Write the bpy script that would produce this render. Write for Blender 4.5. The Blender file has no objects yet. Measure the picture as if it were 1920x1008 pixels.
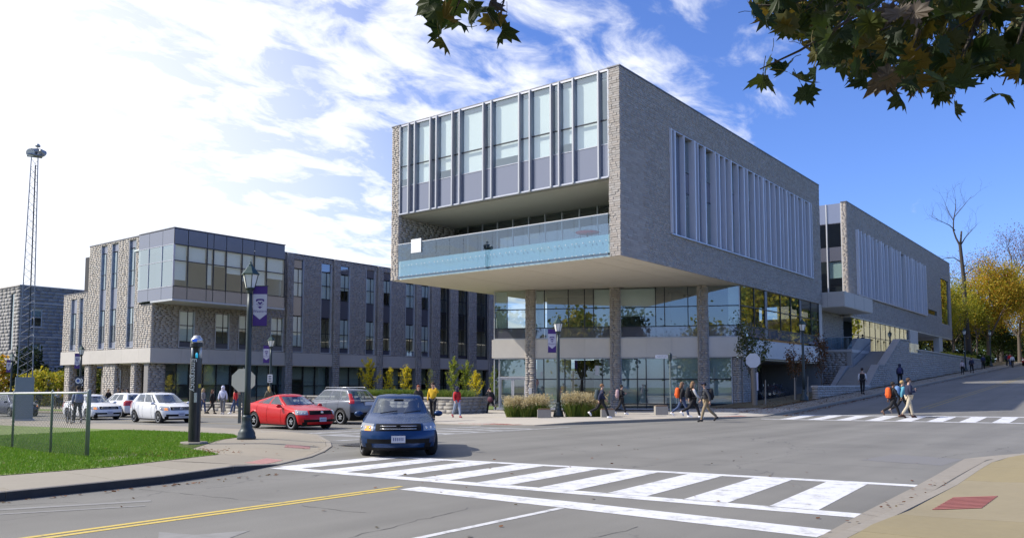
import bpy, bmesh, math, random
import numpy as np
from mathutils import Vector, Matrix

R = math.radians
random.seed(7)
rng = np.random.default_rng(11)
SC = bpy.context.scene
COL = SC.collection

# ---------------------------------------------------------------- camera
cam_d = bpy.data.cameras.new('camera')
cam = bpy.data.objects.new('camera', cam_d)
COL.objects.link(cam)
cam.location = (0, 0, 1.7)
cam.rotation_euler = (R(90 + 4.3), 0, R(37.9))
cam_d.sensor_width = 36.0
cam_d.lens = 36.0 * 1529.0 / 1920.0
cam_d.shift_y = 101.0 / 1920.0
cam_d.clip_start = 0.05
cam_d.clip_end = 4000
SC.camera = cam

# ---------------------------------------------------------------- world, sun, exposure
SUN_EL, SUN_AZ = R(42), (-0.78, -0.62)          # horizontal direction TOWARDS the sun
w = bpy.data.worlds.new('World')
SC.world = w
w.use_nodes = True
nt = w.node_tree
nt.nodes.clear()
def N(t, kind, **kw):
    n = t.nodes.new(kind)
    for k, v in kw.items():
        setattr(n, k, v)
    return n
out = N(nt, 'ShaderNodeOutputWorld')
bg = N(nt, 'ShaderNodeBackground')
bg.inputs['Strength'].default_value = 0.10
sky = N(nt, 'ShaderNodeTexSky', sky_type='NISHITA', sun_disc=False)
sky.sun_elevation = SUN_EL
sky.sun_rotation = math.atan2(SUN_AZ[0], SUN_AZ[1])
sky.air_density = 1.0
sky.dust_density = 0.6
sky.ozone_density = 2.5
tc = N(nt, 'ShaderNodeTexCoord')
sep = N(nt, 'ShaderNodeSeparateXYZ')
nt.links.new(tc.outputs['Generated'], sep.inputs[0])
def M(t, op, a, b=None, c=None, clamp=False):
    n = N(t, 'ShaderNodeMath', operation=op, use_clamp=clamp)
    for i, v in enumerate((a, b, c)):
        if v is None:
            continue
        if isinstance(v, (int, float)):
            n.inputs[i].default_value = v
        else:
            t.links.new(v, n.inputs[i])
    return n.outputs[0]
zc = M(nt, 'ADD', M(nt, 'MAXIMUM', sep.outputs['Z'], 0.0), 0.16)
cx = M(nt, 'DIVIDE', sep.outputs['X'], zc)
cy = M(nt, 'DIVIDE', sep.outputs['Y'], zc)
comb = N(nt, 'ShaderNodeCombineXYZ')
nt.links.new(cx, comb.inputs[0]); nt.links.new(cy, comb.inputs[1])
mp = N(nt, 'ShaderNodeMapping')
mp.inputs['Rotation'].default_value = (0, 0, R(-20))
mp.inputs['Scale'].default_value = (1.0, 0.62, 1)
mp.inputs['Location'].default_value = (3.2, 1.2, 0.0)
nt.links.new(comb.outputs[0], mp.inputs[0])
def wnoise(scale, det, rough, dist):
    n = N(nt, 'ShaderNodeTexNoise')
    n.inputs['Scale'].default_value = scale
    n.inputs['Detail'].default_value = det
    n.inputs['Roughness'].default_value = rough
    n.inputs['Distortion'].default_value = dist
    nt.links.new(mp.outputs[0], n.inputs['Vector'])
    return n.outputs['Fac']
n1 = wnoise(1.3, 3.0, 0.5, 0.2)
n2 = wnoise(8.5, 8.0, 0.60, 0.4)
# side = how far a direction lies towards the cloud bank in the west
side = M(nt, 'SUBTRACT', M(nt, 'MULTIPLY', sep.outputs['X'], -1.0), 0.52)
cov = M(nt, 'ADD', M(nt, 'MULTIPLY', n1, 0.50), M(nt, 'MULTIPLY', n2, 0.85))
cov = M(nt, 'ADD', cov, M(nt, 'MULTIPLY', side, 0.70))
cl = N(nt, 'ShaderNodeMapRange', interpolation_type='SMOOTHSTEP')
cl.inputs['From Min'].default_value = 0.56
cl.inputs['From Max'].default_value = 0.88
nt.links.new(cov, cl.inputs['Value'])
cloudcol = N(nt, 'ShaderNodeRGB'); cloudcol.outputs[0].default_value = (9.2, 9.4, 9.9, 1)
skyg = N(nt, 'ShaderNodeMix', data_type='RGBA', blend_type='MULTIPLY')
skyg.inputs[0].default_value = 1.0
skyg.inputs[7].default_value = (0.84, 1.06, 1.70, 1)
nt.links.new(sky.outputs[0], skyg.inputs[6])
mixc = N(nt, 'ShaderNodeMix', data_type='RGBA')
hzr = N(nt, 'ShaderNodeMapRange', interpolation_type='SMOOTHSTEP')   # thin bright veil over the western sky
hzr.inputs['From Min'].default_value = 0.02; hzr.inputs['From Max'].default_value = 0.42; hzr.inputs['To Max'].default_value = 0.9
nt.links.new(side, hzr.inputs['Value'])
halo = N(nt, 'ShaderNodeMapRange', interpolation_type='SMOOTHSTEP')  # and round the sun
halo.inputs['From Min'].default_value = 0.45; halo.inputs['From Max'].default_value = 0.92; halo.inputs['To Max'].default_value = 0.85
sd_ = M(nt, 'ADD', M(nt, 'ADD', M(nt, 'MULTIPLY', sep.outputs['X'], SUN_AZ[0] * math.cos(SUN_EL)), M(nt, 'MULTIPLY', sep.outputs['Y'], SUN_AZ[1] * math.cos(SUN_EL))), M(nt, 'MULTIPLY', sep.outputs['Z'], math.sin(SUN_EL)))
nt.links.new(sd_, halo.inputs['Value'])
veil = M(nt, 'MAXIMUM', hzr.outputs[0], halo.outputs[0])
nt.links.new(M(nt, 'MAXIMUM', M(nt, 'MULTIPLY', cl.outputs[0], 0.92), veil), mixc.inputs[0])
nt.links.new(skyg.outputs[2], mixc.inputs[6])
nt.links.new(cloudcol.outputs[0], mixc.inputs[7])
nt.links.new(mixc.outputs[2], bg.inputs['Color'])
nt.links.new(bg.outputs[0], out.inputs[0])

sun_d = bpy.data.lights.new('sun', 'SUN')
sun = bpy.data.objects.new('sun', sun_d)
COL.objects.link(sun)
sun_d.energy = 4.3
sun_d.angle = R(0.53)
sun_d.color = (1.0, 0.945, 0.86)
_to = Vector((SUN_AZ[0] * math.cos(SUN_EL), SUN_AZ[1] * math.cos(SUN_EL), math.sin(SUN_EL)))
sun.rotation_euler = _to.to_track_quat('Z', 'Y').to_euler()
sun.location = (-40, -30, 60)

SC.view_settings.view_transform = 'Standard'
SC.view_settings.look = 'None'
SC.view_settings.exposure = 0.33
SC.view_settings.gamma = 1.0
SC.view_settings.use_curve_mapping = False
SC.cycles.max_bounces = 8
SC.cycles.transparent_max_bounces = 16
SC.cycles.caustics_reflective = False
SC.cycles.caustics_refractive = False
SC.cycles.sample_clamp_indirect = 6.0

# ---------------------------------------------------------------- materials
def ss(x, a, b):
    t = min(1.0, max(0.0, (x - a) / (b - a)))
    return t * t * (3 - 2 * t)

MATS = {}
def pmat(name, col, rough=0.6, metal=0.0, var=0.12, scale=6.0, bump=0.0, bscale=40.0, spec=0.5,
         coat=0.0, island=0.0, sub=0.0, rvar=0.0, col2=None, var2scale=0.7, var2=0.0):
    """plain procedural material: base colour with noise variation, optional per-piece variation and bump"""
    if name in MATS:
        return MATS[name]
    m = bpy.data.materials.new(name)
    m.use_nodes = True
    t = m.node_tree
    b = t.nodes['Principled BSDF']
    b.inputs['Roughness'].default_value = rough
    b.inputs['Metallic'].default_value = metal
    b.inputs['Specular IOR Level'].default_value = spec
    b.inputs['Coat Weight'].default_value = coat
    b.inputs['Coat Roughness'].default_value = 0.04
    tcn = N(t, 'ShaderNodeTexCoord')
    def noise(sc, det=5.0, ro=0.6):
        n = N(t, 'ShaderNodeTexNoise')
        n.inputs['Scale'].default_value = sc
        n.inputs['Detail'].default_value = det
        n.inputs['Roughness'].default_value = ro
        t.links.new(tcn.outputs['Object'], n.inputs['Vector'])
        return n.outputs['Fac']
    f = noise(scale)
    val = M(t, 'ADD', 1.0 - var, M(t, 'MULTIPLY', f, 2 * var))
    if var2:
        val = M(t, 'MULTIPLY', val, M(t, 'ADD', 1.0 - var2, M(t, 'MULTIPLY', noise(var2scale, 3.0), 2 * var2)))
    hue = None
    if island:
        g = N(t, 'ShaderNodeNewGeometry')
        oi = N(t, 'ShaderNodeObjectInfo')
        r = M(t, 'FRACT', M(t, 'ADD', g.outputs['Random Per Island'], oi.outputs['Random']))
        val = M(t, 'MULTIPLY', val, M(t, 'ADD', 1.0 - island, M(t, 'MULTIPLY', r, 2 * island)))
        hue = M(t, 'FRACT', M(t, 'MULTIPLY', r, 7.31))
    base = N(t, 'ShaderNodeMix', data_type='RGBA')
    base.inputs[6].default_value = (*col, 1)
    base.inputs[7].default_value = (*(col2 or col), 1)
    if hue is not None:
        t.links.new(hue, base.inputs[0])
    else:
        t.links.new(noise(scale * 0.37, 4.0), base.inputs[0])
    mul = N(t, 'ShaderNodeMix', data_type='RGBA', blend_type='MULTIPLY')
    mul.inputs[0].default_value = 1.0
    t.links.new(base.outputs[2], mul.inputs[6])
    cc = N(t, 'ShaderNodeCombineColor')
    for i in range(3):
        t.links.new(val, cc.inputs[i])
    t.links.new(cc.outputs[0], mul.inputs[7])
    t.links.new(mul.outputs[2], b.inputs['Base Color'])
    if rvar:
        t.links.new(M(t, 'ADD', rough - rvar, M(t, 'MULTIPLY', noise(scale * 0.5), 2 * rvar)), b.inputs['Roughness'])
    if bump:
        bn = N(t, 'ShaderNodeBump')
        bn.inputs['Strength'].default_value = 0.6
        bn.inputs['Distance'].default_value = bump
        t.links.new(noise(bscale, 8.0, 0.65), bn.inputs['Height'])
        t.links.new(bn.outputs[0], b.inputs['Normal'])
    MATS[name] = m
    return m

def glass(name, tint, refl, rough=0.0, gcol=(0.95, 1.0, 1.0), wob=0.0, inner=None):
    """window glass: a mirror share over a tinted see-through share (or a coloured backing coat)"""
    if name in MATS:
        return MATS[name]
    m = bpy.data.materials.new(name)
    m.use_nodes = True
    t = m.node_tree
    t.nodes.clear()
    o = N(t, 'ShaderNodeOutputMaterial')
    mix = N(t, 'ShaderNodeMixShader')
    gl = N(t, 'ShaderNodeBsdfGlossy')
    gl.inputs['Roughness'].default_value = rough
    gl.inputs['Color'].default_value = (*gcol, 1)
    if wob:
        tcn = N(t, 'ShaderNodeTexCoord')
        n = N(t, 'ShaderNodeTexNoise')
        n.inputs['Scale'].default_value = 0.7
        n.inputs['Detail'].default_value = 1.5
        t.links.new(tcn.outputs['Object'], n.inputs['Vector'])
        bn = N(t, 'ShaderNodeBump')
        bn.inputs['Strength'].default_value = 0.5
        bn.inputs['Distance'].default_value = wob
        t.links.new(n.outputs['Fac'], bn.inputs['Height'])
        t.links.new(bn.outputs[0], gl.inputs['Normal'])
    lw = N(t, 'ShaderNodeLayerWeight')
    lw.inputs['Blend'].default_value = 0.35
    gm_ = N(t, 'ShaderNodeNewGeometry')      # the inner face of a pane only lets light through
    front = M(t, 'SUBTRACT', 1.0, gm_.outputs['Backfacing'])
    fac = M(t, 'ADD', refl, M(t, 'MULTIPLY', lw.outputs['Fresnel'], 0.75), clamp=True)
    t.links.new(M(t, 'MULTIPLY', fac, front) if inner is None else fac, mix.inputs[0])
    if inner is None:
        tr = N(t, 'ShaderNodeBsdfTransparent')
        tm = N(t, 'ShaderNodeMix', data_type='RGBA')
        tm.inputs[6].default_value = (1, 1, 1, 1); tm.inputs[7].default_value = (*tint, 1)
        t.links.new(front, tm.inputs[0]); t.links.new(tm.outputs[2], tr.inputs['Color'])
    else:
        tr = N(t, 'ShaderNodeBsdfDiffuse')
        tr.inputs['Color'].default_value = (*inner, 1)
    t.links.new(tr.outputs[0], mix.inputs[1])
    t.links.new(gl.outputs[0], mix.inputs[2])
    t.links.new(mix.outputs[0], o.inputs[0])
    MATS[name] = m
    return m

def leafmat(name, c1, c2, c3=None, trans=0.35, rough=0.55):
    if name in MATS:
        return MATS[name]
    m = bpy.data.materials.new(name)
    m.use_nodes = True
    t = m.node_tree
    t.nodes.clear()
    o = N(t, 'ShaderNodeOutputMaterial')
    g = N(t, 'ShaderNodeNewGeometry')
    oi = N(t, 'ShaderNodeObjectInfo')
    r = M(t, 'FRACT', M(t, 'ADD', g.outputs['Random Per Island'], oi.outputs['Random']))
    ramp = N(t, 'ShaderNodeValToRGB')
    cs = [c1, c2] + ([c3] if c3 else [])
    ramp.color_ramp.elements[0].color = (*c1, 1)
    ramp.color_ramp.elements[1].color = (*cs[-1], 1)
    if c3:
        e = ramp.color_ramp.elements.new(0.6)
        e.color = (*c2, 1)
    t.links.new(r, ramp.inputs[0])
    d = N(t, 'ShaderNodeBsdfPrincipled')
    d.inputs['Roughness'].default_value = rough
    d.inputs['Specular IOR Level'].default_value = 0.3
    t.links.new(ramp.outputs[0], d.inputs['Base Color'])
    tr = N(t, 'ShaderNodeBsdfTranslucent')
    t.links.new(ramp.outputs[0], tr.inputs['Color'])
    mx = N(t, 'ShaderNodeMixShader')
    mx.inputs[0].default_value = trans
    t.links.new(d.outputs[0], mx.inputs[1])
    t.links.new(tr.outputs[0], mx.inputs[2])
    t.links.new(mx.outputs[0], o.inputs[0])
    MATS[name] = m
    return m

def wear(m, col, scale, lo, hi, amount=1.0):
    """blend a material towards another colour in worn patches"""
    t = m.node_tree
    b = t.nodes['Principled BSDF']
    src = b.inputs['Base Color'].links[0].from_socket
    tcn = N(t, 'ShaderNodeTexCoord')
    n = N(t, 'ShaderNodeTexNoise'); n.inputs['Scale'].default_value = scale; n.inputs['Detail'].default_value = 9; n.inputs['Roughness'].default_value = .72
    t.links.new(tcn.outputs['Object'], n.inputs['Vector'])
    mr = N(t, 'ShaderNodeMapRange'); mr.inputs['From Min'].default_value = lo; mr.inputs['From Max'].default_value = hi; mr.inputs['To Max'].default_value = amount
    t.links.new(n.outputs['Fac'], mr.inputs['Value'])
    mx = N(t, 'ShaderNodeMix', data_type='RGBA'); mx.inputs[7].default_value = (*col, 1)
    t.links.new(mr.outputs[0], mx.inputs[0]); t.links.new(src, mx.inputs[6]); t.links.new(mx.outputs[2], b.inputs['Base Color'])
    return m
def emit(name, col, s):
    if name in MATS:
        return MATS[name]
    m = pmat(name, col, 0.3, var=0.0)
    b = m.node_tree.nodes['Principled BSDF']
    b.inputs['Emission Color'].default_value = (*col, 1)
    b.inputs['Emission Strength'].default_value = s
    return m

# ---------------------------------------------------------------- mesh helpers
class MB:
    """collects shapes; build() links them as one mesh object"""
    def __init__(s):
        s.v = []; s.f = []
    def poly(s, pts):
        n = len(s.v); s.v += [tuple(p) for p in pts]; s.f.append(tuple(range(n, n + len(pts)))); return s
    def box(s, x0, x1, y0, y1, z0, z1):
        n = len(s.v)
        s.v += [(x0, y0, z0), (x1, y0, z0), (x1, y1, z0), (x0, y1, z0), (x0, y0, z1), (x1, y0, z1), (x1, y1, z1), (x0, y1, z1)]
        s.f += [(n, n+3, n+2, n+1), (n+4, n+5, n+6, n+7), (n, n+1, n+5, n+4), (n+1, n+2, n+6, n+5), (n+2, n+3, n+7, n+6), (n+3, n, n+4, n+7)]
        return s
    def obox(s, o, u, v, nrm, u0, u1, v0, v1, n0, n1):
        """box in a frame o + u*a + v*b + nrm*c"""
        o = Vector(o); u = Vector(u); v = Vector(v); nrm = Vector(nrm)
        n = len(s.v)
        for c in (n0, n1):
            for a, b in ((u0, v0), (u1, v0), (u1, v1), (u0, v1)):
                s.v.append(tuple(o + u * a + v * b + nrm * c))
        s.f += [(n, n+3, n+2, n+1), (n+4, n+5, n+6, n+7), (n, n+1, n+5, n+4), (n+1, n+2, n+6, n+5), (n+2, n+3, n+7, n+6), (n+3, n, n+4, n+7)]
        return s
    def prism(s, pts, z0, z1):
        k = len(pts); n = len(s.v)
        a = sum(pts[i][0] * pts[(i+1) % k][1] - pts[(i+1) % k][0] * pts[i][1] for i in range(k))
        if a < 0:
            pts = pts[::-1]
        s.v += [(p[0], p[1], z0) for p in pts] + [(p[0], p[1], z1) for p in pts]
        s.f.append(tuple(range(n + k - 1, n - 1, -1)))
        s.f.append(tuple(range(n + k, n + 2 * k)))
        for i in range(k):
            j = (i + 1) % k
            s.f.append((n + i, n + j, n + k + j, n + k + i))
        return s
    def extr(s, pts, d):
        """extrude a planar 3-D polygon by vector d"""
        k = len(pts); n = len(s.v); d = Vector(d)
        s.v += [tuple(p) for p in pts] + [tuple(Vector(p) + d) for p in pts]
        s.f.append(tuple(range(n + k - 1, n - 1, -1)))
        s.f.append(tuple(range(n + k, n + 2 * k)))
        for i in range(k):
            j = (i + 1) % k
            s.f.append((n + i, n + j, n + k + j, n + k + i))
        return s
    def tube(s, path, rad, n=8, cap=True):
        path = [Vector(p) for p in path]
        if not hasattr(rad, '__len__'):
            rad = [rad] * len(path)
        base = len(s.v)
        for i, p in enumerate(path):
            d = (path[min(i + 1, len(path) - 1)] - path[max(i - 1, 0)])
            if d.length < 1e-9:
                d = Vector((0, 0, 1))
            d.normalize()
            a = d.cross(Vector((0, 0, 1)) if abs(d.z) < 0.9 else Vector((1, 0, 0))).normalized()
            b = d.cross(a)
            for k in range(n):
                t = 2 * math.pi * k / n
                s.v.append(tuple(p + (a * math.cos(t) + b * math.sin(t)) * rad[i]))
        for i in range(len(path) - 1):
            for k in range(n):
                k2 = (k + 1) % n
                s.f.append((base + i*n + k, base + (i+1)*n + k, base + (i+1)*n + k2, base + i*n + k2))
        if cap:
            s.f.append(tuple(base + k for k in range(n)))
            s.f.append(tuple(base + (len(path)-1)*n + k for k in range(n - 1, -1, -1)))
        return s
    def lathe(s, prof, n=16, c=(0, 0), axis='z', arc0=0.0):
        base = len(s.v)
        for r, z in prof:
            for k in range(n):
                t = 2 * math.pi * k / n + arc0
                if axis == 'z':
                    s.v.append((c[0] + r * math.cos(t), c[1] + r * math.sin(t), z))
                else:  # axis y
                    s.v.append((c[0] + r * math.cos(t), z, c[1] + r * math.sin(t)))
        for i in range(len(prof) - 1):
            for k in range(n):
                k2 = (k + 1) % n
                q = (base + i*n + k, base + i*n + k2, base + (i+1)*n + k2, base + (i+1)*n + k)
                s.f.append(q if axis == 'z' else q[::-1])
        s.f.append(tuple(base + k for k in range(n - 1, -1, -1)))
        s.f.append(tuple(base + (len(prof)-1)*n + k for k in range(n)))
        return s
    def ball(s, c, r, nu=10, nv=7, sq=(1, 1, 1)):
        base = len(s.v)
        for i in range(nv + 1):
            ph = math.pi * i / nv
            for k in range(nu):
                t = 2 * math.pi * k / nu
                s.v.append((c[0] + r * sq[0] * math.sin(ph) * math.cos(t), c[1] + r * sq[1] * math.sin(ph) * math.sin(t), c[2] + r * sq[2] * math.cos(ph)))
        for i in range(nv):
            for k in range(nu):
                k2 = (k + 1) % nu
                s.f.append((base + i*nu + k, base + (i+1)*nu + k, base + (i+1)*nu + k2, base + i*nu + k2))
        return s
    def mesh(s, name, off=(0, 0, 0), smooth=False):
        me = bpy.data.meshes.new(name)
        ox, oy, oz = off
        me.from_pydata([(a - ox, b - oy, c - oz) for a, b, c in s.v], [], s.f)
        if smooth:
            me.shade_smooth()
        return me
    def build(s, name, mat, parent=None, smooth=False, world=True, kind=None):
        """world=True: coordinates are world ones; stored relative to the thing's base"""
        off = (0, 0, 0)
        if parent is not None and world:
            off = tuple(root_of(parent).location)
        o = bpy.data.objects.new(name, s.mesh(name, off, smooth))
        COL.objects.link(o)
        o.data.materials.append(mat)
        o.parent = parent
        if kind:
            o['kind'] = kind
        return o

def root_of(o):
    while o.parent is not None:
        o = o.parent
    return o
def thing(name, label, cat, loc=(0, 0, 0), rz=0.0, group=None):
    o = bpy.data.objects.new(name, None)
    COL.objects.link(o)
    o.empty_display_size = 0.3
    o.location = loc
    o.rotation_euler = (0, 0, rz)
    return tag(o, label, cat, group)
def tag(o, label=None, cat=None, group=None, kind=None):
    if label: o['label'] = label
    if cat: o['category'] = cat
    if group: o['group'] = group
    if kind: o['kind'] = kind
    return o
def put(name, mesh, mat, parent, loc=(0, 0, 0), rot=(0, 0, 0), kind=None):
    """a piece that shares mesh data"""
    o = bpy.data.objects.new(name, mesh)
    COL.objects.link(o)
    if mat is not None and not mesh.materials:
        mesh.materials.append(mat)
    o.parent = parent
    o.location = loc
    o.rotation_euler = rot
    if kind:
        o['kind'] = kind
    return o
def copy_tree(o, parent=None):
    c = o.copy()
    COL.objects.link(c)
    c.parent = parent
    for ch in list(o.children):
        copy_tree(ch, c)
    return c
def np_mesh(name, V, F, mat, parent=None, smooth=False, kind=None):
    """V (n,3), F (m,k) numpy"""
    me = bpy.data.meshes.new(name)
    V = np.asarray(V, np.float32); F = np.asarray(F, np.int32)
    me.vertices.add(len(V)); me.vertices.foreach_set('co', V.ravel())
    k = F.shape[1]
    me.loops.add(F.size); me.loops.foreach_set('vertex_index', F.ravel())
    me.polygons.add(len(F))
    me.polygons.foreach_set('loop_start', np.arange(0, F.size, k, dtype=np.int32))
    me.update(calc_edges=True)
    if smooth:
        me.shade_smooth()
    o = bpy.data.objects.new(name, me)
    COL.objects.link(o)
    me.materials.append(mat)
    o.parent = parent
    if kind:
        o['kind'] = kind
    return o
def text_mesh(txt, size, depth=0.002, align='CENTER', spacing=1.0):
    cu = bpy.data.curves.new('txt', 'FONT')
    cu.body = txt; cu.size = size; cu.extrude = depth
    cu.align_x = align; cu.align_y = 'CENTER'; cu.resolution_u = 3
    cu.space_character = spacing
    o = bpy.data.objects.new('txt', cu)
    COL.objects.link(o)
    dg = bpy.context.evaluated_depsgraph_get()
    me = bpy.data.meshes.new_from_object(o.evaluated_get(dg))
    bpy.data.objects.remove(o)
    bpy.data.curves.remove(cu)
    me.materials.clear()
    return me

# the common palette
m_stone = pmat('grey_split_stone', (0.40, 0.355, 0.315), 0.85, var=0.16, scale=11, bump=0.007, bscale=22, island=0.11, col2=(0.40, 0.375, 0.35))
m_mortar = pmat('stone_mortar', (0.28, 0.265, 0.25), 0.95, var=0.1)
m_conc = pmat('precast_concrete', (0.56, 0.52, 0.475), 0.8, var=0.08, scale=2.5, bump=0.003, bscale=60, var2=0.06, island=0.04)
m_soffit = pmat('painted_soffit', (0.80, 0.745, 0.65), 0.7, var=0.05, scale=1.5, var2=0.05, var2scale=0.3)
m_alu = pmat('silver_aluminium', (0.50, 0.51, 0.56), 0.38, metal=0.55, var=0.05, scale=3)
m_fin2 = pmat('grey_mullion_fin', (0.46, 0.47, 0.50), 0.45, metal=0.2, var=0.05, scale=2)
m_fin = pmat('anodised_fin', (0.70, 0.72, 0.78), 0.45, metal=0.1, var=0.05, scale=2)
m_darkfr = pmat('dark_mullion', (0.025, 0.03, 0.04), 0.4, var=0.1)
m_whitefr = pmat('light_window_frame', (0.55, 0.56, 0.58), 0.45, var=0.05)
m_spand = glass('grey_spandrel_glass', (0, 0, 0), 0.18, 0.02, gcol=(0.9, 0.93, 1.0), inner=(0.13, 0.135, 0.17))
m_panel = pmat('grey_metal_panel', (0.20, 0.215, 0.25), 0.42, metal=0.3, var=0.06, scale=1.2, var2=0.05)
m_glass = glass('clear_window_glass', (0.62, 0.72, 0.71), 0.20, wob=0.0015)
m_glass_cl = glass('wing_window_glass', (0.93, 0.99, 0.98), 0.15, wob=0.002)
m_glass_hi = glass('coated_window_glass', (0.50, 0.60, 0.60), 0.40, gcol=(0.86, 0.97, 0.97), wob=0.0012)
m_glass_aq = glass('aqua_window_glass', (0.92, 0.98, 0.97), 0.22, gcol=(0.9, 1.0, 1.0), wob=0.0012)
m_glass_dk = glass('grey_window_glass', (0.55, 0.63, 0.64), 0.16, wob=0.002)
m_glass_bal = glass('balcony_glass', (0.48, 0.68, 0.80), 0.14, gcol=(0.8, 0.93, 1.0))
m_blind = pmat('roller_blind', (0.86, 0.92, 0.89), 0.8, var=0.04, scale=2)
m_intr = pmat('interior_plaster', (0.30, 0.33, 0.32), 0.8, var=0.1, scale=0.8)
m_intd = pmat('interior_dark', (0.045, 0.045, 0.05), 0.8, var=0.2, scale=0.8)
m_asph = None

# ---------------------------------------------------------------- terrain
def hz(x, y):
    left = 0.01 * (max(min(x, -16.0), -76.0) + 16.0)
    wgt = max(ss(x, -24, -20.5), ss(y, 112, 130))
    t = min(y, 165.0) - 41.0
    hill = 0.0445 * (t if t > 3 else ((t + 3) ** 2 / 12.0 if t > -3 else 0.0))
    return left * (1 - ss(y, 80, 130)) + hill * wgt

def asphalt_mat():
    m = pmat('worn_asphalt', (0.187, 0.180, 0.162), 0.82, var=0.32, scale=60, bump=0.004, bscale=150, var2=0.24, var2scale=0.35, spec=0.35)
    t = m.node_tree
    b = t.nodes['Principled BSDF']
    src = b.inputs['Base Color'].links[0].from_socket
    tcn = N(t, 'ShaderNodeTexCoord')
    mpn = N(t, 'ShaderNodeMapping')
    mpn.inputs['Scale'].default_value = (0.22, 0.10, 0.2)
    t.links.new(tcn.outputs['Object'], mpn.inputs[0])
    nz = N(t, 'ShaderNodeTexNoise'); nz.inputs['Scale'].default_value = 2.2; nz.inputs['Detail'].default_value = 6
    t.links.new(mpn.outputs[0], nz.inputs['Vector'])
    mv = N(t, 'ShaderNodeVectorMath', operation='SCALE'); mv.inputs['Scale'].default_value = 0.9
    t.links.new(nz.outputs['Color'], mv.inputs[0])
    av = N(t, 'ShaderNodeVectorMath', operation='ADD')
    t.links.new(mpn.outputs[0], av.inputs[0]); t.links.new(mv.outputs[0], av.inputs[1])
    vo = N(t, 'ShaderNodeTexVoronoi', feature='DISTANCE_TO_EDGE'); vo.inputs['Scale'].default_value = 0.9
    t.links.new(av.outputs[0], vo.inputs['Vector'])
    crack = M(t, 'SUBTRACT', 1.0, M(t, 'DIVIDE', vo.outputs['Distance'], 0.0045, clamp=True), clamp=True)
    n3 = N(t, 'ShaderNodeTexNoise'); n3.inputs['Scale'].default_value = 0.16; n3.inputs['Detail'].default_value = 2
    t.links.new(tcn.outputs['Object'], n3.inputs['Vector'])
    keep = M(t, 'MULTIPLY', M(t, 'SUBTRACT', n3.outputs['Fac'], 0.42, clamp=True), 5.0, clamp=True)
    mx = N(t, 'ShaderNodeMix', data_type='RGBA')
    mx.inputs[7].default_value = (0.05, 0.05, 0.055, 1)
    t.links.new(M(t, 'MULTIPLY', M(t, 'MULTIPLY', crack, keep), 0.75), mx.inputs[0])
    t.links.new(src, mx.inputs[6])
    # long tyre-polished bands along the street
    wv = N(t, 'ShaderNodeTexNoise'); wv.inputs['Scale'].default_value = 1.0; wv.inputs['Detail'].default_value = 3
    mp2 = N(t, 'ShaderNodeMapping'); mp2.inputs['Scale'].default_value = (0.9, 0.05, 1)
    t.links.new(tcn.outputs['Object'], mp2.inputs[0]); t.links.new(mp2.outputs[0], wv.inputs['Vector'])
    mul = N(t, 'ShaderNodeMix', data_type='RGBA', blend_type='MULTIPLY'); mul.inputs[0].default_value = 1.0
    g = M(t, 'ADD', 0.70, M(t, 'MULTIPLY', wv.outputs['Fac'], 0.60))
    cc = N(t, 'ShaderNodeCombineColor')
    for i in range(3):
        t.links.new(g, cc.inputs[i])
    t.links.new(mx.outputs[2], mul.inputs[6]); t.links.new(cc.outputs[0], mul.inputs[7])
    t.links.new(mul.outputs[2], b.inputs['Base Color'])
    return m
m_asph = asphalt_mat()
m_walk = pmat('pavement_concrete', (0.30, 0.258, 0.195), 0.85, var=0.10, scale=9, bump=0.002, bscale=120, var2=0.10, var2scale=0.5, island=0.06, col2=(0.285, 0.256, 0.205))
m_walk3 = pmat('pale_plaza_concrete', (0.43, 0.385, 0.32), 0.85, var=0.08, scale=9, bump=0.002, bscale=120, var2=0.08, var2scale=0.5, island=0.06, col2=(0.41, 0.38, 0.33))
m_walk2 = pmat('yellowed_concrete', (0.285, 0.23, 0.112), 0.85, var=0.10, scale=9, bump=0.002, bscale=120, var2=0.14, var2scale=0.6, island=0.06, col2=(0.28, 0.235, 0.145))
m_kerbf = pmat('shaded_kerb_face', (0.055, 0.052, 0.05), 0.9, var=0.35, scale=7, var2=0.2)  # shade on the road side of the kerb, painted in as a darker colour
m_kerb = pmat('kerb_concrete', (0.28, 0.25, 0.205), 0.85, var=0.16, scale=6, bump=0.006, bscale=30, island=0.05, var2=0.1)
m_joint = pmat('joint_dirt', (0.07, 0.06, 0.05), 0.95, var=0.2)
m_paint = pmat('white_road_paint', (0.68, 0.68, 0.685), 0.6, var=0.10, scale=26, var2=0.06, var2scale=1.3)
m_paintw = pmat('worn_white_paint', (0.40, 0.40, 0.40), 0.7, var=0.38, scale=9, var2=0.2)
m_yel = wear(pmat('yellow_road_paint', (0.60, 0.44, 0.085), 0.6, var=0.14, scale=20), (.2, .19, .17), 7, .56, .68)
wear(m_paint, (.24, .235, .22), 3.6, .50, .70, .85)
wear(m_paintw, (.20, .195, .19), 2.5, .42, .62)
m_yelw = pmat('worn_yellow_paint', (0.32, 0.24, 0.07), 0.7, var=0.3, scale=9)
m_tact = pmat('red_tactile_paint', (0.33, 0.115, 0.09), 0.7, var=0.25, scale=14)
m_tactw = pmat('faded_pink_tactile', (0.46, 0.24, 0.22), 0.75, var=0.25, scale=14)
m_turf = pmat('turf', (0.10, 0.19, 0.022), 0.9, var=0.3, scale=14, col2=(0.17, 0.19, 0.05), var2=0.3, var2scale=0.5)
m_earth = pmat('earth', (0.13, 0.10, 0.06), 0.95, var=0.3, scale=4, col2=(0.16, 0.13, 0.05), var2=0.2)
m_dirt = pmat('bare_soil', (0.30, 0.25, 0.19), 0.95, var=0.2, scale=12)
m_field = pmat('far_ground', (0.12, 0.14, 0.06), 0.95, var=0.3, scale=0.4)

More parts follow.
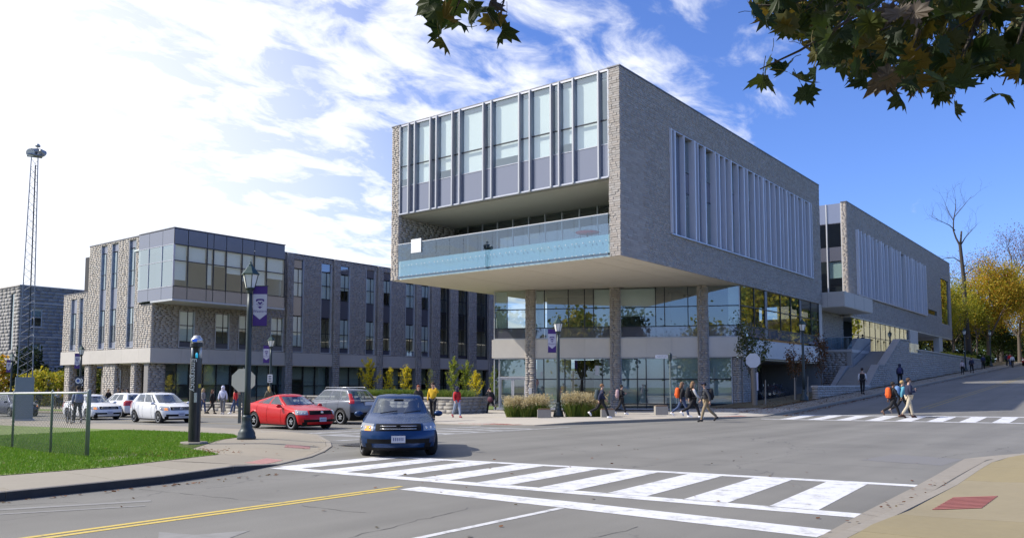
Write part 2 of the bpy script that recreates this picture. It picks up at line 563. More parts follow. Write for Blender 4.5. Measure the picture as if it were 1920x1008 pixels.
def drape(poly, dz, xs=(), ys=(), depth=0.0):
    """mesh of a flat polygon laid over the terrain, dz(x, y) above it, with optional skirt"""
    bm = bmesh.new()
    vs = [bm.verts.new((p[0], p[1], 0)) for p in poly]
    f = bm.faces.new(vs)
    bmesh.ops.triangulate(bm, faces=[f])
    def cuts(ax, vals):
        for c in vals:
            geom = bm.verts[:] + bm.edges[:] + bm.faces[:]
            co = (c, 0, 0) if ax == 0 else (0, c, 0)
            no = (1, 0, 0) if ax == 0 else (0, 1, 0)
            bmesh.ops.bisect_plane(bm, geom=geom, plane_co=co, plane_no=no, dist=1e-5)
    x0 = min(p[0] for p in poly); x1 = max(p[0] for p in poly)
    y0 = min(p[1] for p in poly); y1 = max(p[1] for p in poly)
    cuts(0, [c for c in (-76, -16, -24, -23.2, -22.4, -21.6, -20.5) + tuple(xs) if x0 < c < x1])
    cuts(1, [c for c in (38, 39, 40, 41, 42, 43, 44, 60, 80, 100, 112, 116, 121, 126, 130, 150, 165) + tuple(ys) if y0 < c < y1])
    for v in bm.verts:
        d = dz(v.co.x, v.co.y) if callable(dz) else dz
        v.co.z = hz(v.co.x, v.co.y) + d
    for f in bm.faces:
        f.normal_update()
        if f.normal.z < 0:
            f.normal_flip()
    if depth:
        be = [e for e in bm.edges if len(e.link_faces) == 1]
        r = bmesh.ops.extrude_edge_only(bm, edges=be)
        for g in r['geom']:
            if isinstance(g, bmesh.types.BMVert):
                g.co.z -= depth
    me = bpy.data.meshes.new('sheet')
    bm.to_mesh(me); bm.free()
    return me
def sheet(name, poly, dz, mat, parent=None, kind=None, **kw):
    me = drape(poly, dz, **kw)
    o = bpy.data.objects.new(name, me)
    COL.objects.link(o)
    me.materials.append(mat)
    o.parent = parent
    if parent is None:
        o['kind'] = kind or 'structure'
    elif kind:
        o['kind'] = kind
    return o
def clip(poly, nx, ny, c):
    """keep nx*x + ny*y >= c"""
    o = []
    for i in range(len(poly)):
        a, b = poly[i], poly[(i + 1) % len(poly)]
        da, db = nx*a[0] + ny*a[1] - c, nx*b[0] + ny*b[1] - c
        if da >= 0:
            o.append(a)
        if (da > 0) != (db > 0) and abs(da - db) > 1e-9:
            t = da / (da - db)
            o.append((a[0] + (b[0]-a[0])*t, a[1] + (b[1]-a[1])*t))
    q = []
    for p in o:
        if not q or math.dist(p, q[-1]) > 1e-3:
            q.append(p)
    if len(q) > 1 and math.dist(q[0], q[-1]) < 1e-3:
        q.pop()
    return q if len(q) >= 3 else None

# base ground sheet, out to the horizon
gx = [-900, -500, -300, -200, -150, -120, -100, -76, -60, -45, -30, -26, -24, -23.2, -22.4, -21.6, -20.5, -16, -10, 0, 20, 60, 200, 600]
gy = [-300, -100, -40, 0, 20, 34, 38, 39, 40, 41, 42, 43, 44, 60, 80, 100, 112, 116, 121, 126, 130, 150, 165, 180, 260, 500, 1500]
gm = MB()
for y in gy:
    for x in gx:
        gm.v.append((x, y, hz(x, y) - 0.03))
nxg = len(gx)
for j in range(len(gy) - 1):
    for i in range(nxg - 1):
        gm.f.append((j*nxg + i, j*nxg + i + 1, (j+1)*nxg + i + 1, (j+1)*nxg + i))
g = gm.build('ground', m_field); g['kind'] = 'structure'

road = sheet('road', [(-17, -60), (-1, -60), (-1, 19), (90, 19), (90, 40), (-2, 40), (-2, 320), (-17, 320), (-17, 44), (-27, 30),
                      (-260, 30), (-260, 16), (-27, 16), (-17, 9)], 0.0, m_asph)

# ---- painted markings: each a thin sheet of paint, part of the road
def strip(name, a, b, wd, mat, dz=0.004):
    ax, ay = a; bx_, by_ = b
    L = math.hypot(bx_ - ax, by_ - ay)
    nx, ny = -(by_ - ay) / L * wd / 2, (bx_ - ax) / L * wd / 2
    return sheet(name, [(ax + nx, ay + ny), (ax - nx, ay - ny), (bx_ - nx, by_ - ny), (bx_ + nx, by_ + ny)], dz, mat, road)
def lerp(a, b, t):
    return a + (b - a) * t
# near crosswalk
def topY(x): return lerp(15.12, 13.5, (x + 3.1) / -11.3)
def botY(x): return lerp(11.25, 10.35, (x + 3.0) / -11.1)
sheet('crosswalk_line', [(-3.12, topY(-3.1) - .15), (-3.12, topY(-3.1) + .16), (-14.3, topY(-14.3) + .13), (-14.3, topY(-14.3) - .13)], 0.004, m_paint, road)
sheet('crosswalk_line', [(-2.98, botY(-3) - .2), (-2.98, botY(-3) + .2), (-14.15, botY(-14.1) + .17), (-14.15, botY(-14.1) - .17)], 0.004, m_paint, road)
for k in range(9):
    xa, xb = -4.53 - 1.235 * k, -3.87 - 1.235 * k
    s = 0.26 * (1 - k / 14)
    sheet('crosswalk_bar', [(xa, topY(xa) - .14), (xb, topY(xb) - .15), (xb + s, botY(xb) + .19), (xa + s, botY(xa) + .18)], 0.004, m_paint, road)
sheet('stop_line', [(-3.0, 9.38), (-2.98, 9.95), (-6.5, 10.02), (-9.66, 9.92), (-9.66, 9.45), (-6.4, 9.45)], 0.004, m_paint, road)
strip('lane_line', (-6.46, -30), (-6.47, 9.42), 0.11, wear(pmat('lane_white', (.6, .6, .6), .65, var=.15, scale=20), (.2, .195, .18), 4, .5, .68))
strip('centre_line', (-9.87, -30), (-9.93, 9.75), 0.10, m_yel)
strip('centre_line', (-9.69, -30), (-9.75, 9.45), 0.10, m_yel)
strip('centre_line', (-9.98, 49.5), (-9.9, 160), 0.10, m_yelw)
strip('centre_line', (-9.62, 49.7), (-9.5, 160), 0.10, m_yelw)
sheet('turn_arrow', [(-8.35, 5.75), (-8.6, 5.2), (-9.1, 5.05), (-8.75, 4.85), (-8.2, 4.75), (-8.05, 3.0), (-7.9, 3.0), (-7.95, 4.9), (-8.1, 5.3)], 0.004, pmat('faint_paint', (0.235, 0.23, 0.22), 0.8, var=0.3, scale=6), road)
# crosswalk over the hill street
for dY in (0.0, 3.7):
    strip('crosswalk_line', (-15.1, 39.35 + dY), (-3.5, 41.3 + dY), 0.3, m_paint)
for k in range(9):
    xa = -14.3 + 1.26 * k
    ya = 39.4 + (xa + 15.1) * 0.168
    sheet('crosswalk_bar', [(xa, ya + .15), (xa + .64, ya + .25), (xa + .64, ya + 3.65), (xa, ya + 3.55)], 0.004, m_paint, road)
# worn crosswalk over the side street
strip('crosswalk_line', (-22.75, 18.0), (-22.3, 26.6), 0.28, m_paintw)
strip('crosswalk_line', (-19.9, 16.6), (-18.6, 27.6), 0.28, m_paintw)
for k in range(6):
    y = 18.4 + 1.35 * k
    sheet('crosswalk_bar', [(-22.6 + .05*k, y), (-22.6 + .05*k, y + .6), (-19.8 + .16*k, y + .75), (-19.8 + .16*k, y + .15)], 0.004, m_paintw, road)
strip('lane_line', (-24.2, 17.9), (-24.0, 22.4), 0.45, m_paintw)
strip('centre_line', (-24.5, 22.7), (-140, 22.9), 0.12, m_yelw)
# pale salt-washed streaks in the near lane
strip('faded_marking', (-12.6, 4.2), (-11.6, 6.3), 0.16, MATS['faint_paint'])
strip('faded_marking', (-12.2, 4.0), (-11.2, 6.0), 0.10, MATS['faint_paint'])

# cracks, sealed seams and patches in the asphalt
m_crack = pmat('asphalt_crack', (0.095, 0.092, 0.086), .9, var=.3)
m_patch = pmat('asphalt_patch', (0.18, 0.175, 0.17), .85, var=.2, scale=40, bump=.003, bscale=140)
rc_ = random.Random(9)
def crack(pts, wd=.009):
    q = []
    for a, b in zip(pts, pts[1:]):
        n = max(2, int(math.dist(a, b) / .16))
        for i in range(n):
            q.append((lerp(a[0], b[0], i / n) + rc_.gauss(0, .028), lerp(a[1], b[1], i / n) + rc_.gauss(0, .028)))
    mb = MB()
    for a, b in zip(q, q[1:]):
        L = math.dist(a, b) + 1e-6
        w0 = wd * rc_.uniform(.3, 1.0)
        nx, ny = -(b[1] - a[1]) / L * w0, (b[0] - a[0]) / L * w0
        mb.poly([(a[0] + nx, a[1] + ny, hz(*a) + .003), (a[0] - nx, a[1] - ny, hz(*a) + .003), (b[0] - nx, b[1] - ny, hz(*b) + .003), (b[0] + nx, b[1] + ny, hz(*b) + .003)])
    mb.build('crack', m_crack, road, world=False)
for c_ in ([(-12.99, 6.86), (-11.91, 7.05), (-11.03, 7.13), (-10.19, 7.29), (-9.74, 7.37)], [(-9.51, 7.35), (-8.67, 7.39), (-8.13, 7.52)], [(-3.91, 20.95), (-3.71, 22.56), (-3.32, 23.86), (-3.02, 26.36)], [(-3.31, 25.42), (-2.76, 24.09)],
           [(-13.11, 18.02), (-11.32, 17.63), (-10.15, 17.74)], [(-13.0, 4.6), (-12.2, 5.7)], [(-7.2, 2.0), (-6.9, 5.0), (-7.5, 8.8)], [(-16.5, 24.5), (-12, 23.2), (-8, 24.4), (-4, 23.6)], [(-5.2, 3.2), (-4.9, 8.9)], [(-10.6, 16.5), (-6.1, 17.9), (-3.4, 18.2)], [(-14.5, 34.0), (-9, 35.2), (-5, 34.4)]):
    crack(c_)
for p_ in (((-17.2, 14.9), (-16.1, 15.6), (-16.6, 16.6), (-17.9, 15.8)), ((-5.2, 19.5), (-3.5, 19.2), (-3.4, 21.1), (-5.0, 21.6))):
    sheet('road_patch', list(p_), .0025, m_patch, road)

# storm drain at the corner
dr = thing('storm_drain', 'dark cast iron storm drain in the road beside the curved kerb', 'drain', (-17.55, 15.6, 0.004))
MB().box(-.42, .42, -.42, .42, 0.0, .012).build('frame', pmat('cast_iron', (0.06, 0.06, 0.065), 0.6, metal=0.4), dr, world=False)
for k in range(5):
    MB().box(-.34, .34, -.34 + .15*k, -.27 + .15*k, .012, .022).build('bar', MATS['cast_iron'], dr, world=False)

def kerb_run(parent, pts, inner_side, wd, top, h, step=2.4, shaded_face=False):
    """a row of kerb stones along a polyline; top(x, y) is the height over the terrain"""
    seg = []
    acc = [pts[0]]
    for a, b in zip(pts, pts[1:]):
        L = math.dist(a, b); n = max(1, round(L / step)) if L > step * 1.4 else 1
        for i in range(1, n + 1):
            acc.append((lerp(a[0], b[0], i / n), lerp(a[1], b[1], i / n)))
    nrm = []
    for i in range(len(acc)):
        a = acc[max(0, i - 1)]; b = acc[min(len(acc) - 1, i + 1)]
        L = math.dist(a, b)
        nrm.append((-(b[1]-a[1]) / L * inner_side, (b[0]-a[0]) / L * inner_side))
    m = []
    for i in range(len(acc) - 1):
        a, b = acc[i], acc[i + 1]
        L = math.dist(a, b); g = 0.005 / L
        q = []
        for t, (n0, p0) in ((g, (nrm[i], a)), (1 - g, (nrm[i + 1], b))):
            q.append(((lerp(a[0], b[0], t), lerp(a[1], b[1], t)), (lerp(nrm[i][0], nrm[i+1][0], t), lerp(nrm[i][1], nrm[i+1][1], t))))
        mb = MB()
        (pa, na), (pb, nb) = q
        o = [pa, pb, (pb[0] + nb[0]*wd, pb[1] + nb[1]*wd), (pa[0] + na[0]*wd, pa[1] + na[1]*wd)]
        bev = 0.02
        zt = [hz(*p) + top(*p) for p in o]
        zb = [hz(*p) - 0.06 for p in o]
        oi = [(pa[0] + na[0]*bev, pa[1] + na[1]*bev), (pb[0] + nb[0]*bev, pb[1] + nb[1]*bev)]
        V = [(*o[0], zb[0]), (*o[1], zb[1]), (*o[0], zt[0] - bev*.7), (*o[1], zt[1] - bev*.7), (*oi[0], zt[0]), (*oi[1], zt[1]), (*o[2], zt[2]), (*o[3], zt[3]), (*o[2], zb[2]), (*o[3], zb[3])]
        mb.v = V
        mb.f = [(0, 1, 3, 2), (2, 3, 5, 4), (4, 5, 6, 7), (7, 6, 8, 9), (0, 2, 4, 7, 9), (1, 8, 6, 5, 3)]
        if inner_side < 0:
            mb.f = [f[::-1] for f in mb.f]
        ko = mb.build('kerb_stone', m_kerb, parent, world=False)
        if shaded_face:
            ko.data.materials.append(m_kerbf); ko.data.polygons[0].material_index = 1  # front face takes the colour with its shade painted in
    return acc
def slabs(parent, poly, dirx, diry, offs, top, mat=None, name='paving_slab', gap=0.007, fine=()):
    """cut a pavement polygon into slabs by parallel joints at the given offsets"""
    for a, b in zip(offs, offs[1:]):
        q = clip(poly, dirx, diry, a + gap)
        if q:
            q = clip(q, -dirx, -diry, -(b - gap))
        if q:
            sheet(name, q, top, mat or m_walk, parent, depth=0.09, xs=fine[0] if fine else (), ys=fine[1] if fine else ())

# ---- south-west block: lawn corner
SWC = [(-13.2, -40), (-13.2, 0), (-13.3, 5), (-13.42, 7.5), (-13.95, 9.2), (-14.6, 10.75), (-15.5, 12.3), (-16.5, 13.5), (-17.9, 14.9), (-19.4, 16.1), (-21.4, 17.2), (-24, 17.9),
       (-28, 18.2), (-35, 18.4), (-52, 18.6), (-140, 18.6)]
SWI = [(-13.36, -40), (-13.36, 0), (-13.46, 5), (-13.58, 7.5), (-14.1, 9.25), (-14.75, 10.82), (-15.63, 12.2), (-16.62, 13.38), (-18.0, 14.77), (-19.5, 15.95), (-21.45, 17.03), (-24, 17.73),
       (-28, 18.03), (-35, 18.23), (-52, 18.43), (-140, 18.43)]
LAWN = [(-15.65, -40), (-15.6, 5.8), (-15.55, 7.6), (-15.95, 8.9), (-16.5, 10.5), (-17.5, 10.75), (-18.6, 11.05), (-19.5, 11.2), (-20.3, 11.8), (-20.9, 13.2), (-21.6, 13.9), (-22.1, 14.75), (-23.6, 15.5),
        (-27, 15.55), (-40, 14.7), (-140, 14.6)]
RAMP = [(-14.7, 10.9), (-15.5, 12.3), (-16.5, 13.5), (-17.9, 14.9), (-19.4, 16.1)]
def pdist(x, y, pl):
    d = 1e9
    for a, b in zip(pl, pl[1:]):
        L2 = (b[0]-a[0])**2 + (b[1]-a[1])**2
        t = max(0, min(1, ((x-a[0])*(b[0]-a[0]) + (y-a[1])*(b[1]-a[1])) / L2))
        d = min(d, math.hypot(x - a[0] - t*(b[0]-a[0]), y - a[1] - t*(b[1]-a[1])))
    return d
def sw_top(x, y):
    return 0.025 + 0.115 * ss(pdist(x, y, RAMP), 0.1, 1.9)
swalk = sheet('sidewalk', SWI + [(-140, 14.0), (-140, -40)], lambda x, y: sw_top(x, y) - 0.03, m_joint,
              xs=[-14.4 - .8*i for i in range(12)], ys=[8 + .8*i for i in range(12)])
kerb_run(swalk, SWC, 1, 0.16, sw_top, 0.14, shaded_face=True)
strip_poly = SWI[:5] + [(-14.3, 9.7)] + [LAWN[3], LAWN[2], LAWN[1], LAWN[0]]
slabs(swalk, strip_poly, 0, 1, [-40] + [-20 + 4 * i for i in range(5)] + [0.0, 1.7, 3.4, 5.1, 6.7, 8.25, 9.72], sw_top, fine=((), ()))
corner_poly = [(-14.35, 9.73)] + SWI[5:11] + [SWI[11], (-24, 15.53), LAWN[12], LAWN[11], LAWN[10], LAWN[9], LAWN[8], LAWN[7], LAWN[6], LAWN[5], LAWN[4], LAWN[3]]
cd = (-0.66, 0.75)
fx = [-14.8 - .6*i for i in range(14)]; fy = [10 + .6*i for i in range(13)]
c0 = min(p[0]*cd[0] + p[1]*cd[1] for p in corner_poly); c1 = max(p[0]*cd[0] + p[1]*cd[1] for p in corner_poly)
slabs(swalk, corner_poly, *cd, [c0 + (c1 - c0) * i / 6 for i in range(7)], sw_top, fine=(fx, fy))
slabs(swalk, [(-24.02, 17.72)] + SWI[12:] + [(-140, 14.6), (-40, 14.7), (-27, 15.55), (-24.02, 15.53)], -1, 0,
      [24.0 + 1.9 * i for i in range(15)] + [60, 80, 140], sw_top)
lawn = sheet('lawn', LAWN + [(-140, -40)], lambda x, y: sw_top(x, y) + 0.008, m_turf)
sheet('worn_patch', [(-16.7, 7.95), (-17.2, 8.1), (-17.8, 8.7), (-18.2, 9.3), (-18.35, 9.55), (-17.9, 9.4), (-17.4, 8.85), (-16.95, 8.35)], lambda x, y: sw_top(x, y) + 0.016, m_dirt, lawn)

def tact(parent, p, q, rr, top, mat):
    """tactile ribs: a patch p + a*q + b*rr"""
    for i in range(9):
        a0, a1 = i / 9 + .02, (i + 1) / 9 - .02
        P = lambda a, b: (p[0] + q[0]*a + rr[0]*b, p[1] + q[1]*a + rr[1]*b)
        sheet('tactile_rib', [P(a0, 0), P(a1, 0), P(a1, 1), P(a0, 1)], lambda x, y: top(x, y) + 0.006, mat, parent, depth=0.01)
tact(swalk, (-14.55, 10.25), (-0.62, 1.0), (-0.45, -0.1), lambda x, y: sw_top(x, y) + .004, m_tactw)
tact(swalk, (-17.3, 13.65), (-0.75, 0.62), (-0.42, -.48), lambda x, y: sw_top(x, y) + .004, m_tactw)

# grass blades on the near lawn
def grass_stuff(name, poly, n, top, mat, parent=None, hmin=.03, hmax=.07, wd=.008, kind='stuff', label=None):
    xs = np.array([p[0] for p in poly]); ys = np.array([p[1] for p in poly])
    P = []
    need = n
    while need > 0:
        x = rng.uniform(xs.min(), xs.max(), need * 3); y = rng.uniform(ys.min(), ys.max(), need * 3)
        ins = np.zeros(len(x), bool)
        k = len(poly)
        for i in range(k):
            x0, y0 = poly[i]; x1, y1 = poly[(i + 1) % k]
            c = ((y0 > y) != (y1 > y)) & (x < (x1 - x0) * (y - y0) / ((y1 - y0) + 1e-12) + x0)
            ins ^= c
        q = np.stack([x[ins], y[ins]], 1)[:need]
        P.append(q); need -= len(q)
    P = np.concatenate(P)
    z = np.array([hz(a, b) + (top(a, b) if callable(top) else top) for a, b in P])
    m = len(P)
    ang = rng.uniform(0, 2*np.pi, m); h = rng.uniform(hmin, hmax, m); le = rng.normal(0, .35, (m, 2)) * h[:, None]
    c, s_ = np.cos(ang) * wd, np.sin(ang) * wd
    V = np.empty((m, 3, 3))
    V[:, 0] = np.stack([P[:, 0] - c, P[:, 1] - s_, z], 1)
    V[:, 1] = np.stack([P[:, 0] + c, P[:, 1] + s_, z], 1)
    V[:, 2] = np.stack([P[:, 0] + le[:, 0], P[:, 1] + le[:, 1], z + h], 1)
    o = np_mesh(name, V.reshape(-1, 3), np.arange(3*m).reshape(-1, 3), mat, parent, kind=kind)
    if label:
        tag(o, label, 'grass')
    return o
m_blade = leafmat('grass_blade', (0.10, 0.23, 0.014), (0.15, 0.31, 0.02), (0.24, 0.31, 0.04), trans=0.3)
grass_stuff('grass', [p for p in LAWN[1:14]] + [(-30, 15.2), (-30, 5.5)], 100000, lambda x, y: sw_top(x, y) + .008, m_blade, hmin=.025, hmax=.065, wd=.009,
            label='short green grass on the corner lawn behind the fence')

# ---- south-east block: the pavement the camera stands on
SEC = [(-2.72, -40), (-2.72, 9.4), (-2.78, 11.3), (-2.78, 15.5), (-2.88, 18.5), (-2.92, 20.4), (-2.75, 21.7), (-2.3, 23.0), (-1.3, 24.6), (1, 26), (6, 26.6), (90, 26.6)]
def se_top(x, y):
    r = ss(y, 9.8, 12.0) * (1 - ss(y, 20.5, 23.5))
    return 0.11 - 0.085 * r * (1 - 0.75 * ss(x, -2.6, -0.6))
esw = sheet('sidewalk', SEC + [(90, -40)], lambda x, y: se_top(x, y) - .03, m_joint, xs=[-2.2, -1.6, -1, -.4], ys=[8, 9, 10, 11, 12, 13, 20, 21, 22, 23, 24])
kerb_run(esw, SEC, -1, 0.17, se_top, 0.11, step=3.0)
SEI = [(x + .175, y) for x, y in SEC[:7]] + [(-2.17, 22.85), (-1.2, 24.4), (1.05, 25.8), (6, 26.42), (40, 26.42)]
slabs(esw, SEI + [(40, -3), (-2.5, -3)], 0, 1, [-3, -1.2, .6, 2.4, 4.2, 6.0, 7.7, 9.45, 11.42, 16.3, 19.2, 22.2, 26.42], se_top, mat=m_walk2, fine=((-2.2, -1.6, -1, -.4), (10, 11, 12, 13, 20, 21, 22, 23, 24)))
gut = []
for a, b in zip([(-3.02, -40), (-2.98, 9.4), (-3.06, 11.4), (-3.14, 14.7), (-3.22, 17), (-3.40, 21.2), (-3.02, 22.5), (-2.6, 23.6)], [(-2.73, -40), (-2.73, 9.4), (-2.79, 11.3), (-2.79, 14.7), (-2.86, 17), (-2.94, 21.2), (-2.77, 21.9), (-2.35, 23.1)]):
    gut.append((a, b))
for (a, b), (c, d) in zip(gut, gut[1:]):
    sheet('gutter_pan', [(a[0], a[1] + .006), (b[0] - .012, b[1] + .006), (d[0] - .012, d[1] - .006), (c[0], c[1] - .006)], 0.007, m_kerb, esw)
tact(esw, (-2.36, 12.15), (0.0, 1.55), (0.52, 0.42), lambda x, y: se_top(x, y) + .004, m_tact)

# ---- north-west block: the plaza and pavement round the buildings
NWC = [(-260, 27.6), (-140, 27.6), (-60, 27.6), (-30, 27.8), (-25.5, 27.2), (-22.8, 27.1), (-20.6, 28.0), (-19.4, 30.0), (-18.4, 33.0), (-17.0, 37.2), (-15.75, 41.2), (-15.25, 45), (-15.2, 60), (-15.2, 120), (-15.2, 320)]
def nw_top(x, y):
    r = 1 - ss(pdist(x, y, [(-25, 27.2), (-20.6, 28)]), .4, 2.2)
    r2 = 1 - ss(pdist(x, y, [(-16.4, 39), (-15.6, 42)]), .3, 2.0)
    return 0.13 - 0.10 * max(r, r2)
NWI = [(-260, 27.76), (-140, 27.76), (-60, 27.76), (-30, 27.96), (-25.5, 27.37), (-22.85, 27.27), (-20.72, 28.14), (-19.55, 30.07), (-18.55, 33.06), (-17.16, 37.26), (-15.91, 41.25), (-15.41, 45), (-15.36, 60), (-15.36, 120), (-15.36, 320)]
plaza = sheet('plaza', NWI + [(-16.9, 320), (-16.9, 140), (-260, 140)], lambda x, y: nw_top(x, y) - .03, m_joint, xs=[-25, -24, -23, -22, -21, -20, -19, -18, -17], ys=[29, 30, 31, 32, 33, 36])
kerb_run(plaza, NWC[2:], 1, 0.165, nw_top, .13, step=3.5)
hp = [(-15.38, 46), (-15.37, 60), (-15.36, 180), (-17.1, 180), (-17.1, 46)]
slabs(plaza, hp, 0, 1, [46 + 1.8*i for i in range(26)] + [98, 108, 120, 180], 0.13)
cp = NWI[3:12] + [(-15.4, 45.98), (-18.2, 45.98), (-20.6, 44.6), (-24, 47), (-30, 41.5), (-36.5, 44.0), (-46, 40), (-46, 28.0)]
fxs, fys = [-27, -26, -25, -24, -23, -22, -21, -20, -19, -18, -17], [29, 30, 31, 32, 38]
offs = [-16 - 24.0 + 0.0]
for d_, rng_ in (((0.53, 0.85), None),):
    q0 = min(p[0]*d_[0] + p[1]*d_[1] for p in cp); q1 = max(p[0]*d_[0] + p[1]*d_[1] for p in cp)
    n_ = int((q1 - q0) / 2.0)
    slabs(plaza, cp, *d_, [q0 + (q1 - q0) * i / n_ for i in range(n_ + 1)], nw_top, mat=m_walk3, fine=(fxs, fys))
slabs(plaza, [(-46.03, 27.95), (-46.03, 34.5), (-92, 34.5), (-92, 27.76), (-60, 27.76)], -1, 0, [46.0 + 3.0*i for i in range(16)], 0.13)
sheet('lawn', [(-57, 28.6), (-57, 31.2), (-120, 31.5), (-120, 28.4)], .15, m_turf)
sheet('lawn', [(-37.5, 44.5), (-36.9, 45.4), (-40, 51.5), (-47, 56), (-52, 50), (-52, 43.8)], .145, m_turf)
verge = sheet('verge', [(-17.12, 46), (-17.12, 320), (-60, 320), (-60, 132), (-21.6, 132), (-21.6, 46), (-18.2, 46)], .15, m_earth)
tact(plaza, (-24.6, 27.55), (3.2, .15), (0.1, .62), lambda x, y: nw_top(x, y) + .004, m_tact)
tact(plaza, (-17.0, 38.4), (.75, 2.3), (-.55, .2), lambda x, y: nw_top(x, y) + .004, m_tact)

# ---------------------------------------------------------------- wall builders
def cells(U0, U1, V0, V1, holes):
    us = sorted({U0, U1, *[h[i] for h in holes for i in (0, 1) if U0 < h[i] < U1]})
    vs = sorted({V0, V1, *[h[i] for h in holes for i in (2, 3) if V0 < h[i] < V1]})
    for b0, b1 in zip(vs, vs[1:]):
        run = None
        for a0, a1 in zip(us, us[1:]):
            m = ((a0 + a1) / 2, (b0 + b1) / 2)
            if any(h[0] < m[0] < h[1] and h[2] < m[1] < h[3] for h in holes):
                if run: yield run
                run = None
            else:
                run = (run[0], a1, b0, b1) if run else (a0, a1, b0, b1)
        if run: yield run
Z3 = Vector((0, 0, 1))
def backing(root, name, o, u, n, U0, U1, V0, V1, holes, thick, mat, c1=0.0):
    mb = MB()
    for a0, a1, b0, b1 in cells(U0, U1, V0, V1, holes):
        mb.obox(o, u, Z3, n, a0, a1, b0, b1, -thick, c1)
    return mb.build(name, mat, root)
_brick_mesh = {}
def brickwork(root, parent, o, u, n, U0, U1, V0, V1, holes=(), course=0.15, lens=(0.28, 0.7), proud=(0.006, 0.03), single=None, mask=None, mat=None, gap=0.010, name='stone', seed=1, jlen=None):
    """coursed stones; single(a, b) picks those that become pieces of their own, the rest is one joined part"""
    rr = random.Random(seed)
    mat = mat or m_stone
    V = []; F = []
    o = Vector(o); u = Vector(u); n = Vector(n)
    off = Vector(root.location)
    rot = math.atan2(u.y, u.x)
    nc = max(1, round((V1 - V0) / course)); ch = (V1 - V0) / nc
    nsingle = 0
    for c in range(nc):
        b0 = V0 + c * ch; b1 = b0 + ch; bm_ = (b0 + b1) / 2
        iv = [(U0, U1)]
        for h in holes:
            if h[2] < bm_ < h[3]:
                nv = []
                for a, b in iv:
                    if h[1] <= a or h[0] >= b: nv.append((a, b)); continue
                    if h[0] > a: nv.append((a, h[0]))
                    if h[1] < b: nv.append((h[1], b))
                iv = nv
        for a, b in iv:
            x = a
            first = True
            while x < b - 1e-4:
                L = rr.uniform(*lens)
                if first: L *= rr.uniform(0.4, 1.0); first = False
                e = x + L
                if b - e < lens[0] * 0.6: e = b
                d = rr.uniform(*proud)
                if mask and not (mask(x, b1) and mask(e, b1)):
                    x = e; continue
                u0, u1, v0, v1 = x + gap/2, e - gap/2, b0 + gap/2, b1 - gap/2
                cen = o + u * ((u0 + u1) / 2) + Z3 * ((v0 + v1) / 2)
                if single and nsingle < 300 and single((u0 + u1) / 2, bm_):
                    key = (round((u1 - u0) * 20), round(ch, 3))
                    if key not in _brick_mesh:
                        hl = key[0] / 40.0 - 0.002; hh = (v1 - v0) / 2
                        q = MB(); i_ = 0.006
                        q.v = [(-hl, 0.05, -hh), (hl, 0.05, -hh), (hl, 0.05, hh), (-hl, 0.05, hh), (-hl, -.012, -hh), (hl, -.012, -hh), (hl, -.012, hh), (-hl, -.012, hh),
                               (-hl + i_, -.02, -hh + i_), (hl - i_, -.02, -hh + i_), (hl - i_, -.02, hh - i_), (-hl + i_, -.02, hh - i_)]
                        q.f = [(0, 3, 2, 1)[::-1][::-1], (0, 1, 5, 4), (1, 2, 6, 5), (2, 3, 7, 6), (3, 0, 4, 7), (4, 5, 9, 8), (5, 6, 10, 9), (6, 7, 11, 10), (7, 4, 8, 11), (8, 9, 10, 11)]
                        _brick_mesh[key] = q.mesh('stone')
                        _brick_mesh[key].materials.append(mat)
                    p = cen + n * (d - 0.02) - off
                    put(name, _brick_mesh[key], mat, parent, p, (0, 0, rot))
                    nsingle += 1
                else:
                    base = len(V)
                    t1, t2 = rr.uniform(-.5, .5) * d * .6, rr.uniform(-.5, .5) * d * .6
                    for (aa, bb, cc) in ((u0, v0, -.03), (u1, v0, -.03), (u1, v1, -.03), (u0, v1, -.03), (u0, v0, d + t1), (u1, v0, d + t2), (u1, v1, d - t1), (u0, v1, d - t2)):
                        p = o + u * aa + Z3 * bb + n * cc - off
                        V.append((p.x, p.y, p.z))
                    F += [(base, base+1, base+5, base+4), (base+1, base+2, base+6, base+5), (base+2, base+3, base+7, base+6), (base+3, base, base+4, base+7), (base+4, base+5, base+6, base+7)]
                x = e
    if V:
        return np_mesh('stonework', V, F, mat, parent, kind='stuff')
def pane(root, name, o, u, n, a0, a1, b0, b1, c, mat, th=0.02, parent=None):
    return MB().obox(o, u, Z3, n, a0, a1, b0, b1, c - th, c).build(name, mat, parent or root)
def bar(root, name, o, u, n, a0, a1, b0, b1, c0, c1, mat, parent=None):
    return MB().obox(o, u, Z3, n, a0, a1, b0, b1, c0, c1).build(name, mat, parent or root)

PX, PY = Vector((1, 0, 0)), Vector((0, 1, 0))
# ---------------------------------------------------------------- the corner building
XR, YF, XL, YE = -21.4, 36.75, -38.6, 70.0
ZB, ZT = 8.4, 18.55
B = thing('corner_building', 'grey stone university building with a cantilevered glazed box over the street corner', 'building', (-30, 50, 0))
off = B.location

# --- right-hand stone wall (faces the hill street)
o = Vector((XR, 0, 0))
holeR = [(42.4, 67.75, 10.36, 16.6)]
backing(B, 'wall', o, PY, PX, YF + .002, YE, ZB + .104, ZT, holeR, 0.69, m_mortar, c1=-0.002)
brickwork(B, B, o, PY, PX, YF, YE, ZB, ZT, holeR, course=.125, lens=(.25, .65), proud=(.004, .022), seed=3, single=lambda a, b: a < 39.4)
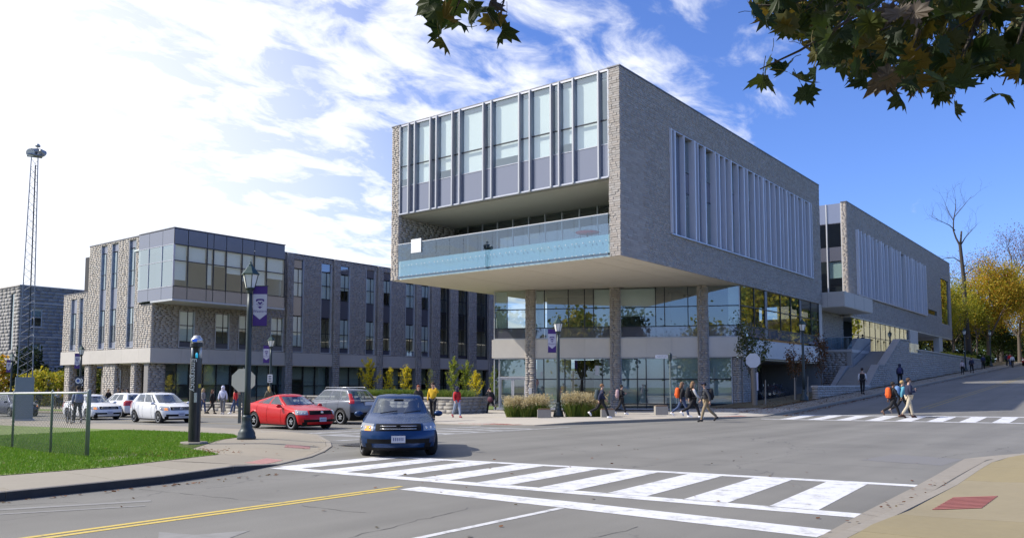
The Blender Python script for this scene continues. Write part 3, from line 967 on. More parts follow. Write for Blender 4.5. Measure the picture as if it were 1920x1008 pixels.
# end faces of both side walls (face the side street)
o = Vector((0, YF, 0))
brickwork(B, B, o, PX, -PY, XR - .7, XR, ZB, ZT, seed=4, course=.125, lens=(.22, .42), proud=(.006, .03), single=lambda a, b: True)
brickwork(B, B, o, PX, -PY, XL, XL + .7, ZB, ZT, seed=5, course=.125, lens=(.22, .42), proud=(.006, .03))
MB().box(XL, XL + .7, YF + .02, YE, ZB + .104, ZT).build('wall', m_mortar, B)
brickwork(B, B, Vector((XL + .7, 0, 0)), PY, PX, YF + .03, 46, 9.62, 12.64, seed=6)
MB().box(XL + .7, XR - .7, YE - .4, YE - .01, ZB, ZT - .3).build('wall', m_mortar, B)
MB().box(XL + .7, XR - .7, YF + .2, YE - .4, ZT - .35, ZT - .1).build('roof', m_panel, B)
for (x0, x1, y0, y1) in ((XR - .74, XR + .05, YF - .05, YE), (XL - .05, XL + .74, YF - .05, YE), (XL + .74, XR - .74, YF + .02, YF + .4)):
    MB().box(x0, x1, y0, y1, ZT, ZT + .07).build('parapet_cap', pmat('parapet_metal', (0.16, 0.16, 0.175), 0.5, metal=.4), B)

# --- front glazing of the upper storey
o = Vector((0, YF, 0))
fx = [-37.89, -37.03, -36.46, -35.1, -34.56, -33.24, -32.63, -30.74, -30.11, -28.04, -27.27, -25.8, -25.25, -24.31, -22.68, -22.1]
ZG0, ZG1 = 12.72, 18.45
for i, x in enumerate(fx):
    bar(B, 'fin', o, PX, -PY, x - .045, x + .045, ZG0 - .06, ZT - .02, -.30, .12 if 0 < i < len(fx) - 1 else .02, m_fin2)
for i, (a, b) in enumerate(zip(fx, fx[1:])):
    a += .05; b -= .05
    for z0, z1, mt, nm in ((ZG0, 14.46, m_spand, 'spandrel_panel'), (14.5, 15.78, m_glass_aq, 'window_pane'), (15.84, ZG1, m_glass_aq, 'window_pane')):
        pane(B, nm, o, PX, -PY, a, b, z0, z1, -.10, mt)
    bar(B, 'transom', o, PX, -PY, a, b, 15.78, 15.84, -.16, -.06, m_darkfr)
    bar(B, 'transom', o, PX, -PY, a, b, 14.46, 14.5, -.16, -.07, m_alu)
bar(B, 'sill', o, PX, -PY, XL + .7, XR - .7, ZG0 - .09, ZG0 - .005, -.34, .04, m_alu)
bar(B, 'head_trim', o, PX, -PY, XL + .7, XR - .7, ZG1 + .005, ZT - .002, -.3, -.02, m_alu)
m_screen = pmat('white_solar_screen', (.86, .88, .86), .8, var=.03)
# rooms behind the panes: floor, pale back wall, blinds
MB().box(XL + .75, XR - .75, YF + 5.0, YF + 5.2, 12.8, 18.3).build('interior_wall', m_blind, B)
MB().box(XL + .75, XR - .75, YF + .34, YF + 5.0, 18.1, 18.15).build('interior_ceiling', m_blind, B)
MB().box(XL + .75, XR - .75, YF + .35, YF + 10, 12.80, 13.3).build('floor_slab', m_conc, B)
for i, (a, b) in enumerate(zip(fx, fx[1:])):
    if b - a > .7:
        bar(B, 'roller_blind', o, PX, -PY, a + .06, b - .06, 14.52 if i % 4 else 15.0, 18.42, -.26, -.25, m_screen)

# --- balcony
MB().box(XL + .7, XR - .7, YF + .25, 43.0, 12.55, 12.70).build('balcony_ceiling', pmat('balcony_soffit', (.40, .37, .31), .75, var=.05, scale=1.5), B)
MB().box(XL + .7, XR - .7, YF + .02, 43.0, 8.62, 9.60).build('balcony_slab', pmat('pale_slab_edge', (0.60, 0.66, 0.64), 0.6, var=0.04), B)
YB = 42.0
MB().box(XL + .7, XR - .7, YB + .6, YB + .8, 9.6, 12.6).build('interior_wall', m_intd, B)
bx_ = [XL + .75 + i * (XR - XL - 1.5) / 12 for i in range(13)]
for a, b in zip(bx_, bx_[1:]):
    pane(B, 'window_pane', Vector((0, YB, 0)), PX, -PY, a + .04, b - .04, 9.65, 12.5, 0, m_glass_dk)
    bar(B, 'mullion', Vector((0, YB, 0)), PX, -PY, b - .04, b + .04, 9.6, 12.55, -.06, .04, m_alu)
bar(B, 'transom', Vector((0, YB, 0)), PX, -PY, XL + .75, XR - .75, 11.9, 12.0, .002, .05, m_alu)
px_ = [-37.86, -36.76, -35.64, -34.52, -33.38, -32.26, -31.12, -30.01, -28.85, -27.75, -26.57, -25.39, -24.27, -23.13, -22.12]
stud = MB().lathe([(0.035, -.03), (0.04, -.01), (0.03, 0.012)], 10, axis='y').mesh('stud')
m_stud = pmat('glass_bolt', (0.62, 0.68, 0.70), 0.3, metal=.6)
for a, b in zip(px_, px_[1:]):
    pane(B, 'balustrade_pane', Vector((0, YF - .08, 0)), PX, -PY, a + .008, b - .008, 8.42, 10.66, 0, m_glass_bal, th=.018)
    for z in (8.62, 9.28):
        for f in (.12, .5, .88):
            put('stud', stud, m_stud, B, Vector((lerp(a, b, f), YF - .085, z)) - off, (math.pi, 0, 0))
bar(B, 'handrail', Vector((0, YF - .08, 0)), PX, -PY, XL + .72, XR - .72, 10.662, 10.71, -.03, .02, m_whitefr)
# --- soffit in panels
sx = [XL + .02, -33.6, -28.6, -23.7, -22.35, XR - .02]
sy = [YF + .03, 46, 56, YE - .02]
for a, b in zip(sx, sx[1:]):
    for c, d in zip(sy, sy[1:]):
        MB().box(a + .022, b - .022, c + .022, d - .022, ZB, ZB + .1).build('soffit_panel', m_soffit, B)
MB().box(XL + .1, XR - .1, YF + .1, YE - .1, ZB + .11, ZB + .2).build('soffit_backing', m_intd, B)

# --- finned window of the right-hand wall
m_infill = glass('blue_grey_infill', (0, 0, 0), .16, .05, gcol=(.9, .95, 1.0), inner=(.12, .14, .19))
o = Vector((XR, 0, 0))
fy = [42.42, 42.94, 44.19, 45.49, 46.08, 47.08, 48.56, 49.21, 50.15, 50.99, 52.34, 53.34, 53.89, 55.18, 56.08, 56.74, 57.3, 58.14, 59.11, 60.19, 60.93, 61.64, 62.54, 63.5, 64.17, 65.31, 66.01, 66.96, 67.7]
gl = {0, 2, 5, 8, 9, 12, 14, 16, 18, 20, 22, 24, 26}
MB().box(XR - 3.2, XR - 3.0, 42.2, 68, 10.2, 16.8).build('interior_wall', m_intr, B)
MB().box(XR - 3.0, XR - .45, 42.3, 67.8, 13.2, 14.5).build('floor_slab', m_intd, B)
for i, (a, b) in enumerate(zip(fy, fy[1:])):
    if i in gl:
        pane(B, 'window_pane', o, PY, PX, a + .03, b - .03, 10.42, 13.2, -.25, m_glass_hi)
        pane(B, 'spandrel_panel', o, PY, PX, a + .03, b - .03, 13.24, 14.5, -.25, m_spand)
        pane(B, 'window_pane', o, PY, PX, a + .03, b - .03, 14.54, 16.54, -.25, m_glass_hi)
        for z in (13.22, 14.52):
            bar(B, 'transom', o, PY, PX, a + .03, b - .03, z - .025, z + .025, -.3, -.235, m_darkfr)
    else:
        pane(B, 'infill_panel', o, PY, PX, a + .03, b - .03, 10.42, 16.54, -.22, m_infill, th=.04)
for i, y in enumerate(fy):
    d = .10 if i % 3 else .16
    bar(B, 'fin', o, PY, PX, y - .035, y + .035 + (.07 if i % 2 else 0), 10.4, 16.56, -.33, d, m_fin)
bar(B, 'sill', o, PY, PX, 42.4, 67.75, 10.33, 10.395, -.3, .12, m_alu)
bar(B, 'head_trim', o, PY, PX, 42.4, 67.75, 16.565, 16.6, -.3, .03, m_alu)

# --- lower glazed volume under the overhang
m_band = pmat('pale_precast_band', (0.74, 0.69, 0.62), 0.8, var=0.07, scale=2.5, bump=0.003, bscale=60, var2=0.06, island=0.04)
A2 = Vector((-36.9, 45.3, 0)); B2 = Vector((-21.5, 52.7, 0))
LD = (B2 - A2).length
du = (B2 - A2) / LD
dn = Vector((du.y, -du.x, 0))
bays = [(0.0, 2.36), (3.0, 8.34), (9.02, 14.27), (14.93, 17.06)]
pil = [(2.36, 3.0), (8.34, 9.02), (14.27, 14.93)]
for k, (a, b) in enumerate(pil):
    bar(B, 'pillar', A2, du, dn, a + .03, b - .03, 0, 8.39, -.5, .25, m_mortar)
    brickwork(B, B, A2 + dn * .25, du, dn, a, b, 0.0, 8.39, lens=(.28, .4), seed=20 + k)
    brickwork(B, B, A2 + du * a, dn, -du, 0.0, .25, 0.0, 8.39, lens=(.2, .3), seed=30 + k)
    brickwork(B, B, A2 + du * b, -dn, du, -.25, 0.0, 0.0, 8.39, lens=(.2, .3), seed=40 + k)
up_m = [[], [3.68, 5.38, 6.53, 7.16], [11.45, 12.06, 13.63], []]
lo_m = [[.39], [3.62, 5.12, 6.52, 7.74], [10.15, 10.76, 11.98], []]
for k, (a, b) in enumerate(bays):
    xs = [a] + up_m[k] + [b]
    for p, q in zip(xs, xs[1:]):
        pane(B, 'window_pane', A2, du, dn, p + .03, q - .03, 5.70, 6.98, 0, m_glass)
        pane(B, 'window_pane', A2, du, dn, p + .03, q - .03, 7.04, 8.33, 0, m_glass)
        pane(B, 'spandrel_panel', A2, du, dn, p + .006, q - .006, 4.95, 5.64, 0, m_spand)
    for x in up_m[k]:
        bar(B, 'mullion', A2, du, dn, x - .03, x + .03, 5.66, 8.36, -.12, .05, m_darkfr)
    bar(B, 'transom', A2, du, dn, a, b, 6.98, 7.04, -.12, .04, m_darkfr)
    bar(B, 'transom', A2, du, dn, a, b, 5.64, 5.70, -.12, .04, m_darkfr)
    bar(B, 'sill', A2, du, dn, a, b, 4.88, 4.95, -.12, .10, m_whitefr)
    for x in ((a + .001, a + .05), (b - .05, b - .001)):
        bar(B, 'jamb', A2, du, dn, x[0], x[1], 4.95, 8.36, -.12, .06, m_whitefr)
    # concrete band, in panels
    n_ = max(1, round((b - a) / 1.8))
    for j in range(n_):
        p, q = lerp(a, b, j / n_), lerp(a, b, (j + 1) / n_)
        if k == 0: p -= .13
        if k == 3: q += .10
        bar(B, 'band_panel', A2, du, dn, p + .004, q - .004, 3.56, 4.87, -.3, .14, m_band)
    # ground floor
    be = b if k < 3 else 16.47
    xs = [a] + lo_m[k] + [be]
    for j, (p, q) in enumerate(zip(xs, xs[1:])):
        if k == 0 and j == 1:
            pane(B, 'window_pane', A2, du, dn, p + .03, q - .03, 2.24, 3.46, 0, m_glass)
            for (s0, s1) in ((.45, 1.36), (1.38, 2.29)):
                d_ = bar(B, 'door', A2, du, dn, s0, s1, .06, 2.14, -.05, -.048, m_glass)
                for (e0, e1, z0, z1) in ((s0, s0 + .09, .06, 2.14), (s1 - .09, s1, .06, 2.14), (s0 + .09, s1 - .09, 2.04, 2.14), (s0 + .09, s1 - .09, .06, .26)):
                    bar(B, 'frame', A2, du, dn, e0, e1, z0, z1, -.06, .0, m_whitefr, d_)
                bar(B, 'push_bar', A2, du, dn, s0 + .1, s1 - .1, 1.0, 1.06, 0, .05, m_darkfr, d_)
            bar(B, 'transom', A2, du, dn, p, q, 2.15, 2.24, -.1, .05, m_whitefr)
        else:
            pane(B, 'window_pane', A2, du, dn, p + .03, q - .03, 2.09, 3.46, 0, m_glass)
            pane(B, 'window_pane', A2, du, dn, p + .03, q - .03, .38, 2.02, 0, m_glass)
            pane(B, 'window_pane', A2, du, dn, p + .03, q - .03, .07, .32, 0, m_glass)
            bar(B, 'transom', A2, du, dn, p, q, 2.02, 2.09, -.1, .05, m_darkfr)
            bar(B, 'transom', A2, du, dn, p, q, .32, .38, -.1, .05, m_darkfr)
    for x in lo_m[k]:
        bar(B, 'mullion', A2, du, dn, x - .03, x + .03, .05, 3.5, -.12, .06, m_darkfr if k else m_whitefr)
    bar(B, 'head_trim', A2, du, dn, a, be, 3.48, 3.555, -.12, .06, m_whitefr)
    bar(B, 'base_trim', A2, du, dn, a if k else .0, be, -.1, .06, -.12, .05, m_whitefr)
    for x in ((a + .001, a + .06), (be - .06, be - .001)):
        bar(B, 'jamb', A2, du, dn, x[0], x[1], .06, 3.48, -.12, .07, m_whitefr)
# blinds and rooms inside
for a, b, z0, z1 in ((7.2, 8.3, 5.7, 8.3), (9.06, 11.42, 6.4, 8.3), (.1, .9, 5.7, 8.3), (3.05, 3.6, 5.7, 8.3), (16.3, 17.0, 5.7, 8.3),
                     (9.06, 10.1, .4, 3.45), (10.2, 10.7, .4, 3.45), (10.8, 11.9, .4, 3.45), (12.0, 14.2, .4, 3.45), (14.97, 16.4, .4, 3.45), (.45, 2.3, 2.3, 3.45), (3.1, 3.6, .4, 3.45), (7.8, 8.3, .4, 3.45), (.6, 1.2, .3, 2.0)):
    bar(B, 'roller_blind', A2, du, dn, a, b, z0, z1, -.17, -.16, m_blind)
bar(B, 'interior_wall', A2, du, dn, 3.1, 16.6, 4.9, 8.3, -4.6, -4.4, m_intr)
bar(B, 'interior_wall', A2, du, dn, 3.1, 5.2, .0, 3.5, -2.6, -2.4, m_blind)
bar(B, 'interior_wall', A2, du, dn, 6.9, 16.6, .0, 3.5, -2.6, -2.4, m_intr)
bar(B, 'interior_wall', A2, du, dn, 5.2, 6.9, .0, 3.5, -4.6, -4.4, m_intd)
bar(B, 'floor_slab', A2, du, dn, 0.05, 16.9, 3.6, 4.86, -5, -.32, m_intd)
bar(B, 'floor_slab', A2, du, dn, 0.05, 16.9, -.1, .02, -5, -.14, m_conc)
# notice, phone plate and posters on the facade
bar(B, 'notice_plate', A2, du, dn, 2.58, 2.80, 1.0, 1.45, .285, .30, pmat('white_plate', (0.6, 0.6, 0.6), .5))
bar(B, 'poster', A2, du, dn, 7.25, 7.5, 2.35, 3.0, .004, .012, MATS['white_plate'])
bar(B, 'poster', A2, du, dn, 3.4, 3.52, 2.25, 2.6, .004, .012, MATS['white_plate'])
# right-hand return of the lower volume
o = Vector((XR - .06, 0, 0))
brickwork(B, B, A2, du, dn, 16.5, 17.06, 0.0, 3.5, lens=(.25, .4), seed=50)
bar(B, 'pier', A2, du, dn, 16.49, 17.02, -.1, 3.52, -.6, -.003, m_mortar)
backing(B, 'pier', o, PY, PX, 52.75, 55.3, -.2, 3.5, [], .6, m_mortar, c1=-.004)
brickwork(B, B, o, PY, PX, 52.75, 55.3, .0, 3.5, seed=51)
ys = [52.72, 55.0, 57.0, 57.6, 60.2, 62.4, 64.4, 65.0, 67.2, 69.2]
for i, (a, b) in enumerate(zip(ys, ys[1:])):
    if b - a < .7:
        bar(B, 'mullion', o, PY, PX, a, b, 4.95, 8.36, -.2, -.02, m_panel)
        continue
    pane(B, 'window_pane', o, PY, PX, a + .03, b - .03, 5.70, 6.98, 0, m_glass_dk)
    pane(B, 'window_pane', o, PY, PX, a + .03, b - .03, 7.04, 8.33, 0, m_glass_dk)
    pane(B, 'spandrel_panel', o, PY, PX, a + .006, b - .006, 4.95, 5.64, 0, m_spand)
    bar(B, 'mullion', o, PY, PX, b - .03, b + .03, 5.66, 8.36, -.12, .04, m_darkfr)
bar(B, 'transom', o, PY, PX, 52.72, 69.2, 6.98, 7.04, -.12, .035, m_darkfr)
bar(B, 'transom', o, PY, PX, 52.72, 69.2, 5.64, 5.70, -.12, .035, m_darkfr)
bar(B, 'sill', o, PY, PX, 52.72, 69.2, 4.70, 4.78, -.12, .10, m_whitefr)
bar(B, 'corner_post', o, PY, PX, 69.2, 69.95, 3.4, 8.39, -.7, .05, m_conc)
for i in range(9):
    a = 52.85 + i * (69.2 - 52.85) / 9; b = a + (69.2 - 52.85) / 9
    bar(B, 'band_panel', o, PY, PX, a + .004, b - .004, 3.52, 4.69, -.3, .13, m_band)
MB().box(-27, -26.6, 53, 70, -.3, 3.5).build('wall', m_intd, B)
MB().box(-26.6, -21.5, 69.6, 69.95, -.3, 4.6).build('wall', m_mortar, B)
MB().box(-26.6, -21.6, 55.3, 69.5, 3.4, 3.5).build('soffit_panel', m_soffit, B)
MB().box(-27, -26.8, 53, 69.9, 4.8, 8.3).build('interior_wall', m_intr, B)
MB().box(-26.8, -21.6, 53, 69.9, 4.72, 4.78).build('floor_slab', m_conc, B)

# --- second block up the hill
Y2, Y3 = 78.05, 127.9
o = Vector((XR, 0, 0))
hole2 = [(80.7, 111.0, 10.15, 16.42), (112.5, 117.9, 10.55, 11.15), (121.0, 126.3, 9.8, 15.95)]
backing(B, 'wall', o, PY, PX, Y2 + .01, Y3, 8.0, 18.6, hole2, .5, m_mortar, c1=-.002)
brickwork(B, B, o, PY, PX, Y2, Y3, 8.0, 18.6, hole2, course=.15, lens=(.3, .8), proud=(.004, .018), seed=60)
brickwork(B, B, Vector((0, Y2, 0)), PX, -PY, XR - .5, XR, 8.0, 18.6, seed=61, course=.125, lens=(.25, .5), proud=(.004, .014))
MB().box(XR - .54, XR + .05, Y2 - .05, Y3, 18.6, 18.68).build('parapet_cap', MATS['parapet_metal'], B)
MB().box(-46, XR - .5, Y2 + .3, Y3, 18.2, 18.4).build('roof', m_panel, B)
MB().box(-46, XR - .5, Y3 - .3, Y3 - .01, 8.0, 18.2).build('wall', m_mortar, B)
MB().box(-46, XR - .02, Y2 + .3, Y3 - .02, 7.9, 8.0).build('soffit_panel', m_soffit, B)
f2 = [80.76, 82.08, 83.44, 84.83, 86.26, 87.73, 89.25, 90.41, 92.01, 93.65, 94.91, 96.21, 97.53, 100.28, 101.7, 103.35, 104.65, 106.18, 107.75, 109.36, 110.95]
for i, (a, b) in enumerate(zip(f2, f2[1:])):
    pane(B, 'infill_panel' if i % 4 else 'window_pane', o, PY, PX, a + .03, b - .03, 10.2, 16.38, -.2, m_infill if i % 4 else m_glass_dk, th=.04)
for i, y in enumerate(f2):
    bar(B, 'fin', o, PY, PX, y - .05, y + .09, 10.18, 16.4, -.3, .22 if i % 3 else .3, m_fin)
bar(B, 'sill', o, PY, PX, 80.7, 111, 10.1, 10.17, -.3, .2, m_alu)
pane(B, 'window_pane', o, PY, PX, 112.5, 117.9, 10.55, 11.15, -.12, m_glass_hi)
pane(B, 'window_pane', o, PY, PX, 121.0, 126.3, 9.8, 15.95, -.1, m_glass_hi)
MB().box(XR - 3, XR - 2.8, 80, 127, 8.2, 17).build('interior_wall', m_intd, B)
# glazed link between the blocks
o = Vector((0, Y2 + .25, 0))
xs = [-30, -27.2, -25.2, -23.3, -21.95]
for a, b in zip(xs, xs[1:]):
    for z0, z1, mt in ((16.7, 18.6, m_spand), (14.55, 16.65, m_glass_dk), (13.2, 14.5, m_spand), (10.9, 13.15, m_glass), (9.5, 10.85, m_glass_dk)):
        pane(B, 'window_pane' if mt is not m_spand else 'spandrel_panel', o, PX, -PY, a + .03, b - .03, z0, z1, 0, mt)
    bar(B, 'mullion', o, PX, -PY, b - .05, b + .05, 9.5, 18.6, -.1, .12, m_whitefr)
bar(B, 'roller_blind', o, PX, -PY, -23.2, -22.1, 11.6, 13.1, -.2, -.19, m_blind)
MB().box(-30, XR - .6, Y2 + 1.8, Y2 + 2, 9.5, 18.5).build('interior_wall', m_intd, B)
MB().box(-30.2, -30, YE, Y2, 4.7, 18.4).build('wall', m_panel, B)
# canopy slab over the terrace
MB().box(-24, -19.6, 70.15, 78.9, 8.18, 9.42).build('canopy', m_conc, B)
MB().box(-23.95, -19.65, 70.2, 78.85, 8.14, 8.178).build('canopy_soffit', m_soffit, B)
for y in (73.1, 76.0):
    MB().box(-19.597, -19.592, y, y + .012, 8.18, 9.42).build('joint', m_intd, B)
for x in (-21.0,):
    MB().box(x, x + .012, 70.142, 70.147, 8.18, 9.42).build('joint', m_intd, B)
# glazing under the second block, on terrace level
o = Vector((XR - .15, 0, 0))
ys = [79.2 + i * 2.05 for i in range(12)]
for a, b in zip(ys, ys[1:]):
    pane(B, 'window_pane', o, PY, PX, a + .03, b - .03, 4.8, 6.3, 0, m_glass_hi)
    pane(B, 'window_pane', o, PY, PX, a + .03, b - .03, 6.36, 7.88, 0, m_glass_hi)
    bar(B, 'mullion', o, PY, PX, b - .03, b + .03, 4.75, 7.9, -.1, .03, m_darkfr)
bar(B, 'transom', o, PY, PX, ys[0], ys[-1], 6.3, 6.36, -.1, .028, m_darkfr)
MB().box(XR - 2.2, XR - 2, 79, 102, 4.7, 7.9).build('interior_wall', m_intd, B)
MB().box(XR - 1.0, XR + .05, 101.9, 105.9, 4.0, 7.88).build('pier', m_conc, B)
MB().box(XR - 5, XR - 4.8, 105.9, 127.5, 3.2, 7.88).build('wall', m_intd, B)
MB().box(XR - .8, XR - .1, 119.2, 121.4, 3.4, 7.88).build('pier', m_conc, B)
MB().box(-22.6, -22.3, 70.0, 79.1, 4.7, 8.13).build('wall', m_intd, B)
brickwork(B, B, Vector((-22.3, 0, 0)), PY, PX, 70.0, 79.1, 4.72, 8.12, seed=62)

# --- terrace with its stone wall
T = thing('terrace', 'raised stone terrace with a glass balustrade beside the stairs', 'terrace', (-22, 80, 1))
MB().prism([(-30, 73.25), (-20.0, 73.25), (-20.0, 79.45), (-17.85, 79.45), (-17.85, 128), (-30, 128)], 4.45, 4.70).build('floor', m_conc, T)
MB().box(-30, -20.0, 73.3, 73.7, 0, 4.44).build('wall', m_mortar, T)
brickwork(T, T, Vector((0, 73.28, 0)), PX, -PY, -24, -20.0, .6, 4.5, seed=70, course=.2)
MB().box(-24, -19.95, 73.15, 73.75, 4.50, 4.66).build('coping', m_conc, T)
for i in range(3):
    MB().box(-22.6 + i*.87, -21.76 + i*.87, 73.4, 73.42, 4.71, 5.75).build('balustrade_pane', m_glass_bal, T)
MB().box(-22.6, -20.0, 73.38, 73.44, 5.752, 5.80).build('handrail', m_alu, T)
for i in range(4):
    MB().box(-17.72, -17.70, 82.9 + i*1.3, 84.15 + i*1.3, 4.72, 5.6).build('balustrade_pane', m_glass_bal, T)

m_conc2 = pmat('stair_concrete', (0.33, 0.31, 0.29), 0.85, var=0.12, scale=3, bump=0.003, bscale=60, var2=0.1)
# --- stairs
S = thing('stairs', 'outdoor concrete stairs climbing between stone parapets to the terrace', 'stairs', (-18.8, 68, 1.2))
for k in range(10):
    MB().box(-19.98, -18.02, 68.3 + .42*k, 68.3 + .42*(k+1) + .02, 0.8, 1.5 + .165*(k+1)).build('step', m_conc2, S)
MB().box(-19.98, -18.02, 72.52, 73.6, 0.8, 3.15).build('landing', m_conc2, S)
for k in range(10):
    MB().box(-19.98, -18.02, 73.6 + .58*k, 73.6 + .58*(k+1) + .02, 0.8, 3.15 + .155*(k+1)).build('step', m_conc2, S)
prof = [(67.85, 1.30), (71.64, 3.22), (73.36, 3.22), (79.33, 5.67), (83.0, 5.75)]
def ptop(y):
    for (a, za), (b, zb) in zip(prof, prof[1:]):
        if a <= y <= b:
            return lerp(za, zb, (y - a) / (b - a))
    return -1
pts = [(67.85, .5)] + prof + [(83.0, .5)]
MB().extr([(-18.0, y, z) for y, z in pts], (.48, 0, 0)).build('parapet', m_mortar, S)
brickwork(S, S, Vector((-17.52, 0, 0)), PY, PX, 67.86, 83.0, .8, 5.75, mask=lambda a, b: b <= ptop(min(max(a, 67.86), 82.99)) + .02, seed=71, course=.17)
for (a, za), (b, zb) in zip(prof, prof[1:]):
    MB().extr([(-18.06, a, za + .002), (-18.06, b, zb + .002), (-18.06, b, zb + .11), (-18.06, a, za + .11)], (.62, 0, 0)).build('coping', m_conc2, S)
pts = [(67.85, .5), (67.85, 1.35), (71.6, 3.25), (73.2, 3.25), (73.2, 4.68), (75.3, 5.75), (79.4, 5.9), (79.4, .5)]
MB().extr([(-20.42, y, z) for y, z in pts], (.4, 0, 0)).build('parapet', m_conc2, S)
MB().box(-22.5, -17.5, 66.2, 68.3, .6, 1.5).build('landing', m_conc2, S)
hr = MB()
hr.tube([(-19.9, 73.5, 3.95), (-19.9, 79.2, 5.55)], .025)
hr.build('handrail', m_darkfr, S)

# --- retaining walls along the hill pavement
W1 = thing('retaining_wall', 'long grey stone retaining wall rising beside the hill pavement', 'wall', (-17.7, 104, 2.5))
def wtop(y): return lerp(5.0, 4.9, (y - 83) / 42)
MB().extr([(-18.0, 83.05, 1), (-18.0, 83.05, 4.62), (-18.0, 88.1, 4.62), (-18.0, 88.1, 5.0), (-18.0, 126, 4.9), (-18.0, 126, 2.5)], (.45, 0, 0)).build('core', m_mortar, W1)
brickwork(W1, W1, Vector((-17.55, 0, 0)), PY, PX, 83.05, 126, 1.6, 5.0, mask=lambda a, b: b <= (4.63 if a < 88.1 else wtop(a)) + .02, seed=72, course=.2, lens=(.4, .9))
MB().extr([(-18.06, 88.1, 5.01), (-18.06, 88.1, 5.10), (-18.06, 126, 5.0), (-18.06, 126, 4.91)], (.6, 0, 0)).build('coping', m_conc, W1)
MB().box(-18.04, -17.48, 83.07, 88.08, 4.63, 4.71).build('coping', m_conc, W1)
W2 = thing('low_wall', 'low stone planter wall beside the pavement at the foot of the stairs', 'wall', (-17.4, 61, .8))
MB().box(-17.62, -17.25, 55, 67.84, .2, 1.52).build('core', m_mortar, W2)
brickwork(W2, W2, Vector((-17.25, 0, 0)), PY, PX, 55, 67.84, .5, 1.52, seed=73, course=.17)
brickwork(W2, W2, Vector((0, 55, 0)), PX, -PY, -17.62, -17.25, .5, 1.52, seed=74, course=.17)
MB().box(-17.68, -17.2, 54.95, 67.84, 1.525, 1.62).build('coping', m_conc, W2)

# things on the balcony
nb = thing('notice_board', 'blank white board fixed to the balcony glass', 'board', (-36.2, YF - .13, 10.0))
MB().box(-.44, .44, -.02, .02, 0, .88).build('face', pmat('white_board', (0.78, 0.78, 0.78), .5, var=.02), nb, world=False)
MB().box(-.4, .4, .02, .04, .04, .84).build('back', m_alu, nb, world=False)
tb = thing('red_table', 'round red table standing on the balcony behind the glass', 'table', (-24.9, 39.0, 9.6))
MB().lathe([(.66, .70), (.7, .73), (.66, .76)], 20).build('table_top', pmat('red_laminate', (0.42, 0.03, 0.04), .4), tb, world=False, smooth=True)
MB().lathe([(.3, 0), (.28, .03), (.05, .06), (.045, .7)], 14).build('pedestal', m_darkfr, tb, world=False, smooth=True)

# ---------------------------------------------------------------- the long wing across the courtyard
XW, YW = -64.5, 34.6
G = thing('long_wing', 'long three storey grey stone building with narrow vertical windows behind the parked cars', 'building', (-70, 50, 0))
o = Vector((XW, 0, 0))
cols = [(48.46, 49.81), (51.92, 53.27), (54.25, 55.66), (57.83, 59.13), (60.15, 61.47), (63.65, 65.1), (66.08, 67.46)]
tall = [(69.18, 70.75), (72.23, 74.05), (75.6, 77.8)]
under = [(36.98, 38.44), (40.38, 41.8), (42.72, 44.1), (46.12, 47.55)]
holesF = [(a, b, 4.75, 13.75) for a, b in cols] + [(a, b, 4.75, 13.2) for a, b in tall] + [(a, b, 4.75, 8.0) for a, b in under]
ZW = 14.2
backing(G, 'wall', o, PY, PX, YW + .01, 82, 4.7, ZW, holesF + [(YW, 45.05, 8.4, ZW)], .4, m_mortar, c1=-.004)
brickwork(G, G, o, PY, PX, YW, 82, 4.7, ZW, holesF + [(YW - 1, 45.05, 8.4, ZW + 1)], seed=80, course=.16, lens=(.3, .7), proud=(.004, .016))
def win(a, b, rows, o, u, n, rec=-.12, fr=m_whitefr):
    """a column of panes and panels in a frame"""
    f = bar(G, 'window', o, u, n, a, a + .06, rows[0][0], rows[-1][1], -.2, .03, fr)
    bar(G, 'frame', o, u, n, b - .06, b, rows[0][0], rows[-1][1], -.2, .03, fr, f)
    bar(G, 'sill', o, u, n, a + .06, b - .06, rows[0][0] - .001, rows[0][0] + .06, -.2, .05, fr, f)
    mid = (a + b) / 2 + .12
    for z0, z1, mt in rows:
        if mt is m_spand or mt is m_panel:
            pane(G, 'panel', o, u, n, a + .06, b - .06, z0 + .065, z1, rec, mt, parent=f)
        else:
            pane(G, 'pane', o, u, n, a + .06, mid - .02, z0 + .03, z1 - .03, rec, mt, parent=f)
            pane(G, 'pane', o, u, n, mid + .02, b - .06, z0 + .03, z1 - .03, rec, mt, parent=f)
            bar(G, 'mullion', o, u, n, mid - .02, mid + .02, z0, z1, rec - .05, rec + .03, m_darkfr, f)
            bar(G, 'transom', o, u, n, a + .06, b - .06, z0 - .03, z0 + .03, rec - .05, rec + .025, m_darkfr, f)
    return f
rw = random.Random(5)
R3 = [(4.78, 5.3, m_spand), (5.3, 6.7, m_glass_cl), (6.7, 8.25, m_glass_cl), (8.25, 10.15, m_spand), (10.15, 11.5, m_glass_cl), (11.5, 12.85, m_glass_cl), (12.85, 13.72, m_spand)]
def blinds(a, b, z0, z1, o, u, n):
    k = rw.random()
    if k < .85:
        zb = lerp(z1, z0, rw.choice([.5, .6, .8, .97, .97, .97]))
        bar(G, 'roller_blind', o, u, n, a + .08, b - .08, zb, z1 - .05, -.24, -.23, m_blind)
for a, b in cols:
    win(a, b, R3, o, PY, PX)
    blinds(a, b, 5.3, 8.25, o, PY, PX); blinds(a, b, 10.15, 12.85, o, PY, PX)
for a, b in tall:
    win(a, b, [(4.78, 5.1, m_spand)] + [(5.1 + 1.6*i, 6.7 + 1.6*i, m_glass_cl) for i in range(5)], o, PY, PX, fr=m_darkfr)
for a, b in under:
    win(a, b, R3[:2] + [(6.7, 7.96, m_glass_cl)], o, PY, PX)
    blinds(a, b, 5.3, 7.9, o, PY, PX)
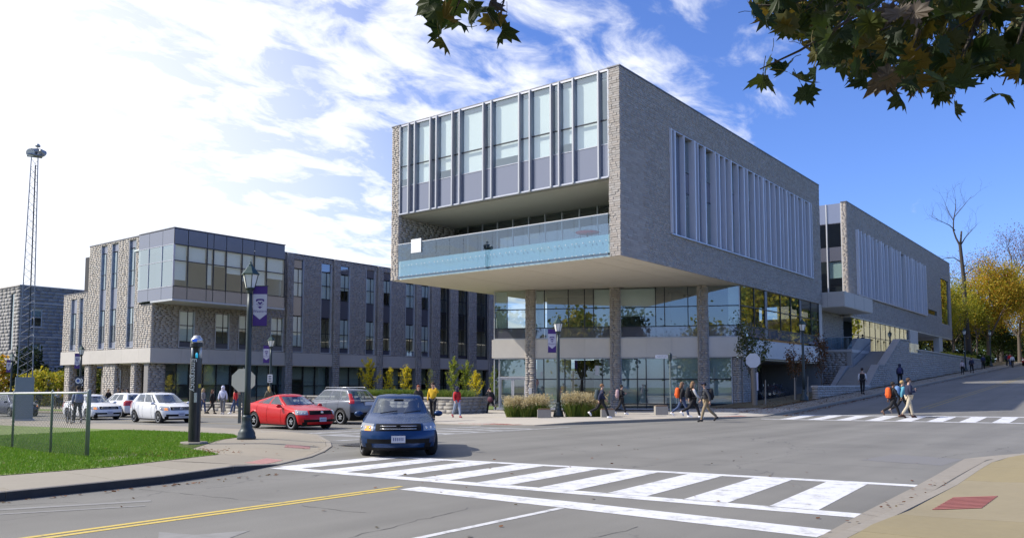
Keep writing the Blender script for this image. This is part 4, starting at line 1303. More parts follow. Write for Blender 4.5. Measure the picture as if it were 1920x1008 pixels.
MB().box(XW - 2.2, XW - 2.0, 36, 81, 4.8, 14).build('interior_wall', m_intr, G)
MB().box(XW - 3, XW - .45, 36, 81, 8.2, 10.1).build('floor_slab', m_intd, G)
# proud pillars from ground to roof
pl = [(47.75, 48.46), (53.45, 54.2), (59.4, 60.12), (65.2, 65.95), (67.7, 69.05), (70.85, 72.15), (74.15, 75.5), (78.0, 79.3)]
for k, (a, b) in enumerate(pl):
    bar(G, 'pillar', o, PY, PX, a + .02, b - .02, -.5, ZW + .02, -.4, .26, m_mortar)
    brickwork(G, G, o + PX * .26, PY, PX, a, b, -.3, ZW + .02, seed=90 + k, course=.2, lens=(.3, .45))
    brickwork(G, G, o + PY * a, PX, -PY, 0, .26, -.3, ZW + .02, seed=100 + k, course=.2, lens=(.26, .3))
MB().box(XW - .42, XW + .06, 45.1, 82, ZW + .025, ZW + .1).build('parapet_cap', MATS['parapet_metal'], G)
MB().box(-75.4, XW - .42, YW + .3, 82, ZW - .4, ZW - .2).build('roof', m_panel, G)
# concrete band and recessed ground floor
by = [YW - .1, 37.2, 39.8, 42.4, 45.0, 47.7] + [48.5 + 2.45*i for i in range(14)]
for a, b in zip(by, by[1:]):
    bar(G, 'band_panel', o, PY, PX, a + .006, b - .006, 3.5, 4.70, -.5, .1, m_conc)
MB().box(XW - 2, XW + .05, YW, 82, 3.44, 3.498).build('soffit_panel', m_soffit, G)
og = Vector((XW - .9, 0, 0))
gy_ = [36.2, 37.4, 38.6, 39.9, 41.2, 42.6, 44.0, 45.4, 46.7, 47.75]
while gy_[-1] < 80:
    gy_.append(gy_[-1] + 1.45)
for i, (a, b) in enumerate(zip(gy_, gy_[1:])):
    mt = m_glass
    pane(G, 'window_pane', og, PY, PX, a + .03, b - .03, 1.62, 3.42, 0, mt)
    pane(G, 'window_pane', og, PY, PX, a + .03, b - .03, -.3, 1.56, 0, mt)
    bar(G, 'mullion', og, PY, PX, b - .03, b + .03, -.4, 3.44, -.1, .04, m_darkfr)
    if rw.random() < .6:
        bar(G, 'roller_blind', og, PY, PX, a + .05, b - .05, rw.choice([2.2, 1.7, .6, .2]), 3.4, -.2, -.19, m_blind)
bar(G, 'transom', og, PY, PX, 36.2, gy_[-1], 1.56, 1.62, -.1, .03, m_darkfr)
for k in range(11):
    MB().box(XW - 2.6 - (.9 if k % 3 == 1 else 0), XW - 2.4 - (.9 if k % 3 == 1 else 0), 36 + 4.2*k, 39.4 + 4.2*k, -.34, 3.42).build('interior_wall', m_blind if k % 3 else m_intr, G)
MB().box(XW - 5, XW - 4.8, 36, 82, -.6, 3.44).build('interior_wall', m_intd, G)
MB().box(XW - 4.7, XW - 1.0, 36, 82, 3.40, 3.43).build('interior_ceiling', m_blind, G)
MB().box(XW - 4.8, XW - 1, 36, 82, -.6, -.35).build('floor_slab', m_conc, G)
brickwork(G, G, Vector((XW - .55, 0, 0)), PY, PX, YW + .1, 36.2, -.4, 3.44, seed=110, course=.2)
MB().box(XW - 1.2, XW - .56, YW + .1, 36.18, -.5, 3.44).build('pier', m_mortar, G)
# glazed bay on the top floor
ob = Vector((-61.05, 0, 0))
by = [34.4, 35.61, 37.32, 37.91, 39.1, 40.64, 41.86, 43.11, 45.03]
for i, (a, b) in enumerate(zip(by, by[1:])):
    for z0, z1, mt, nm in ((8.52, 9.5, m_spand, 'spandrel_panel'), (9.56, 11.58, m_glass_cl, 'window_pane'), (11.64, 12.88, m_glass_cl, 'window_pane'), (12.94, 14.16, m_panel, 'fascia_panel')):
        pane(G, nm, ob, PY, PX, a + .03, b - .03, z0, z1, 0, mt)
    bar(G, 'mullion', ob, PY, PX, b - .03, b + .03, 9.5, 12.94, -.1, .05, m_darkfr)
    bar(G, 'roller_blind', ob, PY, PX, a + .05, b - .05, 11.7 - 1.9 * rw.random(), 12.85, -.2, -.19, m_blind)
for z in (9.53, 11.61, 12.91):
    bar(G, 'transom', ob, PY, PX, 34.4, 45.03, z - .03, z + .03, -.1, .04, m_darkfr)
os_ = Vector((0, 34.38, 0))
bx2 = [-66.6, -64.89, -62.8, -61.05]
for a, b in zip(bx2, bx2[1:]):
    for z0, z1, mt, nm in ((8.52, 9.5, m_spand, 'spandrel_panel'), (9.56, 11.58, m_glass_hi, 'window_pane'), (11.64, 12.88, m_glass_hi, 'window_pane'), (12.94, 14.16, m_spand, 'fascia_panel')):
        pane(G, nm, os_, PX, -PY, a + .02, b - .02, z0, z1, 0, mt)
    bar(G, 'mullion', os_, PX, -PY, b - .03, b + .03, 9.5, 12.94, -.1, .05, m_alu)
for z in (9.53, 11.61, 12.91):
    bar(G, 'transom', os_, PX, -PY, -66.6, -61.05, z - .03, z + .03, -.1, .04, m_alu)
MB().box(-64.4, -61.0, 34.34, 45.08, 8.36, 8.5).build('soffit_trim', m_whitefr, G)
MB().box(-66.6, -61.02, 34.36, 45.06, ZW + .001, ZW + .08).build('parapet_cap', MATS['parapet_metal'], G)
MB().box(-64.5, -61.1, 44.95, 45.02, 8.5, ZW).build('cheek_wall', m_panel, G)
m_cool = pmat('cool_grey_wall', (.20, .28, .31), .8, var=.12, scale=.8)
MB().box(-67.8, -67.6, 34.7, 45, 8.5, 14).build('interior_wall', m_cool, G)
MB().box(-67.6, -61.3, 44.7, 44.9, 8.5, 14).build('interior_wall', m_cool, G)
MB().box(-67.6, -61.2, 34.6, 44.9, 8.52, 9.4).build('floor_slab', m_cool, G)
MB().box(-67.6, -61.2, 34.5, 44.9, 12.95, 13.05).build('interior_ceiling', m_blind, G)
# end facade towards the street
oe = Vector((0, YW, 0))
we = [(-68.63, -67.42), (-71.66, -70.48), (-73.61, -72.48)]
wl = [(-77.43, -76.65), (-79.14, -77.96)]
hE = [(a, b, 4.75, 14.0) for a, b in we]
brickwork(G, G, oe, PX, -PY, -75.87, -66.62, 4.7, ZW, hE, seed=120, course=.16, lens=(.3, .65), proud=(.005, .022))
backing(G, 'wall', oe, PX, -PY, -75.87, -66.62, 4.7, ZW, hE, .4, m_mortar, c1=-.004)
brickwork(G, G, oe, PX, -PY, -66.62, XW, 4.7, 8.35, [], seed=121, course=.16, lens=(.3, .65), proud=(.005, .022))
backing(G, 'wall', oe, PX, -PY, -66.62, XW - .41, 4.7, 8.35, [], .4, m_mortar, c1=-.004)
hL = [(a, b, 4.75, 9.6) for a, b in wl]
brickwork(G, G, oe, PX, -PY, -80.7, -75.9, 4.7, 10.05, hL, seed=122, course=.16, lens=(.3, .65), proud=(.005, .022))
backing(G, 'wall', oe, PX, -PY, -80.7, -75.9, 4.7, 10.05, hL, .4, m_mortar, c1=-.004)
MB().box(-80.75, -75.9, YW - .04, YW + .5, 10.055, 10.13).build('parapet_cap', MATS['parapet_metal'], G)
MB().box(-79.6, -75.9, YW + 2.2, YW + 6, 9, 11.3).build('wall', m_stone, G)
RE = [(4.78, 5.4, m_spand), (5.4, 6.8, m_glass_dk), (6.8, 8.2, m_glass_hi), (8.2, 10.1, m_spand), (10.1, 11.4, m_glass_hi), (11.4, 13.3, m_glass_hi), (13.3, 13.98, m_spand)]
for a, b in we:
    win(a, b, RE, oe, PX, -PY, fr=m_alu)
for a, b in wl:
    win(a, b, RE[:3] + [(8.2, 9.55, m_spand)], oe, PX, -PY, fr=m_alu)
MB().box(-80, -66.8, YW + 1.5, YW + 1.7, 4.8, 13.8).build('interior_wall', m_intd, G)
MB().box(-75.9, -66.6, YW - .04, YW + .5, ZW + .001, ZW + .08).build('parapet_cap', MATS['parapet_metal'], G)
bx3 = [-80.75, -77.8, -74.9, -72.0, -69.1, -66.3, XW + .1]
for a, b in zip(bx3, bx3[1:]):
    bar(G, 'band_panel', oe, PX, -PY, a + .006, b - .006 - (.0 if b < XW else .0), 3.5, 4.70, -.45, .1, m_conc)
MB().box(-80.75, XW - .05, YW + .46, YW + 4.5, 3.44, 3.498).build('soffit_panel', m_soffit, G)
for k, (a, b) in enumerate(((-80.2, -79.2), (-76.2, -75.3), (-72.74, -70.6), (-67.86, -67.2))):
    MB().box(a + .02, b - .02, YW + .12, YW + .75, -.8, 3.5).build('pillar', m_mortar, G)
    brickwork(G, G, oe + PY * .1, PX, -PY, a, b, -.6, 3.46, seed=130 + k, course=.16, lens=(.3, .65), proud=(.005, .022))
    brickwork(G, G, Vector((b, 0, 0)), PY, PX, YW + .12, YW + .75, -.6, 3.46, seed=140 + k, course=.2)
brickwork(G, G, Vector((0, YW + 3.4, 0)), PX, -PY, -76, -66.0, -.6, 3.44, seed=150, course=.2)
MB().box(-80, -66, YW + 3.42, YW + 3.8, -.8, 3.44).build('wall', m_mortar, G)

# ---------------------------------------------------------------- far stone hall at the left edge
H_ = thing('stone_hall', 'plain grey stone building with sash windows at the far left edge', 'building', (-112, 45, 0))
XH, YH, ZH = -110.0, 41.9, 13.9
oh = Vector((XH, 0, 0)); oh2 = Vector((0, YH, 0))
wh = [(43.3, 44.6, 8.9, 11.3), (43.3, 44.6, 4.7, 6.9), (48, 49.3, 8.9, 11.3), (48, 49.3, 4.7, 6.9)]
MB().box(-140, XH - .3, YH + .3, 60, -1, ZH - .3).build('core', m_intd, H_)
m_hall = pmat('hall_stone', (0.27, 0.26, 0.25), .85, var=.15, scale=4, island=.12, col2=(.29, .28, .27))
def hbrick(o, u, n, a0, a1, holes, seed):
    brickwork(H_, H_, o, u, n, a0, a1, -.8, ZH, holes, course=.45, lens=(.6, 1.6), proud=(.003, .010), gap=.006, seed=seed, mat=m_hall)
    backing(H_, 'wall', o, u, n, a0, a1, -.8, ZH, holes, .25, m_hall, c1=-.003)
wh2 = [(-112.5, -111.6, 6.0, 13.0)]
hbrick(oh, PY, PX, YH, 60, wh, 160)
hbrick(oh2, PX, -PY, -140, XH, wh2, 161)
for (a, b, z0, z1) in wh:
    f = bar(H_, 'window', oh, PY, PX, a, b, z0 - .12, z0, -.2, .08, m_conc)
    pane(H_, 'pane', oh, PY, PX, a + .08, b - .08, z0 + .08, (z0+z1)/2 - .04, -.12, m_glass_dk, parent=f)
    pane(H_, 'pane', oh, PY, PX, a + .08, b - .08, (z0+z1)/2 + .04, z1 - .08, -.12, m_glass_dk, parent=f)
    bar(H_, 'blind', oh, PY, PX, a + .1, b - .1, lerp(z0, z1, .55), z1 - .1, -.2, -.18, m_blind, f)
    for q in ((a, a + .08, z0, z1), (b - .08, b, z0, z1), (a + .08, b - .08, z1 - .08, z1), (a + .08, b - .08, z0, z0 + .08), (a + .08, b - .08, (z0+z1)/2 - .04, (z0+z1)/2 + .04)):
        bar(H_, 'frame', oh, PY, PX, *q, -.15, -.05, m_whitefr, f)
for (a, b, z0, z1) in wh2:
    pane(H_, 'window_pane', oh2, PX, -PY, a, b, z0, z1, -.1, m_glass_hi)
MB().box(-140.1, XH + .1, YH - .1, 60, ZH, ZH + .15).build('coping', m_conc, H_)
for z in (7.6, 11.8, 3.6):
    bar(H_, 'string_course', oh, PY, PX, YH, 60, z, z + .12, .021, .05, m_conc)

# ---------------------------------------------------------------- walls and planters in the courtyard
P_ = thing('raised_planter', 'large raised stone planter with grass mounds beside the courtyard path', 'planter', (-39, 36.9, -.1))
MB().box(-46.5, -31.9, 35.4, 38.4, -.4, .80).build('core', m_earth, P_)
m_plst = pmat('planter_stone', (0.29, 0.275, 0.25), .85, var=.16, scale=5, island=.12, bump=.002, bscale=30)
for (oo, u, n, a0, a1, sd) in ((Vector((0, 35.3, 0)), PX, -PY, -46.6, -31.8, 1), (Vector((-31.8, 0, 0)), PY, PX, 35.3, 38.5, 2)):
    brickwork(P_, P_, oo, u, n, a0, a1, -.2, .86, seed=170 + sd, course=.2, lens=(.4, .9), mat=m_plst, gap=.006, proud=(.001, .006))
    backing(P_, 'wall', oo, u, n, a0, a1, -.4, .86, [], .25, m_mortar, c1=-.004)
MB().box(-46.65, -31.75, 35.22, 35.62, .862, .95).build('coping', m_plst, P_)
MB().box(-32.12, -31.75, 35.63, 38.5, .862, .95).build('coping', m_plst, P_)
Q_ = thing('seat_wall', 'low pale stone seat wall behind the people on the far pavement', 'wall', (-54, 34, -.3))
brickwork(Q_, Q_, Vector((0, 33.9, 0)), PX, -PY, -62.5, -46.9, -.3, .28, seed=175, course=.29, lens=(.6, 1.4), mat=m_plst, gap=.006, proud=(.001, .006))
MB().box(-62.5, -46.9, 33.92, 34.4, -.4, .28).build('core', m_mortar, Q_)
MB().box(-62.55, -46.85, 33.84, 34.45, .282, .37).build('coping', m_plst, Q_)
Q2 = thing('seat_wall', 'curved pale concrete bench block by the wing entrance behind the white sedan', 'wall', (-66.5, 32.6, -.4))
MB().prism([(-68.5, 32.2), (-66.5, 31.8), (-64.3, 32.0), (-63.2, 32.8), (-64.0, 33.3), (-66.4, 32.7), (-68.4, 33.1)], -.45, .12).build('block', m_plst, Q2)
MB().prism([(-70.5, 33.0), (-68.7, 33.0), (-68.7, 33.5), (-70.5, 33.5)], -.45, .45).build('block', m_plst, Q2)
Q3 = [((-23.62, 32.93), 0.45, 'square concrete seat block at the left of the tall lamp'), ((-21.31, 35.11), .42, 'square concrete seat block between the plume grass and the glass front'), ((-20.48, 39.18), .50, 'square concrete seat block by the street name sign')]
for (x, y), hgt, lab in Q3:
    t = thing('seat_block', lab, 'seat block', (x, y, hz(x, y) + .13), R(38), 'concrete seat blocks at the corner')
    MB().prism([(-.33, -.28), (.33, -.28), (.33, .28), (-.33, .28)], 0, hgt - .05).build('body', m_plst, t, world=False)
    MB().prism([(-.30, -.25), (.30, -.25), (.30, .25), (-.30, .25)], hgt - .05, hgt).build('top', pmat('bench_wood', (.16, .10, .06), .7), t, world=False)

# building across the hill street, seen in the terrace glass only
E_ = thing('opposite_hall', 'beige stone hall across the hill street, seen only as a reflection in the terrace glass', 'building', (8, 215, 5.7))
m_beige = pmat('beige_limestone', (0.50, 0.43, 0.31), .85, var=.15, scale=1.5, island=.1)
hs = [(162 + 5.5*i, 164.2 + 5.5*i, z0, z0 + 3.4) for i in range(22) for z0 in (8.5, 14.5)]
backing(E_, 'wall', Vector((6, 0, 0)), PY, -PX, 158, 288, 4, 22, hs, .5, m_beige)
MB().box(6.6, 20, 158, 288, 4, 21.8).build('core', m_intd, E_)
MB().box(5.8, 20.1, 157.8, 288.2, 22, 22.4).build('coping', m_beige, E_)

# ---------------------------------------------------------------- street furniture
CAMZ = R(37.9)
m_lamp = pmat('dark_green_iron', (0.035, 0.05, 0.055), 0.45, metal=.2, var=.15, scale=12, spec=.5)
m_lglass = pmat('frosted_lamp_glass', (0.78, 0.78, 0.74), .35, var=.08)
m_cap = pmat('green_lamp_roof', (0.04, 0.075, 0.07), .4, metal=.3)
m_purple = pmat('purple_cloth', (0.058, 0.022, 0.17), .75, var=.08)
m_bwhite = pmat('banner_white', (0.50, 0.49, 0.56), .75, var=.05)
WEST = text_mesh('Western', .115, .0008)
def banner(parent, sgn, z0, wd=.42, h=1.18, side=0.10):
    x0 = side if sgn > 0 else -side - wd
    b = MB().box(x0, x0 + wd, -.006, .006, z0, z0 + h).build('banner', m_purple, parent, world=False)
    xc = x0 + wd / 2
    MB().extr([(xc - wd/2 + .004, -.0075, z0 + h*.80), (xc + wd/2 - .004, -.0075, z0 + h*.80), (xc + wd/2 - .004, -.0075, z0 + h*.30), (xc, -.0075, z0 + h*.16), (xc - wd/2 + .004, -.0075, z0 + h*.30)][::-1], (0, -.001, 0)).build('white_field', m_bwhite, b, world=False)
    cz = z0 + h * .58
    q = -.0098
    P = lambda pts: [(xc + a, q, cz + c) for a, c in pts]
    cr = MB()
    for poly in ([(-.125, .085), (-.1, .115), (0, .125), (.1, .115), (.125, .085), (.12, .03), (.085, .05), (.06, .075), (-.06, .075), (-.085, .05), (-.12, .03)],
                 [(-.085, .02), (-.03, .035), (0, .0), (.03, .035), (.085, .02), (.03, -.035), (.0, -.06), (-.03, -.035)],
                 [(-.12, -.02), (-.09, -.05), (-.01, -.075), (0, -.07), (-.09, -.03)], [(.12, -.02), (.09, -.05), (.01, -.075), (0, -.07), (.09, -.03)],
                 [(-.085, -.1), (-.03, -.115), (0, -.09), (.03, -.115), (.085, -.1), (.0, -.175)]):
        cr.extr(P(poly)[::-1], (0, -.0008, 0))
    cr.build('crest', m_purple, b, world=False)
    put('lettering', WEST, m_purple, b, (xc, -.0098, z0 + h * .365), (R(90), 0, 0))
    for z in (z0 - .02, z0 + h):
        MB().box(min(x0 + wd, 0) if sgn < 0 else 0, x0 + wd + .03 if sgn > 0 else 0, -.012, .012, z, z + .02).build('banner_arm', m_lamp, parent, world=False) if sgn > 0 else \
            MB().box(x0 - .03, 0, -.012, .012, z, z + .02).build('banner_arm', m_lamp, parent, world=False)
    return b
def lamp(loc, label, H=5.3, ban=0, group='lantern lamp posts'):
    t = thing('street_lamp', label, 'street lamp', loc, CAMZ, group)
    MB().lathe([(.27, 0), (.27, .10), (.25, .13), (.245, .22), (.20, .30), (.16, .36), (.165, .42), (.13, .5), (.125, .62), (.14, .68), (.115, .74)], 18).build('base', m_lamp, t, world=False, smooth=True)
    MB().lathe([(.092, .74), (.088, 1.6), (.080, H - 1.6), (.072, H - 1.02)], 14).build('pole', m_lamp, t, world=False, smooth=True)
    z = H - 1.02
    MB().lathe([(.074, z), (.095, z + .03), (.075, z + .07), (.12, z + .12), (.15, z + .15), (.15, z + .17)], 12).build('collar', m_lamp, t, world=False, smooth=True)
    MB().lathe([(.135, z + .17), (.23, z + .56)], 6).build('lantern_glass', m_lglass, t, world=False)
    for k in range(6):
        a = math.pi * k / 3
        MB().tube([(.137 * math.cos(a), .137 * math.sin(a), z + .17), (.233 * math.cos(a), .233 * math.sin(a), z + .565)], .014, 5).build('glazing_bar', m_lamp, t, world=False)
    MB().lathe([(.27, z + .56), (.275, z + .585), (.20, z + .67), (.12, z + .78), (.07, z + .82), (.06, z + .86)], 6).build('lantern_roof', m_cap, t, world=False)
    MB().lathe([(.05, z + .86), (.055, z + .88), (.02, z + .90), (.035, z + .93), (.012, z + .97), (.004, z + 1.06)], 10).build('finial', m_cap, t, world=False, smooth=True)
    if ban:
        banner(t, ban, H * .63)
    return t
gz = lambda x, y, d=.13: (x, y, hz(x, y) + d)
lamp(gz(-21.06, 14.31, .11), 'tall dark lamp post with purple banner on the near corner pavement', 5.36, 1)
lamp(gz(-23.75, 34.35), 'green capped lamp post with purple banner between the plume grass beds', 5.2, -1)
lamp((-17.42, 52.8, hz(-17.4, 52.8) + .13), 'lamp post without banner beside the small rust coloured trees', 5.35)
l508 = lamp(gz(-47.04, 33.72, .13), 'lamp post with purple banner behind the red car', 5.3, -1)
MB().box(-.17, .17, -.11, -.095, 2.0, 2.55).build('notice_sign', pmat('sign_white', (.65, .65, .65), .5), l508, world=False)
for k in range(3):
    MB().box(-.10, .10, -.115, -.111, 2.08 + .15*k, 2.15 + .15*k).build('sign_mark', m_darkfr, l508, world=False)
l150 = lamp(gz(-67, 30.2, .13), 'lamp post with purple banner and dark square sign by the white sedan', 5.3, -1)
sg = MB().box(-.36, .36, -.14, -.10, 1.95, 2.72).build('square_sign', pmat('sign_navy', (.012, .014, .03), .4), l150, world=False)
ring = MB()
for k in range(24):
    a0, a1 = 2*math.pi*k/24, 2*math.pi*(k+1)/24
    ring.poly([(-.1 + .22*math.cos(a0), -.143, 2.36 + .22*math.sin(a0)), (-.1 + .22*math.cos(a1), -.143, 2.36 + .22*math.sin(a1)), (-.1 + .13*math.cos(a1), -.143, 2.36 + .13*math.sin(a1)), (-.1 + .13*math.cos(a0), -.143, 2.36 + .13*math.sin(a0))][::-1])
ring.build('sign_ring', MATS['sign_white'], sg, world=False)
MB().lathe([(.13, -.1435), (.12, -.144)], 18, c=(-.1, 2.36), axis='y').build('sign_disc', pmat('sign_blue', (.05, .10, .32), .5), sg, world=False)
arc = MB()
for k in range(8):
    a0, a1 = R(-60 + 15*k), R(-60 + 15*(k+1))
    arc.poly([(-.02 + .30*math.cos(a0), -.143, 2.36 + .24*math.sin(a0)), (-.02 + .30*math.cos(a1), -.143, 2.36 + .24*math.sin(a1)), (-.06 + .25*math.cos(a1), -.143, 2.36 + .2*math.sin(a1)), (-.06 + .25*math.cos(a0), -.143, 2.36 + .2*math.sin(a0))][::-1])
arc.build('sign_arc', MATS['sign_white'], sg, world=False)
MB().box(.2, .3, -.144, -.142, 2.0, 2.07).build('sign_mark', MATS['sign_white'], sg, world=False)
lamp(gz(-86.7, 32.6, .13), 'distant lamp post with purple banner left of the lattice mast', 5.3, -1)
lamp((-17.35, 111.5, hz(-17.4, 111.5) + .13), 'lamp post under the autumn tree at the end of the stone wall', 5.3)
lamp((-17.5, 133, hz(-17.5, 133) + .13), 'farthest lamp post up the hill, under the orange foliage', 5.3)

# emergency phone pillar
t = thing('emergency_pillar', 'black emergency phone pillar with a blue light on the corner lawn', 'phone pillar', gz(-20.41, 12.24, .1), CAMZ)
m_blk = pmat('black_enamel', (0.012, 0.012, 0.015), .35, var=.1, coat=.3)
MB().lathe([(.38, 0), (.38, .08), (.36, .10)], 8).build('pad', m_kerb, t, world=False)
MB().lathe([(.155, .10), (.152, 2.32), (.15, 2.35)], 24).build('body', m_blk, t, world=False, smooth=False)
MB().box(-.05, .05, -.05, .05, 2.35, 2.66).build('neck', m_blk, t, world=False)
for x, mt in ((-.105, pmat('clear_tube', (.62, .64, .66), .2)), (.105, MATS['clear_tube'])):
    MB().lathe([(.035, 2.35), (.035, 2.66)], 10, c=(x, 0)).build('light_tube', mt, t, world=False, smooth=True)
MB().lathe([(.03, 2.36), (.032, 2.46), (.012, 2.5)], 10, c=(.035, -.07)).build('indicator_light', emit('cyan_lamp', (.02, .35, .55), .6), t, world=False, smooth=True)
MB().lathe([(.165, 2.66), (.168, 2.76), (.16, 2.77)], 24).build('top_disc', m_blk, t, world=False)
MB().lathe([(.16, 2.771), (.15, 2.87), (.12, 2.91), (.10, 2.92), (.09, 2.96), (.05, 2.97)], 20).build('dome', pmat('dome_silver', (.55, .56, .58), .25, metal=.6), t, world=False, smooth=True)
MB().box(-.06, .06, -.165, -.14, 2.79, 2.87).build('blue_lens', emit('blue_lens', (.03, .10, .55), .5), t, world=False)
put('lettering', text_mesh('Emergency', .20, .0012), pmat('white_vinyl', (.75, .75, .75), .5), t, (-.005, -.1565, 1.90), (R(90), R(90), 0))
MB().box(.125, .150, -.12, .02, 1.55, 1.65).build('button_plate', pmat('yellow_plate', (.55, .45, .05), .5), t, world=False)
MB().box(.03, .10, -.165, -.13, 1.16, 1.42).build('phone_panel', MATS['dome_silver'], t, world=False)

def octo(r):
    return [(r * math.cos(R(22.5 + 45*k)), r * math.sin(R(22.5 + 45*k))) for k in range(8)]
m_signback = pmat('sign_back_grey', (.36, .36, .35), .5, metal=.3, var=.08)
m_signback2 = pmat('sign_back_tan', (.80, .70, .54), .5, metal=.2, var=.08)
m_post = pmat('galvanised_post', (.10, .115, .11), .5, metal=.4, var=.1)
t = thing('stop_sign', 'back of a tan octagonal stop sign behind the near lamp post', 'road sign', gz(-26.4, 17.75, .13), R(42))
MB().tube([(0, .03, 0), (0, .03, 2.3)], .035, 8).build('post', m_post, t, world=False)
MB().extr([(a, 0, 1.82 + b) for a, b in octo(.46)], (0, -.012, 0)).build('plate', m_signback2, t, world=False)
MB().extr([(a, .008, 1.82 + b) for a, b in octo(.46)], (0, -.006, 0)).build('face', pmat('stop_red', (.45, .02, .02), .4), t, world=False)
MB().box(-.16, -.06, -.03, .02, .25, 1.3).build('side_plate', m_post, t, world=False)
t = thing('stop_sign', 'back of a pale octagonal stop sign on a leaning timber post by the hill crosswalk', 'road sign', gz(-19.0, 48.3, .13), R(37))
MB().tube([(.12, .1, 0), (0, .1, 3.15)], [.15, .12], 10).build('post', pmat('weathered_timber', (.22, .19, .16), .85, var=.25, scale=12), t, world=False)
MB().extr([(a + .02, -.04, 2.72 + b) for a, b in octo(.47)], (0, -.012, 0)).build('plate', pmat('sign_back_pale', (.62, .62, .63), .5), t, world=False)
MB().extr([(a + .02, -.03, 2.72 + b) for a, b in octo(.47)], (0, -.006, 0)).build('face', MATS['stop_red'], t, world=False)
MB().box(.20, .30, -.06, -.04, .9, 2.0).build('notice_strip', m_bwhite, t, world=False)
t = thing('street_name_sign', 'white street name blade on a thin green pole at the corner', 'street sign', gz(-19.93, 39.23, .1), CAMZ)
MB().tube([(0, 0, 0), (0, 0, 3.0)], .045, 10).build('pole', pmat('green_grey_pole', (.16, .19, .17), .5, metal=.3), t, world=False)
MB().lathe([(.05, 2.85), (.1, 2.95), (.11, 3.1), (.11, 3.2), (.08, 3.25), (.02, 3.3)], 10).build('cap', m_lamp, t, world=False)
bl = MB().box(-.78, -.11, -.008, .008, 3.0, 3.18).build('name_blade', pmat('blade_white', (.72, .72, .74), .5), t, world=False)
put('lettering', text_mesh('HURON DR', .10, .0008), m_darkfr, bl, (-.445, -.0095, 3.09), (R(90), 0, 0))
MB().box(-.008, .008, .11, .72, 3.0, 3.17).build('name_blade', pmat('blade_tan', (.45, .38, .27), .6), t, world=False).rotation_euler = (0, 0, R(-38))

# chain link fence
m_galv = pmat('galvanised_steel', (.30, .32, .32), .45, metal=.5, var=.12, scale=20)
t = thing('chain_link_fence', 'galvanised chain link fence with a pale top rail on the corner lawn', 'fence', gz(-18.39, 8.49, .14))
fp = [(-18.39, 8.49), (-20.1, 8.45), (-22.95, 8.72), (-26.2, 9.0), (-29.5, 9.3), (-33, 9.6)]
for k, (x, y) in enumerate(fp):
    r_ = .045 if k == 0 else .028
    z0 = hz(x, y) + .12
    MB().lathe([(r_, z0), (r_, z0 + 1.44), (r_*.9, z0 + 1.47), (.01, z0 + 1.5)], 10, c=(x, y)).build('post', pmat('green_grey_post', (.21, .24, .235), .5, metal=.3), t, smooth=True)
rail = [(x, y, hz(x, y) + .14 + 1.40) for x, y in fp]
MB().tube(rail, .026, 8).build('top_rail', pmat('pale_rail', (.6, .6, .6), .4, metal=.3), t, smooth=True)
wires = []
for (x0, y0), (x1, y1) in zip(fp, fp[1:]):
    L = math.hypot(x1 - x0, y1 - y0)
    ux, uy = (x1-x0)/L, (y1-y0)/L
    h = 1.33; s = .10
    k = -h
    while k < L:
        for sg_ in (1, -1):
            a0, a1 = k, k + h
            z0, z1 = (0, h) if sg_ > 0 else (h, 0)
            c0, c1 = max(0, a0), min(L, a1)
            if c1 > c0:
                f0, f1 = (c0 - a0) / h, (c1 - a0) / h
                wires.append(((x0 + ux*c0, y0 + uy*c0, lerp(z0, z1, f0)), (x0 + ux*c1, y0 + uy*c1, lerp(z0, z1, f1))))
        k += s
V = []; F = []
for a, b in wires:
    za, zb = hz(a[0], a[1]) + .16 + a[2], hz(b[0], b[1]) + .16 + b[2]
    n = len(V); wd = .0016
    V += [(a[0], a[1] - .002, za - wd), (a[0], a[1] - .002, za + wd), (b[0], b[1] - .002, zb + wd), (b[0], b[1] - .002, zb - wd),
          (a[0], a[1] + .002, za - wd), (a[0], a[1] + .002, za + wd), (b[0], b[1] + .002, zb + wd), (b[0], b[1] + .002, zb - wd)]
    F += [(n, n+1, n+2, n+3), (n+7, n+6, n+5, n+4), (n+1, n+5, n+6, n+2), (n, n+3, n+7, n+4)]
V = np.array(V) - np.array(t.location)
np_mesh('wire_mesh', V, F, pmat('dull_wire', (.10, .12, .11), .6, metal=.3), t, kind='stuff')

# lattice mast
t = thing('lattice_mast', 'tall tapering steel lattice mast with floodlights on a grey cabinet', 'mast', gz(-45.9, 17.9, .12), R(70))
m_mast = pmat('mast_steel', (.22, .24, .29), .5, metal=.35, var=.12)
m_cab = pmat('grey_cabinet', (.20, .24, .26), .5, var=.08, scale=3)
MB().box(-.42, .42, -.38, .38, .10, 2.25).build('cabinet', m_cab, t, world=False)
MB().box(-.36, .36, -.385, -.381, .3, 2.1).build('cabinet_door', m_cab, t, world=False)
MB().box(-.5, .5, -.45, .45, 0, .10).build('plinth', m_conc, t, world=False)
HT = 13.9
def half(z): return lerp(.34, .15, (z - 2.2) / (HT - 2.2))
cor = [(-1, -1), (1, -1), (1, 1), (-1, 1)]
for a, b in cor:
    MB().tube([(a * half(2.2), b * half(2.2), 2.2), (a * half(HT), b * half(HT), HT)], .022, 6).build('leg', m_mast, t, world=False)
nb_ = 26
for k in range(nb_):
    z0 = 2.3 + (HT - 2.5) * k / nb_; z1 = 2.3 + (HT - 2.5) * (k + 1) / nb_
    for i in range(4):
        (a, b), (c, d) = cor[i], cor[(i + 1) % 4]
        if k % 2: (a, b), (c, d) = (c, d), (a, b)
        MB().tube([(a * half(z0), b * half(z0), z0), (c * half(z1), d * half(z1), z1)], .009, 4).build('brace', m_mast, t, world=False)
MB().tube([(.1, 0, 2.2), (.05, 0, HT - .5)], .035, 6).build('cable_run', m_darkfr, t, world=False)
